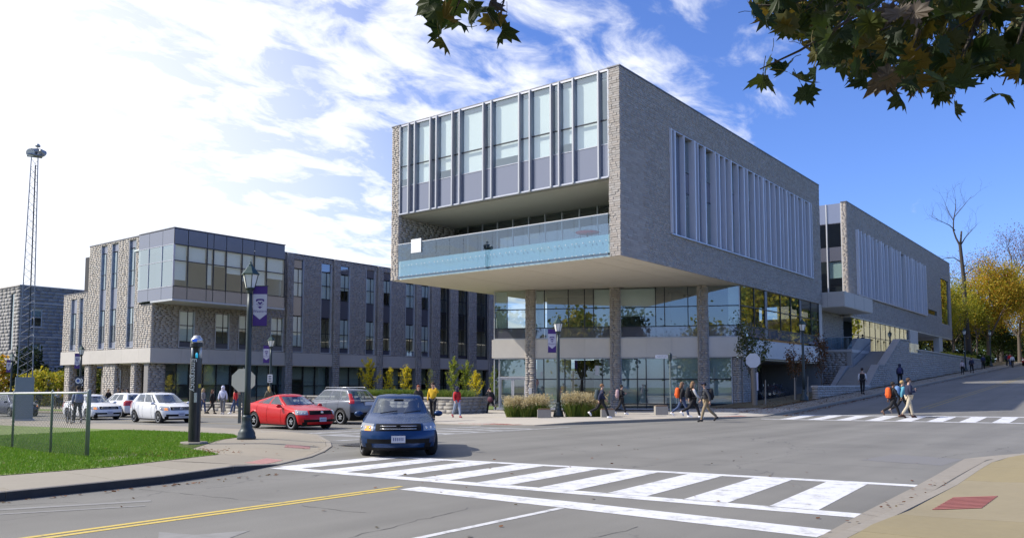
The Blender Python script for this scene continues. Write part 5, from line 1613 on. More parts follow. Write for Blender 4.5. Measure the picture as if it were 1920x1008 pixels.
MB().box(-.35, .35, -.3, .3, HT - .02, HT + .03).build('platform', m_mast, t, world=False)
for x, y, z, yaw in ((-.25, -.15, HT + .12, 200), (.28, -.1, HT + .22, 330), (.05, .15, HT + .3, 60)):
    f = MB().lathe([(.06, -.2), (.12, -.12), (.20, .10), (.22, .14)], 14, axis='y').build('floodlight', pmat('floodlight_shell', (.34, .36, .38), .4, metal=.5), t, world=False, smooth=True)
    f.location = (x, y, z); f.rotation_euler = (R(-20), 0, R(yaw))
    MB().lathe([(.205, .141), (.2, .145)], 14, axis='y').build('lens', m_lglass, f, world=False)
    MB().tube([(0, 0, -.2), (0, 0, 0)], .02, 6).build('bracket', m_mast, f, world=False)
MB().tube([(.12, 0, HT), (.12, 0, HT + .62)], .02, 6).build('mast_tip', m_mast, t, world=False)
MB().lathe([(.11, HT + .5), (.13, HT + .56), (.06, HT + .66)], 10, c=(.12, 0)).build('tip_light', MATS['floodlight_shell'], t, world=False, smooth=True)
# small posts by the hill verge
for (x, y, h, lab) in ((-18.6, 49.2, 1.5, 'pale stake leaning beside the leaning timber sign post'), (-18.3, 53.6, 1.5, 'left timber stake at the rust coloured sapling'), (-17.9, 55.0, 1.5, 'right pale stake at the rust coloured sapling')):
    s_ = MB().tube([(0, 0, 0), (.03, 0, h)], [.045, .03], 6).build('tree_stake', pmat('stake_wood', (.35, .30, .24), .8, var=.2), None, world=False)
    s_.location = gz(x, y, .12)
    tag(s_, lab, 'stake', 'stakes on the verge')
s_ = MB().tube([(0, 0, 0), (0, 0, 3.2)], .03, 6).build('thin_post', m_galv, None, world=False)
s_.location = gz(-65.0, 32.4, .12); tag(s_, 'thin bare steel post by the wing entrance', 'post')
s_ = thing('small_sign', 'small white sign on a thin post at the far left edge', 'road sign', gz(-93, 33.2, .13), CAMZ)
MB().tube([(0, 0, 0), (0, 0, 2.9)], .03, 6).build('post', m_post, s_, world=False)
MB().box(-.16, .16, -.05, -.035, 2.3, 2.9).build('plate', MATS['sign_white'], s_, world=False)

# ---------------------------------------------------------------- vehicles
m_rub = pmat('tyre_rubber', (.02, .02, .021), .85, var=.15)
m_plast = pmat('black_plastic', (.010, .010, .011), .7, var=.1, spec=.15)
m_seat = pmat('car_seat', (.05, .05, .055), .8, var=.1)
m_rim = pmat('alloy_rim', (.34, .35, .37), .35, metal=.6)
m_rimd = pmat('dark_rim_well', (.02, .02, .022), .6)
m_cglass = glass('car_window_glass', (.50, .56, .56), .15, .0, gcol=(.92, .97, 1.0))
m_headl = glass('headlight_glass', (0, 0, 0), .22, .05, inner=(.22, .23, .25))
m_tail = pmat('tail_light_red', (.42, .012, .012), .2, var=.05, coat=.8)
m_amber = emit('amber_signal', (.80, .27, .03), .7)
m_lens = pmat('bright_lens', (.75, .77, .8), .15, var=.02)
m_plate = pmat('number_plate', (.52, .54, .60), .5, var=.1, scale=30)
m_chrome = pmat('chrome_trim', (.62, .63, .65), .18, metal=.9, var=.03)
def paint(name, c, metal=.3, rough=.26):
    return pmat('paint_' + name, c, rough, metal=metal, var=.03, scale=2, coat=.12, spec=.35)
STY = {
 # L half front/rear, W half, belt etc: front x of each lower row, hood and glass points
 'sedan': dict(L=4.62, W=1.78, H=1.45, wb=2.65, rw=.325, cowl=.92, cowlz=.96, wtop=.18, rtop=-.78, rbase=-1.55, rbz=1.03, hoodz=.80, deckz=1.02, beltf=.90, beltr=.98, gw=.735, rwd=.57, side=[(.05, .47), (.515, .90)]),
 'fastback': dict(L=4.5, W=1.80, H=1.42, wb=2.7, rw=.335, cowl=.95, cowlz=.95, wtop=.15, rtop=-.65, rbase=-1.95, rbz=1.04, hoodz=.80, deckz=1.02, beltf=.88, beltr=1.0, gw=.745, rwd=.56, side=[(.05, .42), (.46, .74), (.765, .83)]),
 'hatch': dict(L=4.06, W=1.70, H=1.53, wb=2.53, rw=.30, cowl=1.20, cowlz=.98, wtop=.30, rtop=-1.55, rbase=-1.88, rbz=1.05, hoodz=.84, deckz=1.05, beltf=.92, beltr=1.05, gw=.72, rwd=.56, side=[(.03, .13), (.16, .48), (.52, .83)]),
 'suv': dict(L=4.55, W=1.82, H=1.66, wb=2.62, rw=.355, cowl=1.08, cowlz=1.08, wtop=.35, rtop=-1.65, rbase=-2.05, rbz=1.12, hoodz=.95, deckz=1.12, beltf=1.02, beltr=1.12, gw=.76, rwd=.60, side=[(.04, .40), (.44, .72), (.755, .92)]),
}
def car(name, label, style, body_mat, loc, heading, group='cars on the side street', steer=0.0, plate=True, signal=0, lights=True, dark_grille=True, trim=None):
    s = STY[style]
    t = thing(name, label, 'car', loc, heading, group)
    L, W, H, wb, rw = s['L'], s['W'] / 2, s['H'], s['wb'], s['rw']
    xf, xr = L / 2, -L / 2
    NF, NS = 33, 60
    k = H / 1.45
    # rows: z front, z rear, xf inset, xr inset, half width, bow front, bow rear
    bf, br = .42, .30
    hz_, dz_ = s['hoodz'], s['deckz']
    rows = [(.17*k, .20*k, .16, .14, W - .09), (.24*k, .28*k, .05, .05, W - .045), (.34*k, .38*k, .01, .01, W - .02), (.44*k, .50*k, .0, .0, W - .005), (.53*k, .60*k, .02, .0, W),
            (lerp(.53*k, hz_, .35), .70*k, .05, .01, W - .002), (lerp(.53*k, hz_, .75), lerp(.70*k, dz_, .5), .10, .03, W - .012), (hz_ - .02, dz_ - .05, .17, .06, W - .04), (hz_, dz_, .24, .10, W - .08)]
    grid = []
    def outline(zf, zr, x1, x0, w, bfr, brr, zs=None):
        pts = []
        for i in range(NF):
            y = -1 + 2 * i / (NF - 1)
            yy = math.copysign(abs(y) ** .85, y)
            pts.append((x1 - bfr * abs(yy) ** 3.2, w * yy, zf))
        xa, xb = x1 - bfr, x0 + brr
        for i in range(1, NS):
            f = i / NS
            pts.append((lerp(xa, xb, f), w, 0))
        for i in range(NF):
            y = 1 - 2 * i / (NF - 1)
            yy = math.copysign(abs(y) ** .85, y)
            pts.append((x0 + brr * abs(yy) ** 3.2, w * yy, zr))
        for i in range(1, NS):
            f = i / NS
            pts.append((lerp(xb, xa, f), -w, 0))
        out_ = []
        for (x, y, z) in pts:
            f = (x1 - x) / (x1 - x0)
            zz = zs(x, f) if zs else lerp(zf, zr, ss(f, 0, 1))
            out_.append([x, y, zz])
        return out_
    for i, (zf, zr, di, dr_, w) in enumerate(rows):
        if i >= 7:
            bl_f, bl_r = s['beltf'] - (.02 if i == 7 else 0), s['beltr'] - (.05 if i == 7 else 0)
            def zs(x, f, zf=zf, zr=zr, a=bl_f, b=bl_r):
                # hood edge climbs to the belt at the cowl, then runs to the deck
                fc = (xf - s['cowl']) / L
                return lerp(zf, a, ss(f, 0, fc * 1.05)) if f < fc else lerp(a, b if f < .85 else lerp(b, zr, ss(f, .85, 1)), ss(f, fc, .9))
        else:
            zs = None
        ring = outline(zf, zr, xf - di, xr + dr_, w, bf, br, zs)
        # waist crease and slight plan taper at the tail
        for p in ring:
            p[1] *= 1 - .05 * ss(-p[0], .6 * L / 2, L / 2) - .03 * ss(p[0], .55 * L / 2, L / 2)
        grid.append(ring)
    # wheel arches
    R_ = rw + .055
    for ring in grid[:7]:
        for p in ring:
            for xc in (wb / 2, -wb / 2):
                d = abs(p[0] - xc)
                if d < R_ and abs(p[1]) > W * .8:
                    p[2] = max(p[2], rw + math.sqrt(R_ * R_ - d * d) * .98)
    # cabin rows
    cx_, rb = s['cowl'], s['rbase']
    cab = [(0, .0), (.10, .015), (.5, .0), (.90, .0), (1.0, .0)]
    g0 = len(grid)
    def cabrow(f, extra=0.0):
        z = lerp(s['cowlz'], H - .055, f)
        x1 = lerp(cx_, s['wtop'], f ** .93); x0 = lerp(rb, s['rtop'], f ** 1.1)
        w = lerp(s['gw'], s['rwd'], f ** 1.25)
        zb = lambda x, fr: lerp(lerp(s['cowlz'], s['rbz'], fr), H - .055 - .05 * (abs(fr - .35)) ** 1.5 * 1.4, f)
        return outline(z, z, x1, x0, w, .26 * (1 - .3*f), .2, zb)
    # hood / shoulder ring halfway
    base = cabrow(0)
    mid = []
    for a, b in zip(grid[-1], base):
        mid.append([lerp(a[0], b[0], .5), lerp(a[1], b[1], .5), lerp(a[2], b[2], .5) + .018])
    grid.append(mid)
    grid.append(base)
    gi = len(grid) - 1
    for f in (.07, .35, .65, .90, 1.0):
        grid.append(cabrow(f))
    top = grid[-1]
    cxm = (s['wtop'] + s['rtop']) / 2
    for sc, dz in ((.86, .03), (.5, .05), (.12, .056)):
        grid.append([[lerp(cxm, p[0], sc), p[1] * sc, p[2] + dz * (1 if abs(p[0]) < 5 else 1)] for p in top])
    n = len(grid[0])
    V = [tuple(p) for ring in grid for p in ring]
    def vid(r, c): return r * n + c % n
    cellF = {}
    for r in range(len(grid) - 1):
        for c in range(n):
            cellF[(r, c)] = (vid(r, c), vid(r, c + 1), vid(r + 1, c + 1), vid(r + 1, c))
    iF = range(0, NF - 1)                         # front cells
    iL = range(NF - 1, NF - 1 + NS)               # left side
    iR = range(NF - 1 + NS, 2 * NF - 2 + NS)      # rear
    iS = range(2 * NF - 2 + NS, n)                # right side
    glassrows = (gi + 1, gi + 2, gi + 3)
    used = set()
    def sub(name_, cells_, mat, push=.0, parent=t, smooth=True, keep=False):
        mb = MB(); idx = {}
        cells_ = [c for c in cells_ if c in cellF]
        for c in cells_:
            f = []
            for v in cellF[c]:
                if v not in idx:
                    idx[v] = len(mb.v); mb.v.append(V[v])
                f.append(idx[v])
            mb.f.append(tuple(f))
            if not keep: used.add(c)
        if push:
            me_c = [Vector(p) for p in mb.v]
            nr = [Vector((0, 0, 0)) for _ in mb.v]
            for f in mb.f:
                a = (me_c[f[1]] - me_c[f[0]]).cross(me_c[f[3]] - me_c[f[0]])
                a = a.normalized() if a.length > 1e-9 else a
                for i in f: nr[i] += a
            mb.v = [tuple(p + (q.normalized() if q.length > 0 else q) * push) for p, q in zip(me_c, nr)]
        return mb.build(name_, mat, parent, smooth=smooth, world=False)
    frac = lambda c, rng_: (c - rng_[0] + .5) / NS
    # glass
    ws = [(r, c) for r in glassrows for c in iF if 2 <= c <= NF - 4]
    sub('windscreen', ws, m_cglass)
    sub('rear_window', [(r, c) for r in glassrows for c in iR if iR[0] + 3 <= c <= iR[-1] - 3], m_cglass)
    for a, b in s['side']:
        for rg, fl in ((iL, False), (iS, True)):
            cl = [(r, c) for r in glassrows for c in rg if a <= ((frac(c, rg)) if not fl else 1 - frac(c, rg)) <= b]
            sub('side_window', cl, m_cglass)
    # lamps and grille as facings over the shell
    fr = lambda lo, hi: [c for c in iF if lo <= abs((c + .5) / (NF - 1) * 2 - 1) <= hi]
    rr_ = lambda lo, hi: [c for c in iR if lo <= abs((c - iR[0] + .5) / (NF - 1) * 2 - 1) <= hi]
    sideF = [iL[0], iL[1], iL[2], iS[-1], iS[-2], iS[-3]]
    for sgn in (-1, 1):
        fc = [c for c in fr(.60, 1.0) if ((c + .5) / (NF - 1) * 2 - 1) * sgn > 0] + ([iL[0], iL[1]] if sgn > 0 else [iS[-1], iS[-2]])
        h_ = sub('headlight', [(r, c) for r in (5, 6) for c in fc], m_headl, push=.006, keep=True)
        for jj, cc_ in enumerate([c for c in fc if c < NF - 1][(1 if sgn > 0 else 0)::2][:3]):
            if cc_ >= NF: continue
            pv = [Vector(V[i]) for i in cellF[(5, cc_)]]
            pc = sum(pv, Vector()) / 4
            MB().ball(tuple(pc + Vector((.0, 0, .01))), .034, 8, 6, (.6, 1, 1)).build('lamp_lens', m_chrome if jj != 1 else m_lens, h_, smooth=True, world=False)
        if signal and sgn == signal:
            sub('turn_signal', [(5, c) for c in (fc[1:4] if sgn > 0 else [c for c in fc if c < NF][-4:-1])], m_amber, push=.010, keep=True, parent=h_)
        rc = [c for c in rr_(.50, 1.0) if (1 - 2 * (c - iR[0] + .5) / (NF - 1)) * sgn > 0] + ([iL[-1], iL[-2]] if sgn > 0 else [iS[0], iS[1]])
        rowsT = (5, 6, 7) if style != 'suv' else (6, 7, 8, 9, 10, 11, 12)
        if style == 'suv':
            rc = [c for c in rr_(.80, 1.0) if (1 - 2 * (c - iR[0] + .5) / (NF - 1)) * sgn > 0] + ([iL[-1]] if sgn > 0 else [iS[0]])
        sub('tail_light', [(r, c) for r in rowsT for c in rc], m_tail, push=.008, keep=True)
    gr = sub('grille', [(r, c) for r in (5, 6) for c in fr(0, .56)], m_plast, push=.006, keep=True)
    sub('lower_intake', [(r, c) for r in (2,) for c in fr(0, .80)], m_plast, push=.006, keep=True)
    for sgn in (-1, 1):
        sub('fog_light_surround', [(1, c) for c in fr(.66, .88) if ((c + .5) / (NF - 1) * 2 - 1) * sgn > 0], m_plast, push=.008, keep=True)
    sub('front_lip', [(0, c) for c in list(iF)], m_plast, push=.004, keep=True)
    sub('rear_bumper', [(r, c) for r in ((0,) if style != 'suv' else (0, 1, 2)) for c in list(iR)], m_plast, push=.004, keep=True)
    # grille bars, badge, plates
    zg0, zg1 = grid[5][NF//2][2], grid[7][NF//2][2]
    for f in (.3, .7):
        z = lerp(zg0, zg1, f); a_, b_ = (grid[5], grid[6]) if z < grid[6][NF//2][2] else (grid[6], grid[7])
        x = lerp(a_[NF//2][0], b_[NF//2][0], (z - a_[NF//2][2]) / (b_[NF//2][2] - a_[NF//2][2])) + .006
        q = MB()
        q.tube([(x + .012 - .035 * abs(y / .42) ** 3 - .018*abs(y/.42), y, z) for y in (-.42, -.28, -.14, 0, .14, .28, .42)], .010, 5)
        q.build('grille_bar', trim or m_chrome, gr, world=False, smooth=True)
    xm = lerp(grid[5][NF//2][0], grid[7][NF//2][0], .5)
    bd = MB().lathe([(.062, 0), (.062, .012), (.05, .016)], 18, axis='y').build('badge', m_plast if style == 'sedan' else m_chrome, gr, world=False)
    bd.location = (xm + .035, 0, (zg0 + zg1) / 2); bd.rotation_euler = (0, R(-20), R(-90))
    if plate:
        zp = grid[3][NF//2][2] - .01
        pl_ = MB().box(xf - .012, xf + .014, -.16, .16, zp - .075, zp + .085).build('number_plate', m_plate, t, world=False)
        for j in range(6):
            MB().box(xf + .0142, xf + .016, -.12 + .043*j, -.10 + .043*j, zp - .03, zp + .045).build('plate_mark', pmat('plate_ink', (.05, .07, .2), .6), pl_, world=False)
    zr_ = .72*k if style != 'suv' else .98
    MB().box(xr - .02, xr + .05, -.26, .26, zr_ - .09, zr_ + .07).build('number_plate', m_plate, t, world=False)
    if style == 'suv':
        MB().box(xr - .03, xr + .08, -.45, .45, zr_ + .10, zr_ + .15).build('tailgate_trim', m_chrome, t, world=False)
        for sgn in (-1, 1):
            MB().tube([(.25, sgn*.52, H + .005), (.1, sgn*.54, H + .045), (-1.3, sgn*.54, H + .045), (-1.45, sgn*.52, H + .005)], .015, 6).build('roof_rail', m_chrome, t, world=False, smooth=True)
    # shell
    rest = [c for c in cellF if c not in used]
    body = sub('body', rest, body_mat)
    MB().box(xr + .35, xf - .45, -W + .26, W - .26, .16*k, .72*k).build('underbody', m_plast, t, world=False)
    MB().box(xr + .22, xf - .3, -W + .12, W - .12, lerp(.17*k, .24*k, .6), .26*k).build('floor_pan', m_plast, t, world=False) if False else None
    for xc in (wb / 2, -wb / 2):
        MB().box(xc - rw - .05, xc + rw + .05, -W + .20, W - .20, rw, 2 * rw + .08).build('wheel_well', m_plast, t, world=False)
    # cabin: dashboard, seats, wheel, mirror
    inn = MB().box(rb + .25, cx_ - .25, -s['gw'] + .08, s['gw'] - .08, .3*k, s['cowlz'] - .30).build('cabin_floor', m_plast, t, world=False)
    MB().box(cx_ - .75, cx_ - .28, -s['gw'] + .10, s['gw'] - .10, s['cowlz'] - .30, s['cowlz'] - .05).build('dashboard', m_plast, t, world=False)
    for xs2, ys2 in ((cx_ - 1.45, -.36), (cx_ - 1.45, .36), (cx_ - 2.3, -.36), (cx_ - 2.3, .36)):
        if xs2 < rb + .15: continue
        st = MB().ball((0, 0, s['cowlz'] - .10), .30, 10, 7, (.42, .80, 1.0)).build('seat', m_seat, t, smooth=True, world=False)
        st.location = (xs2, ys2, 0)
        MB().ball((-.04, 0, s['cowlz'] + .22), .12, 8, 6, (.5, 1, .75)).build('headrest', m_seat, st, smooth=True, world=False)
    MB().tube([(cx_ - .85 + .04*math.sin(a), .36 + .17*math.cos(a), s['cowlz'] - .02 + .17*math.sin(a)) for a in [2*math.pi*i/16 for i in range(17)]], .016, 5).build('steering_wheel', m_plast, t, world=False)
    MB().box(s['wtop'] + .12, s['wtop'] + .15, -.12, .12, H - .20, H - .13).build('rear_view_mirror', m_plast, t, world=False)
    for ys2 in (-.45, .12):
        MB().tube([(cx_ + .02 - .1*abs(ys2), ys2, s['cowlz'] + .03), (cx_ - .10, ys2 + .42, s['cowlz'] + .085)], .012, 5).build('wiper', m_plast, t, world=False)
    # seams and handles
    for f in ([s['side'][0][0] - .02] + [(s['side'][i][1] + s['side'][i + 1][0]) / 2 for i in range(len(s['side']) - 1)]):
        for sgn in (-1, 1):
            xs_ = lerp(cx_ - .26, rb + .2, f)
            pth = []
            for r in range(1, 9):
                ring = grid[r]
                best = min((p for p in ring if p[1] * sgn > W * .6), key=lambda p: abs(p[0] - xs_))
                pth.append((xs_, best[1] + .001 * sgn, best[2]))
            MB().tube(pth, .005, 4).build('door_seam', m_plast, t, world=False)
            if f > .2:
                MB().box(xs_ - .02, xs_ + .15, sgn * (W - .035) - .025, sgn * (W - .035) + .025, .80*k, .825*k).build('door_handle', body_mat, t, world=False)
    # sill strip
    for sgn in (-1, 1):
        MB().box(-wb/2 + R_, wb/2 - R_, sgn * (W - .10) - .03, sgn * (W - .10) + .04, .155*k, .21*k).build('sill', m_plast, t, world=False)
        m_ = MB().ball((0, 0, 0), .1, 10, 7, (.75, 1.15, .72)).build('mirror', body_mat, t, world=False, smooth=True)
        m_.location = (cx_ - .30, sgn * (W + .10), s['beltf'] + .07)
        MB().box(-.03, .05, -.14 if sgn > 0 else .02, -.02 if sgn > 0 else .14, -.06, -.02).build('mirror_arm', m_plast, m_, world=False)
        MB().ball((-.035, 0, 0), .085, 8, 6, (.55, 1.05, .65)).build('mirror_glass', m_cglass, m_, world=False, smooth=True)
    # wheels
    for xc in (wb / 2, -wb / 2):
        for sgn in (-1, 1):
            wh_ = MB().lathe([(rw - .10, -.10), (rw - .03, -.105), (rw - .005, -.085), (rw, -.04), (rw, .04), (rw - .005, .085), (rw - .03, .105), (rw - .10, .10)], 28, axis='y').build('wheel', m_rub, t, world=False, smooth=True)
            wh_.location = (xc, sgn * (W - .115), rw)
            wh_.rotation_euler = (0, 0, steer if xc > 0 else 0)
            y = sgn * .085
            MB().lathe([(rw - .105, y), (rw - .11, y + .002)], 24, axis='y').build('rim_well', m_rimd, wh_, world=False)
            q = MB()
            for kk in range(24):
                a0, a1 = 2*math.pi*kk/24, 2*math.pi*(kk+1)/24
                ro, ri = rw - .085, rw - .115
                q.poly([(ro*math.cos(a0), y*1.24, ro*math.sin(a0)), (ro*math.cos(a1), y*1.24, ro*math.sin(a1)), (ri*math.cos(a1), y*1.18, ri*math.sin(a1)), (ri*math.cos(a0), y*1.18, ri*math.sin(a0))])
            for kk in range(10):
                a = 2*math.pi*(kk//2)/5 + .3 + (.13 if kk % 2 else -.13)
                ca, sa = math.cos(a), math.sin(a)
                w0, w1 = .020, .015
                r0, r1 = .03, rw - .10
                q.poly([(r0*ca - w0*sa, y*1.2, r0*sa + w0*ca), (r1*ca - w1*sa, y*1.15, r1*sa + w1*ca), (r1*ca + w1*sa, y*1.15, r1*sa - w1*ca), (r0*ca + w0*sa, y*1.2, r0*sa - w0*ca)])
            q.build('rim', m_rim, wh_, world=False)
            MB().lathe([(.035, y*1.19), (.03, y*1.25)], 10, axis='y').build('hub_cap', m_rim, wh_, world=False)
    return t
rz0 = lambda x, y: (x, y, hz(x, y) + .002)
car('blue_sedan', 'dark blue sedan turning towards the camera at the near crosswalk', 'sedan', paint('blue', (.008, .036, .115), .25), rz0(-15.35, 14.95), math.atan2(-.70, .715), steer=R(12), signal=-1)
car('red_hatchback', 'bright red fastback car with dark grille on the side street', 'fastback', paint('red', (.50, .008, .012), .05), rz0(-28.35, 21.35), R(-3), trim=m_plast)
car('silver_suv', 'silver grey SUV seen from behind between the red and blue cars', 'suv', paint('silver', (.14, .15, .18), .4), rz0(-30.6, 25.7), R(180))
car('white_hatchback', 'white compact hatchback behind the black emergency pillar', 'hatch', paint('white', (.72, .73, .75), .05), rz0(-40.1, 22.2), R(-2), signal=-1)
car('white_sedan', 'white sedan with lit signal behind the fence post', 'sedan', paint('white', (.72, .73, .75), .05), rz0(-48.7, 22.7), R(-2), signal=-1)
car('dark_hatchback', 'dark blue hatchback at the left edge behind the mast cabinet', 'hatch', paint('navy', (.03, .04, .09), .4), rz0(-60.3, 23.0), R(0), signal=1)
car('white_hatchback', 'white car mostly hidden behind the white hatchback', 'hatch', paint('white', (.72, .73, .75), .05), rz0(-51.6, 26.0), R(180), signal=0)
car('white_suv', 'small distant white SUV parked by the far stone building', 'suv', paint('white', (.72, .73, .75), .05), gz(-101, 40.2, .13), R(10), 'parked cars in the distance')
car('red_suv', 'distant dark red car at the top of the hill street', 'suv', paint('dark_red', (.22, .012, .02), .3), rz0(-13.3, 139), R(-90), 'parked cars in the distance')
car('white_hatchback', 'distant white car beyond the dark red car up the hill', 'hatch', paint('white', (.72, .73, .75), .05), rz0(-14.0, 146), R(-90), 'parked cars in the distance')

# ---------------------------------------------------------------- people
m_skinL = pmat('skin_light', (.52, .33, .25), .6, var=.05)
m_skinD = pmat('skin_brown', (.22, .12, .08), .6, var=.05)
def cloth(name, c):
    return pmat('cloth_' + name, c, .85, var=.12, scale=9, bump=.004, bscale=18)
SKIN_JOBS = []
def skin_job(name, mat, parent, verts, edges, rad, extra=None, sub=1):
    me = bpy.data.meshes.new(name + '_rig')
    me.from_pydata(verts, edges, [])
    o_ = bpy.data.objects.new(name + '_rig', me)
    COL.objects.link(o_)
    o_.modifiers.new('skin', 'SKIN')
    sm = o_.modifiers.new('sub', 'SUBSURF'); sm.levels = sub; sm.render_levels = sub
    sv = me.skin_vertices[0].data
    for i, r_ in enumerate(rad):
        sv[i].radius = (r_, r_) if not hasattr(r_, '__len__') else r_
    sv[0].use_root = True
    SKIN_JOBS.append((o_, name, mat, parent, extra))
def run_skin_jobs():
    bpy.context.view_layer.update()
    dg = bpy.context.evaluated_depsgraph_get()
    done = []
    for o_, name, mat, parent, extra in SKIN_JOBS:
        me = bpy.data.meshes.new_from_object(o_.evaluated_get(dg))
        me.materials.clear()
        if extra is not None:
            bm = bmesh.new(); bm.from_mesh(me)
            vs = [bm.verts.new(v) for v in extra.v]
            for f in extra.f:
                try: bm.faces.new([vs[i] for i in f])
                except ValueError: pass
            bm.to_mesh(me); bm.free()
        me.shade_smooth()
        me.name = name
        n_ = bpy.data.objects.new(name, me)
        COL.objects.link(n_)
        me.materials.append(mat)
        n_.parent = parent
        done.append(o_)
    for o_ in done:
        d_ = o_.data
        bpy.data.objects.remove(o_)
        bpy.data.meshes.remove(d_)
    SKIN_JOBS.clear()

def person(label, loc, face, h, jacket, trousers, hair, shoes=(.03, .03, .035), stride=.45, lead=1, skin=None, hood=False, coat=0.0, long_hair=False, arms='swing',
           pack=None, pack_label=None, sleeves=None, lean=0.0, head_down=0.0, group='people walking', cap=None):
    """face: direction (x, y) the person walks towards"""
    rz = math.atan2(face[1], face[0]) - math.pi / 2
    t = thing('person', label, 'person', loc, rz, group)
    s = h / 1.75
    sk = skin or m_skinL
    th = .43; sh = .42
    A = [lead * stride, -lead * stride]                 # thigh angles left, right
    legs = []
    for a in A:
        b = a - (.18 if a > 0 else .55) * abs(stride) / .45 * (1 if stride else 0)
        ky, kz = math.sin(a) * th, -math.cos(a) * th
        ay, az = ky + math.sin(b) * sh, kz - math.cos(b) * sh
        legs.append((ky, kz, ay, az, b))
    hipz = .10 - min(l[3] for l in legs)
    # feet pitch: the trailing foot is on its toes
    def P(x, y, z): return (x * s, (y + lean * max(0, z - .9)) * s, z * s)
    pel = (0, 0, hipz + .05)
    dz = hipz - .93
    J = {'pelvis': pel, 'waist': (0, .0, 1.10 + dz), 'chest': (0, .0, 1.29 + dz), 'neckb': (0, -.01, 1.45 + dz), 'neck': (0, .015, 1.53 + dz),
         'jaw': (0, .035 + head_down * .5, 1.60 + dz), 'head': (0, .03 + head_down, 1.67 + dz - head_down * .2), 'crown': (0, .01 + head_down, 1.735 + dz - head_down * .2)}
    for i, sd in ((0, -1), (1, 1)):
        ky, kz, ay, az, b = legs[i]
        J[f'hip{i}'] = (sd * .09, 0, hipz)
        J[f'knee{i}'] = (sd * .095, ky, hipz + kz)
        J[f'ank{i}'] = (sd * .09, ay, hipz + az)
        pitch = max(0, -b) * .9
        J[f'heel{i}'] = (sd * .09, ay - .05, hipz + az - .05)
        J[f'toe{i}'] = (sd * .10, ay + .15 * math.cos(pitch), max(.025, hipz + az - .07 - .13 * math.sin(pitch)))
        sw = -A[i] * .8 if arms == 'swing' else 0
        J[f'sho{i}'] = (sd * .165, 0, 1.42 + dz)
        if arms == 'phone' and i == 1 or arms == 'both' or arms == 'straps':
            J[f'elb{i}'] = (sd * .23, -.04, 1.15 + dz)
            J[f'wri{i}'] = (sd * .13, .20, 1.22 + dz) if arms != 'phone' else (sd * .14, .24, 1.18 + dz)
            J[f'han{i}'] = (sd * .10, .26, 1.27 + dz)
        elif arms == 'head' and i == 0:
            J[f'elb{i}'] = (sd * .27, .10, 1.30 + dz); J[f'wri{i}'] = (sd * .13, .11, 1.52 + dz); J[f'han{i}'] = (sd * .10, .10, 1.60 + dz)
        else:
            J[f'elb{i}'] = (sd * .225, math.sin(sw) * .27 - .02, 1.42 + dz - math.cos(sw) * .27)
            e = J[f'elb{i}']; sw2 = sw + .3
            J[f'wri{i}'] = (sd * .235, e[1] + math.sin(sw2) * .24, e[2] - math.cos(sw2) * .24)
            wv = J[f'wri{i}']
            J[f'han{i}'] = (sd * .23, wv[1] + math.sin(sw2) * .09, wv[2] - math.cos(sw2) * .09)
    K = {k: P(*v) for k, v in J.items()}
    def job(name, mat, chain, rads, **kw):
        names = []
        for c in chain:
            for q in c:
                if q not in names: names.append(q)
        idx = {q: i for i, q in enumerate(names)}
        ed = []
        for c in chain:
            for a, b in zip(c, c[1:]):
                if (idx[a], idx[b]) not in ed: ed.append((idx[a], idx[b]))
        skin_job(name, mat, t, [K[q] for q in names], ed, [tuple(x * s for x in rads[q]) if hasattr(rads[q], '__len__') else rads[q] * s for q in names], **kw)
    # fingers and nose join the body's one surface
    ex = MB()
    for i, sd in ((0, -1), (1, 1)):
        hpos = Vector(K[f'han{i}']); d = (hpos - Vector(K[f'wri{i}'])).normalized()
        side_ = d.cross(Vector((1, 0, 0))).normalized()
        if side_.length < .1: side_ = Vector((0, 1, 0))
        inw = Vector((-sd, 0, 0))
        for j, (o_, ln) in enumerate(((-.030, .055), (-.010, .068), (.010, .072), (.029, .062))):
            p0 = hpos + side_ * o_ * s
            p1 = p0 + d * ln * .55 * s + inw * .006 * s; p2 = p1 + (d * .6 + inw * .7) * ln * .5 * s
            ex.tube([p0, p1, p2], [.010 * s, .009 * s, .006 * s], 5)
        p0 = Vector(K[f'wri{i}']).lerp(hpos, .55) - side_ * .03 * s
        p1 = p0 + (d * .7 - side_ * .6) * .04 * s; p2 = p1 + d * .03 * s
        ex.tube([p0, p1, p2], [.012 * s, .010 * s, .007 * s], 5)
    hd = Vector(K['head'])
    ex.tube([hd + Vector((0, .085, .015)) * s, hd + Vector((0, .107, -.018)) * s], [.008 * s, .016 * s], 6)
    for sd in (-1, 1):
        ex.ball(tuple(hd + Vector((sd * .083, -.005, -.005)) * s), .028 * s, 6, 5, (.4, .8, 1.1))
    rb_ = dict(pelvis=.12, waist=.105, chest=.125, neckb=.075, neck=.052, jaw=.066, head=.088, crown=.062, sho0=.055, sho1=.055, elb0=.042, elb1=.042, wri0=.030, wri1=.030, han0=.036, han1=.036,
               hip0=.085, hip1=.085, knee0=.058, knee1=.058, ank0=.04, ank1=.04, toe0=.035, toe1=.035, heel0=.04, heel1=.04)
    job('body', sk, [['pelvis', 'waist', 'chest', 'neckb', 'neck', 'jaw', 'head', 'crown'], ['chest', 'sho0', 'elb0', 'wri0', 'han0'], ['chest', 'sho1', 'elb1', 'wri1', 'han1'],
                     ['pelvis', 'hip0', 'knee0', 'ank0', 'toe0'], ['pelvis', 'hip1', 'knee1', 'ank1', 'toe1']], rb_, extra=ex)
    rj = dict(pelvis=.155 + coat * .1, waist=.15, chest=.165, neckb=.095, sho0=.085, sho1=.085, elb0=.066, elb1=.066, wri0=.052, wri1=.052)
    ch = [['pelvis', 'waist', 'chest', 'neckb']]
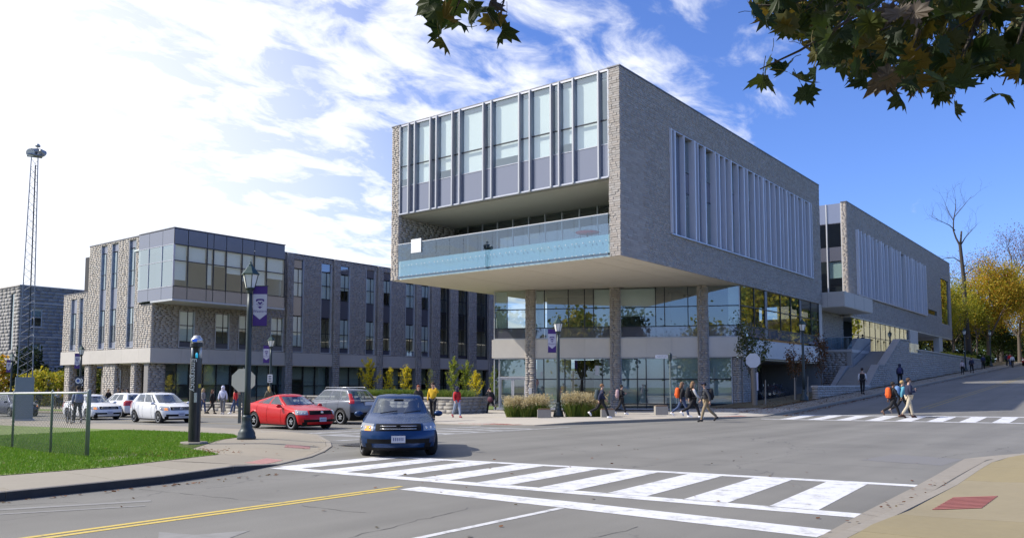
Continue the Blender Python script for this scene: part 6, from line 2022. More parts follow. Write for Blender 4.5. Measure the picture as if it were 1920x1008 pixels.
    if coat:
        J['hem'] = (0, -.01, pel[2] - coat); K['hem'] = P(*J['hem']); rj['hem'] = .165
        ch = [['hem', 'pelvis', 'waist', 'chest', 'neckb']]
    if sleeves is None:
        ch += [['chest', 'sho0', 'elb0', 'wri0'], ['chest', 'sho1', 'elb1', 'wri1']]
        job('jacket', jacket, ch, rj)
    else:
        job('vest', jacket, ch + [['chest', 'sho0'], ['chest', 'sho1']], rj)
        job('sleeve', sleeves, [['sho0', 'elb0', 'wri0']], rj); job('sleeve', sleeves, [['sho1', 'elb1', 'wri1']], rj)
    rt = dict(pelvis=.135, hip0=.105, hip1=.105, knee0=.076, knee1=.076, ank0=.060, ank1=.060)
    job('trousers', trousers, [['pelvis', 'hip0', 'knee0', 'ank0'], ['pelvis', 'hip1', 'knee1', 'ank1']], rt)
    for i in (0, 1):
        q = MB()
        a, tz = Vector(K[f'ank{i}']), Vector(K[f'toe{i}'])
        he = Vector(K[f'heel{i}']); he.z = max(he.z, .03 * s)
        q.tube([he + Vector((0, -.02, 0)), he + Vector((0, .01, .01)), a.lerp(tz, .45), tz, tz + (tz - a).normalized() * .04 * s], [.03 * s, .052 * s, .052 * s, .045 * s, .02 * s], 8)
        q.build('shoe', cloth('shoe_%02d%02d%02d' % tuple(int(c * 99) for c in shoes), shoes), t, smooth=True, world=False)
    hp = Vector(K['head'])
    q = MB()
    if hood:
        q.ball(tuple(hp + Vector((0, -.035, .012)) * s), .125 * s, 12, 9, (.95, .98, 1.12))
        q.tube([hp + Vector((0, -.05, -.08)) * s, hp + Vector((0, -.06, -.17)) * s], [.10 * s, .12 * s], 8)
        q.build('hood', jacket if not hasattr(hood, 'node_tree') else hood, t, smooth=True, world=False)
    else:
        q.ball(tuple(hp + Vector((0, -.028, .030)) * s), .105 * s, 12, 8, (.93, 1.0, .95))
        if long_hair:
            q.tube([hp + Vector((0, -.05, .03)) * s, hp + Vector((0, -.075, -.10)) * s, hp + Vector((0, -.09, -.24)) * s, hp + Vector((0, -.085, -.34)) * s], [.085 * s, .095 * s, .08 * s, .03 * s], 9)
        q.build('hair', cloth('hair_%02d%02d%02d' % tuple(int(c * 99) for c in hair), hair), t, smooth=True, world=False)
    if cap is not None:
        q = MB().ball(tuple(hp + Vector((0, -.005, .055)) * s), .108 * s, 12, 6, (.95, 1.05, .62))
        q.box(-.07 * s, .07 * s, hp.y + .06 * s, hp.y + .17 * s, hp.z + .055 * s, hp.z + .07 * s)
        q.build('cap', cap, t, smooth=True, world=False)
    ey = MB()
    for sd in (-1, 1):
        ey.ball(tuple(hp + Vector((sd * .032, .080, .008)) * s), .010 * s, 6, 5)
    ey.build('eyes', pmat('eye_dark', (.03, .02, .015), .3), t, smooth=True, world=False)
    MB().box(-.022 * s, .022 * s, hp.y + .072 * s, hp.y + .082 * s, hp.z - .052 * s, hp.z - .045 * s).build('mouth', pmat('lip', (.35, .13, .11), .6), t, world=False)
    if pack is not None:
        b = thing('backpack', pack_label, 'backpack', loc, rz, 'backpacks')
        c = Vector(P(0, -.235, 1.26 + dz))
        q = MB()
        prof = [(-.27, .11, .06), (-.25, .15, .09), (-.1, .165, .115), (.08, .155, .11), (.2, .125, .085), (.25, .07, .05)]
        base = 0
        NN = 14
        for zz, wx, wy in prof:
            for k in range(NN):
                a = 2 * math.pi * k / NN
                ca, sa = math.cos(a), math.sin(a)
                q.v.append((c.x + s * wx * math.copysign(abs(ca) ** .6, ca), c.y + s * wy * math.copysign(abs(sa) ** .6, sa), c.z + s * zz))
        for i in range(len(prof) - 1):
            for k in range(NN):
                k2 = (k + 1) % NN
                q.f.append((i * NN + k, i * NN + k2, (i + 1) * NN + k2, (i + 1) * NN + k))
        q.f.append(tuple(range(NN - 1, -1, -1))); q.f.append(tuple((len(prof) - 1) * NN + k for k in range(NN)))
        q.build('bag', pack, b, smooth=True, world=False)
        MB().ball((c.x, c.y - .10 * s, c.z - .10 * s), .10 * s, 10, 7, (1.1, .45, .9)).build('pocket', pack, b, smooth=True, world=False)
        for sd in (-1, 1):
            x = sd * .085 * s
            MB().tube([(x, c.y + .08 * s, c.z + .18 * s), (x, K['chest'][1] - .02 * s, K['sho0'][2] + .085 * s), (x * 1.1, K['chest'][1] + .15 * s, K['chest'][2] + .06 * s), (x * 1.25, K['chest'][1] + .165 * s, K['chest'][2] - .08 * s), (x * 1.6, c.y + .06 * s, c.z - .2 * s)], .016 * s, 6).build('strap', m_plast, b, smooth=True, world=False)
    return t

navy, black, grey = cloth('navy', (.018, .024, .06)), cloth('black', (.012, .012, .015)), cloth('grey', (.16, .16, .17))
denim, khaki, white = cloth('denim', (.05, .08, .17)), cloth('khaki', (.27, .21, .13)), cloth('white', (.66, .66, .70))
red, yellow, teal = cloth('red', (.48, .015, .02)), cloth('yellow', (.68, .42, .02)), cloth('teal', (.10, .33, .42))
ltden, cream, maroon = cloth('light_denim', (.30, .36, .48)), cloth('cream', (.52, .45, .33)), cloth('maroon', (.10, .03, .045))
orange, pinkbag, bluebag, lilac = cloth('orange', (.80, .12, .02)), cloth('dusty_pink', (.38, .26, .28)), cloth('blue_bag', (.12, .22, .42)), cloth('pale_lilac', (.60, .60, .72))
olive, dkgrey = cloth('olive', (.10, .09, .06)), cloth('dark_grey', (.05, .052, .06))
CR = (.789, .614)                    # along the picture plane, to the right
CL = (-.789, -.614)
W_ = (.9, .9, .92)
# on the hill crosswalk
person('person in black with an orange backpack on the hill crosswalk', (-9.9, 43.1, hz(-9.9, 43.1) + .004), (.80, .60), 1.74, black, black, (.02, .015, .012), (.20, .12, .09), .50, 1, m_skinD, pack=orange, pack_label='bright orange backpack worn on the hill crosswalk')
person('blond person with teal jacket between two walkers on the hill crosswalk', (-9.75, 44.3, hz(-9.75, 44.3) + .004), (.80, .60), 1.76, teal, black, (.42, .28, .12), (.25, .22, .2), .5, -1, pack=bluebag, pack_label='pale blue backpack worn on the hill crosswalk')
person('person in navy jacket and cream trousers holding a phone on the hill crosswalk', (-9.15, 42.9, hz(-9.15, 42.9) + .004), (.80, .60), 1.88, navy, cream, (.07, .04, .025), (.05, .02, .015), .28, 1, arms='phone', coat=.06)
ph = MB().box(-.035, .035, -.006, .006, -.07, .07).build('phone', m_blk, None, world=False)
_f = Vector((.80, .60, 0)); _r = Vector((.60, -.80, 0))
ph.location = Vector((-9.15, 42.9, hz(-9.15, 42.9) + 1.30)) + _f * .29 + _r * .13
ph.rotation_euler = (R(-35), 0, math.atan2(.6, .8) - math.pi/2); tag(ph, 'black phone held by the person in the navy jacket', 'phone')
# at the street corner
person('long haired person with grey sleeves and black leggings at the street corner', (-17.16, 36.09, hz(-17, 36) + .11), CR, 1.76, black, black, (.20, .12, .06), W_, .5, 1, long_hair=True, sleeves=cloth('pale_grey', (.42, .43, .45)), pack=black, pack_label='black bag on the back of the grey sleeved walker')
person('person with blue jeans walking half hidden by the grey sleeved walker', (-17.95, 36.55, hz(-18, 36.5) + .11), CR, 1.72, black, denim, (.16, .09, .05), W_, .42, -1, long_hair=True, pack=orange, pack_label='orange red backpack at the street corner')
person('person in dark cap and khaki trousers with a big black backpack', (-15.92, 34.85, hz(-16, 35) + .008), CL, 1.78, dkgrey, khaki, (.02, .02, .02), (.02, .02, .02), .38, 1, head_down=.03, lean=.08, cap=navy, pack=black, pack_label='large black backpack of the khaki trousered walker')
# before the glass front
person('person in navy coat with dark bag striding past the plume grass', (-20.68, 33.52, hz(-20.7, 33.5) + .13), CR, 1.66, navy, black, (.22, .11, .05), W_, .52, -1, coat=.1, lean=.04, pack=cloth('slate', (.05, .07, .08)), pack_label='slate backpack of the walker by the plume grass')
person('person in black with a dusty pink backpack by the glass front', (-22.6, 38.7, hz(-22.6, 38.7) + .13), CR, 1.60, black, black, (.02, .015, .012), W_, .36, 1, arms='straps', pack=pinkbag, pack_label='dusty pink backpack by the glass front')
person('person in red parka and dark hood by the stone planter', (-27.75, 31.11, hz(-27.7, 31) + .13), (.9, -.35), 1.55, red, ltden, (.02, .02, .02), (.25, .04, .06), .33, 1, hood=navy, coat=.16, head_down=.02, pack=dkgrey, pack_label='dark grey backpack over the red parka')
person('person in black running past the end of the planter', (-31.2, 38.0, hz(-31, 38) + .13), (-.85, .52), 1.62, black, black, (.03, .02, .02), (.02, .02, .02), .70, 1, lean=.2, arms='head')
bg_ = MB().ball((0, 0, 0), .2, 10, 8, (1.0, .5, .85)).build('shoulder_bag', maroon, None, smooth=True, world=False)
bg_.location = (-31.05, 37.75, hz(-31, 38) + .95); tag(bg_, 'maroon shoulder bag of the running person', 'bag')
person('person in yellow jacket talking on a phone behind the blue sedan', (-26.4, 27.9, hz(-26, 27) + .12), (.5, -.85), 1.74, yellow, black, (.05, .03, .02), (.02, .02, .02), .22, 1, arms='head')
person('red haired person beside the yellow jacket', (-29.6, 30.2, hz(-29.6, 30.2) + .13), (.75, -.65), 1.64, black, black, (.22, .06, .025), (.02, .02, .02), .25, -1, long_hair=True)
# far pavement of the side street
person('person in pale top and dark jeans, nearest the emergency pillar', (-48.54, 29.67, hz(-48.5, 29.7) + .13), (.8, .5), 1.60, cloth('taupe', (.30, .28, .26)), denim, (.40, .28, .14), (.03, .03, .03), .2, 1, long_hair=True)
person('person in black coat in the pair right of the emergency pillar', (-47.2, 29.5, hz(-47, 29.5) + .13), (.75, .6), 1.52, black, black, (.12, .05, .025), (.02, .02, .02), .3, -1, coat=.12, long_hair=True)
person('person in white hoodie and grey trousers left of the near lamp', (-45.87, 29.39, hz(-46, 29.4) + .13), (.7, -.7), 1.72, lilac, grey, (.03, .02, .02), (.3, .3, .32), .18, 1, hood=True)
person('person in red jacket over a black shirt left of the near lamp', (-45.9, 30.31, hz(-46, 30.3) + .13), CL, 1.62, red, denim, (.015, .012, .012), W_, .42, 1, m_skinD, hood=black)
person('blond person behind the roof of the red car, left of the pair', (-47.4, 31.4, hz(-46, 33) + .13), (-.9, .2), 1.66, cloth('peach', (.45, .24, .17)), denim, (.42, .27, .11), (.05, .05, .05), .25, 1, long_hair=True)
person('blond person behind the roof of the red car, right of the pair', (-45.6, 32.6, hz(-46, 33) + .13), (-.9, .2), 1.70, olive, denim, (.46, .32, .14), (.05, .05, .05), .25, -1, long_hair=True)
# by the entrance of the wing, left
person('dark clothed person standing at the pale bench block', (-62.4, 31.0, hz(-62, 31) + .13), (.6, -.8), 1.72, black, black, (.03, .02, .02), (.02, .02, .02), .1, 1, coat=.1)
person('long dark haired person behind the pale bench block', (-63.0, 32.0, hz(-63, 32) + .13), (.6, -.8), 1.66, black, black, (.03, .02, .015), (.02, .02, .02), .1, -1, long_hair=True)
person('brown haired person in the group above the white sedan', (-67.9, 32.9, hz(-68, 33) + .13), (.8, -.2), 1.66, black, denim, (.28, .18, .08), (.02, .02, .02), .2, 1, long_hair=True)
person('person in black at the right of the group above the white sedan', (-66.2, 33.2, hz(-66, 33) + .13), (.8, -.2), 1.64, dkgrey, black, (.05, .03, .02), (.02, .02, .02), .2, -1, long_hair=True)
person('person in dark top left of the fence end post', (-71.6, 32.4, hz(-72, 32) + .13), (.9, .1), 1.68, black, black, (.10, .06, .04), (.02, .02, .02), .2, 1)
rider = person('cyclist in pale blue shirt on the far pavement', (-76.5, 32.6, hz(-76, 32.6) + .13), (.95, -.2), 1.74, ltden, dkgrey, (.30, .2, .1), (.05, .05, .05), .3, 1, arms='both', lean=.15)
person('person in dark clothes beside the cyclist', (-77.4, 31.4, hz(-77, 31.4) + .13), (.9, -.2), 1.62, dkgrey, black, (.30, .2, .1), (.05, .05, .05), .2, -1)
# near pavement behind the fence
person('person in grey blue shirt walking with a bicycle behind the fence post', (-39.55, 17.75, hz(-39.5, 17.7) + .13), (-.8, .2), 1.72, cloth('slate_blue', (.14, .17, .26)), dkgrey, (.03, .025, .02), (.3, .3, .3), .35, 1, pack=cloth('blue_grey', (.16, .2, .32)), pack_label='blue grey backpack behind the fence post')
# up the hill
person('person in white sleeves and black vest walking up to the stairs', (-15.95, 60.8, hz(-16, 60.8) + .13), (-.1, 1), 1.80, black, black, (.03, .02, .02), (.02, .02, .02), .2, 1, sleeves=white)
person('person in dark hoodie walking uphill beyond the stairs', (-16.3, 73.5, hz(-16.3, 73.5) + .13), (-.1, 1), 1.78, navy, black, (.02, .02, .02), (.02, .02, .02), .25, -1, hood=True, pack=cloth('indigo', (.05, .05, .14)), pack_label='dark indigo backpack of the uphill walker')
person('person at the head of the stairs, only the head showing', (-20.95, 80.4, 4.70), (.2, 1), 1.62, black, black, (.02, .02, .02), (.02, .02, .02), .2, 1)
person('person in pale shirt on the hill pavement by the retaining wall', (-15.96, 100.5, hz(-16, 100.5) + .13), (.2, -1), 1.50, cloth('pale_pink', (.5, .42, .44)), black, (.03, .02, .02), (.02, .02, .02), .3, 1)
person('taller dark clothed person on the hill pavement by the retaining wall', (-15.8, 105.5, hz(-16, 105.5) + .13), (0, -1), 1.74, navy, black, (.03, .02, .02), (.02, .02, .02), .3, -1)
person('person in dark blue near the end of the retaining wall', (-16.8, 121, hz(-16.8, 121) + .13), (0, 1), 1.80, cloth('dark_blue', (.02, .03, .09)), black, (.03, .02, .02), (.02, .02, .02), .3, -1)
for i, (x, y, c, lab) in enumerate(((-15.9, 136, navy, 'leftmost dark figure in the group at the top of the hill'), (-15.6, 137.5, black, 'second dark figure in the group at the top of the hill'), (-14.6, 130.5, white, 'pale topped figure at the right edge at the top of the hill'), (-15.3, 134, red, 'reddish figure in the group at the top of the hill'))):
    person(lab, (x, y, hz(x, y) + (.13 if x < -15.2 else .004)), (0, -1) if i % 2 else (0, 1), 1.72, c, denim if i % 2 else black, (.05, .03, .02), (.03, .03, .03), .3, 1)
run_skin_jobs()

# bicycles
def bicycle(label, loc, rz, col):
    t = thing('bicycle', label, 'bicycle', loc, rz, 'bicycles')
    for x in (-.52, .52):
        q = MB()
        q.tube([(x + .33 * math.cos(2*math.pi*k/24), 0, .34 + .33 * math.sin(2*math.pi*k/24)) for k in range(25)], .018, 6, cap=False)
        w__ = q.build('wheel', m_rub, t, smooth=True, world=False)
        sp = MB()
        for k in range(8):
            a = math.pi * k / 8
            sp.tube([(x - .31*math.cos(a), 0, .34 - .31*math.sin(a)), (x + .31*math.cos(a), 0, .34 + .31*math.sin(a))], .003, 3)
        sp.build('spokes', m_chrome, w__, world=False)
    fr_ = MB()
    for a, b in (((-.52, 0, .34), (-.08, 0, .30)), ((-.52, 0, .34), (-.18, 0, .80)), ((-.08, 0, .30), (-.2, 0, .88)), ((-.08, 0, .30), (.36, 0, .72)), ((-.18, 0, .80), (.34, 0, .82)), ((.34, 0, .84), (.52, 0, .34))):
        fr_.tube([a, b], .018, 6)
    fr_.build('frame', pmat('bike_' + str(int(col[0]*100)), col, .4), t, world=False)
    MB().ball((-.21, 0, .92), .09, 8, 6, (1.5, .8, .35)).build('saddle', m_blk, t, smooth=True, world=False)
    MB().tube([(.40, -.26, .96), (.36, -.1, .98), (.34, 0, .98), (.36, .1, .98), (.40, .26, .96)], .014, 6).build('handlebar', m_blk, t, world=False)
    MB().tube([(.34, 0, .82), (.345, 0, .98)], .014, 6).build('stem', m_chrome, t, world=False)
    MB().lathe([(.09, -.03), (.09, -.024)], 16, c=(-.08, .30), axis='y').build('chainring', m_chrome, t, world=False)
    return t
bicycle('bicycle of the cyclist on the far pavement', (-76.4, 32.3, hz(-76, 32) + .13), R(-12), (.04, .04, .05))
bicycle('bicycle beside the person behind the fence post', (-39.1, 17.2, hz(-39, 17) + .13), R(165), (.05, .05, .06))
for k, (y, lab) in enumerate(((57.0, 'first parked bicycle in the dark bay under the corner building'), (57.9, 'second parked bicycle in the dark bay under the corner building'), (59.0, 'third parked bicycle in the dark bay under the corner building'))):
    bicycle(lab, (-21.3, y, hz(-21.3, y) + .16), R(200 + 12*k), ((.05, .05, .06), (.12, .02, .02), (.03, .05, .1))[k])

# ---------------------------------------------------------------- vegetation
m_bark = pmat('grey_bark', (.13, .105, .085), .9, var=.3, scale=14, bump=.01, bscale=30)
m_barkd = pmat('dark_bark', (.06, .05, .042), .9, var=.3, scale=14)
def leaf_quads(P, size, jit=.35, flat=0.0, rg=rng):
    """P (n,3) centres -> vertices and faces of small folded leaves"""
    n = len(P)
    a = rg.normal(size=(n, 3)); a /= np.linalg.norm(a, axis=1)[:, None]
    b = rg.normal(size=(n, 3)); b[:, 2] *= (1 - flat)
    b -= (b * a).sum(1)[:, None] * a; b /= np.linalg.norm(b, axis=1)[:, None] + 1e-9
    s = size * rg.uniform(1 - jit, 1 + jit, n)[:, None]
    V = np.empty((n, 4, 3))
    V[:, 0] = P - a * s * .5; V[:, 1] = P + b * s * .36; V[:, 2] = P + a * s * .5; V[:, 3] = P - b * s * .36
    return V.reshape(-1, 3), np.arange(4 * n).reshape(-1, 4)
def grow(mb, p, d, L, r, depth, tips, rr, spread=.55, up=.15, nk=(2, 3), shrink=.72):
    segs = 4
    pts = [p]; q = Vector(p); dd = Vector(d)
    for i in range(segs):
        dd = (dd + Vector((rr.gauss(0, .12), rr.gauss(0, .12), rr.gauss(0, .08) + up * .2))).normalized()
        q = q + dd * (L / segs)
        pts.append(q.copy())
        if depth <= 1: tips.append((q.copy(), depth))
    mb.tube(pts, [lerp(r, r * .62, i / segs) for i in range(segs + 1)], 6 if r > .03 else 4, cap=False)
    if depth == 0: return
    for k in range(rr.randint(*nk)):
        i = rr.randint(1, segs) if k else segs
        a = rr.uniform(0, 2 * math.pi)
        side_ = dd.cross(Vector((math.cos(a), math.sin(a), .3))).normalized()
        nd = (dd * (1 - spread * .6) + side_ * spread + Vector((0, 0, up))).normalized()
        grow(mb, pts[i], nd, L * shrink * rr.uniform(.75, 1.15), r * (.62 if i == segs else .5), depth - 1, tips, rr, spread, up, nk, shrink)
def tree(name, label, loc, h, tr, mat, nleaf, size, seed, depth=4, trunk_f=.3, spread=.6, up=.18, rad=.5, group='trees', squash=1.0, bark=None, lean=(0, 0), nk=(2, 3), shrink=.72, crown=True, cen=None):
    rr = random.Random(seed)
    t = thing(name, label, 'tree', loc, 0, group)
    mb = MB(); tips = []
    zt = h * trunk_f
    mb.tube([(0, 0, -.1), (lean[0] * .3, lean[1] * .3, zt * .5), (lean[0], lean[1], zt)], [tr * 1.25, tr, tr * .85], 9, cap=False)
    for k in range(4):
        a = 2 * math.pi * k / 4 + rr.uniform(-.4, .4)
        grow(mb, Vector((lean[0], lean[1], zt * rr.uniform(.85, 1.0))), Vector((math.cos(a) * spread, math.sin(a) * spread, .9)).normalized(), h * .24, tr * .55, depth - 1, tips, rr, spread, up, nk, shrink)
    grow(mb, Vector((lean[0], lean[1], zt)), Vector((0, 0, 1)), h * .28, tr * .75, depth - 1, tips, rr, spread, up, nk, shrink)
    top = max(p.z for p, _ in tips)
    f = h / top * .97
    mb.v = [(x, y, z * f if z > 0 else z) for x, y, z in mb.v]
    mb.build('trunk', bark or m_bark, t, smooth=True, world=False)
    if crown and nleaf:
        C = np.array([[p.x, p.y, p.z * f] for p, _ in tips])
        idx = rng.integers(0, len(C), nleaf)
        P = C[idx] + rng.normal(size=(nleaf, 3)) * rad * np.array([1, 1, squash])
        V, F = leaf_quads(P, size)
        np_mesh('crown', V, F, mat, t)
    return t
lm_orange = leafmat('autumn_leaf', (.24, .26, .025), (.55, .42, .04), (.60, .25, .03), trans=.5)
lm_mix = leafmat('turning_leaf', (.14, .20, .02), (.38, .36, .035), (.58, .44, .04), trans=.5)
lm_green = leafmat('green_leaf', (.025, .055, .012), (.06, .11, .02), (.10, .13, .025), trans=.35)
lm_dark = leafmat('dark_leaf', (.012, .025, .010), (.03, .05, .014), trans=.25)
lm_gink = leafmat('ginkgo_yellow', (.62, .48, .02), (.74, .60, .04), (.55, .55, .04), trans=.4)
lm_ging = leafmat('ginkgo_green', (.16, .24, .03), (.30, .36, .04), (.44, .42, .05), trans=.35)
lm_rust = leafmat('rust_leaf', (.09, .07, .02), (.18, .07, .025), (.25, .10, .03), trans=.3)
lm_sap = leafmat('sapling_leaf', (.035, .06, .015), (.09, .12, .025), (.20, .17, .03), trans=.3)
lm_yg = leafmat('yellow_green_leaf', (.14, .20, .02), (.42, .38, .035), (.58, .44, .04), trans=.45)

# trees at the top of the hill
def hp_(x, y): return (x, y, hz(x, y) + .1)
bt = thing('bare_tree', 'tall nearly bare tree rising beside the end of the hill building', 'tree', hp_(-20.9, 137), 0, 'trees on the hill')
rr_t = random.Random(12)
bm_ = MB(); tp_ = []
def bp(a, z, q=0.0):                       # a metres to the right, q metres back
    return Vector((.789 * a - .614 * q, .614 * a + .789 * q, z))
def bough(pts, r0, r1, n=3):
    pts = [bp(*p) for p in pts]
    bm_.tube(pts, [lerp(r0, r1, i / (len(pts) - 1)) for i in range(len(pts))], 8, cap=False)
    for a, b in zip(pts[len(pts) // 3:], pts[len(pts) // 3 + 1:]):
        for k in range(n):
            f = rr_t.random(); p = a.lerp(b, f)
            an = rr_t.uniform(0, 6.28)
            d = ((b - a).normalized() * .8 + Vector((math.cos(an), math.sin(an), .25)) * .75).normalized()
            grow(bm_, p, d, rr_t.uniform(1.1, 2.0), max(.018, r1 * .6), 2, tp_, rr_t, .6, .2, (2, 2), .72)
bm_.tube([bp(0, -.2), bp(.05, 4), bp(-.2, 9), bp(-.2, 13), bp(-.55, 18.2)], [.45, .36, .31, .28, .22], 10, cap=False)
bough([(-.55, 18.0), (-1.0, 19.2, .2), (-1.3, 20.4, .3), (-1.25, 22.0, .2), (-1.0, 23.6), (-.9, 25.0)], .15, .03, 3)
bough([(-1.25, 21.8, .2), (-1.9, 23.4, .5), (-2.3, 25.2, .8)], .06, .015, 3)
bough([(-1.2, 22.4), (0, 24.0, -.5), (1.1, 25.4, -.8)], .06, .015, 3)
bough([(-1.2, 20.3), (-2.2, 21.0, -.4), (-3.6, 21.6, -.6), (-5.4, 22.4, -.8)], .08, .015, 3)
bough([(-.5, 18.0), (.5, 19.3, .4), (1.5, 20.3, .6), (2.8, 21.5, 1.0)], .10, .015, 3)
bough([(-.3, 15.4), (-1.4, 16.3, .4), (-2.6, 16.2, .8), (-3.6, 15.7, 1.0)], .09, .02, 2)
bough([(-.2, 13.5), (1.0, 14.6, -.6), (2.0, 15.0, -1.0)], .07, .015, 2)
bm_.tube([bp(-.5, 18.1), bp(-.25, 20.2)], [.16, .12], 8)
bm_.build('trunk', m_barkd, bt, smooth=True, world=False)
tree('maple_tree', 'large orange and green maple overhanging the hill pavement', hp_(-19.3, 145), 16.5, .30, lm_orange, 30000, .22, 5, depth=4, trunk_f=.22, spread=.72, rad=.85, group='trees on the hill')
tree('maple_tree', 'yellow green maple left of the large orange maple', hp_(-23.8, 143), 14.0, .25, lm_mix, 20000, .22, 8, depth=4, trunk_f=.2, spread=.65, rad=.8, group='trees on the hill')
tree('maple_tree', 'small golden tree against the end wall of the hill building', hp_(-24.3, 133), 12.5, .18, lm_yg, 9000, .20, 13, depth=4, trunk_f=.3, spread=.55, rad=.55, group='trees on the hill')
tree('maple_tree', 'rust topped maple at the right edge of the hill', hp_(-16.6, 158), 15.5, .28, lm_orange, 24000, .23, 21, depth=4, trunk_f=.25, spread=.7, rad=.9, group='trees on the hill')
tree('thin_tree', 'thin crowned tall tree with sparse rusty leaves behind the maples', hp_(-22.5, 185), 28, .35, lm_rust, 6000, .22, 25, depth=5, trunk_f=.3, spread=.5, rad=1.1, group='trees on the hill', bark=m_barkd)
for i, (x, y, hh, lab) in enumerate(((-28, 150, 11, 'dark green tree in the shade behind the hill building'), (-33, 142, 10, 'second dark green tree farther left behind the hill building'), (-24, 160, 12, 'dark green tree behind the large orange maple'), (-21, 168, 9, 'low dark tree at the back of the hill wood'))):
    tree('dark_tree', lab, hp_(x, y), hh, .2, lm_green if i % 2 else lm_dark, 10000, .30, 31 + i, depth=4, trunk_f=.12, spread=.7, rad=.9, group='trees on the hill')
for i, (x, y, lab) in enumerate(((-22.0, 131.5, 'slim pale trunk by the end wall of the hill building'), (-20.3, 141, 'slim dark trunk right of the tall bare tree'), (-22.9, 137, 'slim trunk left of the tall bare tree'))):
    tree('slim_tree', lab, hp_(x, y), 9 + i, .09, lm_mix, 2000, .2, 41 + i, depth=3, trunk_f=.5, spread=.4, rad=.6, group='trees on the hill')
# undergrowth along the verge
def shrub(name, label, loc, rx, rz_, mat, n, size, group, seed=0, squash=None):
    t = thing(name, label, 'shrub', loc, 0, group)
    mb = MB()
    rr = random.Random(seed)
    for k in range(7):
        a = rr.uniform(0, 6.28); e = rr.uniform(.3, .9)
        mb.tube([(0, 0, 0), (math.cos(a) * rx * e * .5, math.sin(a) * rx * e * .5, rz_ * .9), (math.cos(a) * rx * e * .8, math.sin(a) * rx * e * .8, rz_ * 1.5)], [.04, .03, .012], 5)
    mb.build('stems', m_barkd, t, world=False)
    u = rng.normal(size=(n, 3)); u /= np.linalg.norm(u, axis=1)[:, None]
    lob = 1 + .25 * np.sin(u[:, 0] * 5 + seed) * np.cos(u[:, 1] * 6) + .15 * np.sin(u[:, 2] * 9 + seed)
    P = u * (rng.uniform(.45, 1.0, n) ** .5)[:, None] * lob[:, None] * np.array([rx, rx, rz_]) + np.array([0, 0, rz_ * .95])
    P[:, 2] = np.abs(P[:, 2])
    V, F = leaf_quads(P, size)
    np_mesh('foliage', V, F, mat, t)
    return t
for i, (x, y, rx, rz_) in enumerate(((-19.6, 130, 1.6, .9), (-21.5, 134, 2.0, 1.2), (-19.2, 136, 1.5, .8), (-18.6, 127.5, 1.0, .6))):
    shrub('shrub', ['low green shrub at the corner of the retaining wall', 'large dark shrub under the tall bare tree', 'dark shrub right of the tall bare trunk', 'small shrub at the end of the retaining wall'][i], hp_(x, y), rx, rz_, lm_green if i != 1 else lm_dark, 1400, .3, 'shrubs on the hill', i)
t = thing('planted_strip', 'green shrubs growing along the top of the retaining wall', 'shrub', (-19.2, 115, 4.6))
P = np.stack([rng.uniform(-1.2, 1.2, 2500), rng.uniform(-9, 10, 2500), rng.uniform(0, .9, 2500)], 1)
V, F = leaf_quads(P, .25); np_mesh('foliage', V, F, lm_yg, t)

# young trees on the verge
tree('sapling', 'narrow green sapling behind the leaning timber stop sign', gz(-20.15, 51.0), 5.9, .05, lm_sap, 1700, .13, 51, depth=3, trunk_f=.25, spread=.32, up=.4, rad=.16, group='saplings on the verge')
tree('sapling', 'rust coloured sapling with stakes left of the verge lamp', gz(-18.5, 54.4), 4.0, .05, lm_rust, 900, .12, 52, depth=3, trunk_f=.3, spread=.30, up=.4, rad=.14, group='saplings on the verge')
tree('sapling', 'rust coloured sapling right of the verge lamp', gz(-18.4, 59.6), 4.5, .05, lm_rust, 1000, .12, 53, depth=3, trunk_f=.25, spread=.30, up=.4, rad=.15, group='saplings on the verge')

# ginkgos in the courtyard
def ginkgo(label, loc, h, mat, n, seed, wd=.5):
    rr = random.Random(seed)
    t = thing('ginkgo_tree', label, 'tree', loc, 0, 'young ginkgos in the courtyard')
    mb = MB(); pts = []
    mb.tube([(0, 0, 0), (.02, 0, h * .5), (0, .02, h)], [.045, .03, .008], 7)
    for k in range(40): pts.append((0, 0, lerp(h * .5, h, rr.random())))
    for k in range(15):
        z0 = lerp(h * .22, h * .85, k / 14); a = k * 2.4 + rr.uniform(-.4, .4)
        L = wd * h * .42 * (1 - .65 * (k / 14)) * rr.uniform(.7, 1.2)
        e = (math.cos(a) * L * .62, math.sin(a) * L * .62, z0 + L * .95)
        mb.tube([(0, 0, z0), (e[0] * .55, e[1] * .55, lerp(z0, e[2], .45)), e], [.016, .011, .005], 5)
        for j in range(16):
            f = rr.uniform(.15, 1.0)
            pts.append((e[0] * f, e[1] * f, lerp(z0, e[2], f * .9)))
    mb.build('trunk', m_bark, t, smooth=True, world=False)
    C = np.array(pts)
    P = C[rng.integers(0, len(C), n)] + rng.normal(size=(n, 3)) * .07
    V, F = leaf_quads(P, .095); np_mesh('crown', V, F, mat, t)
    return t
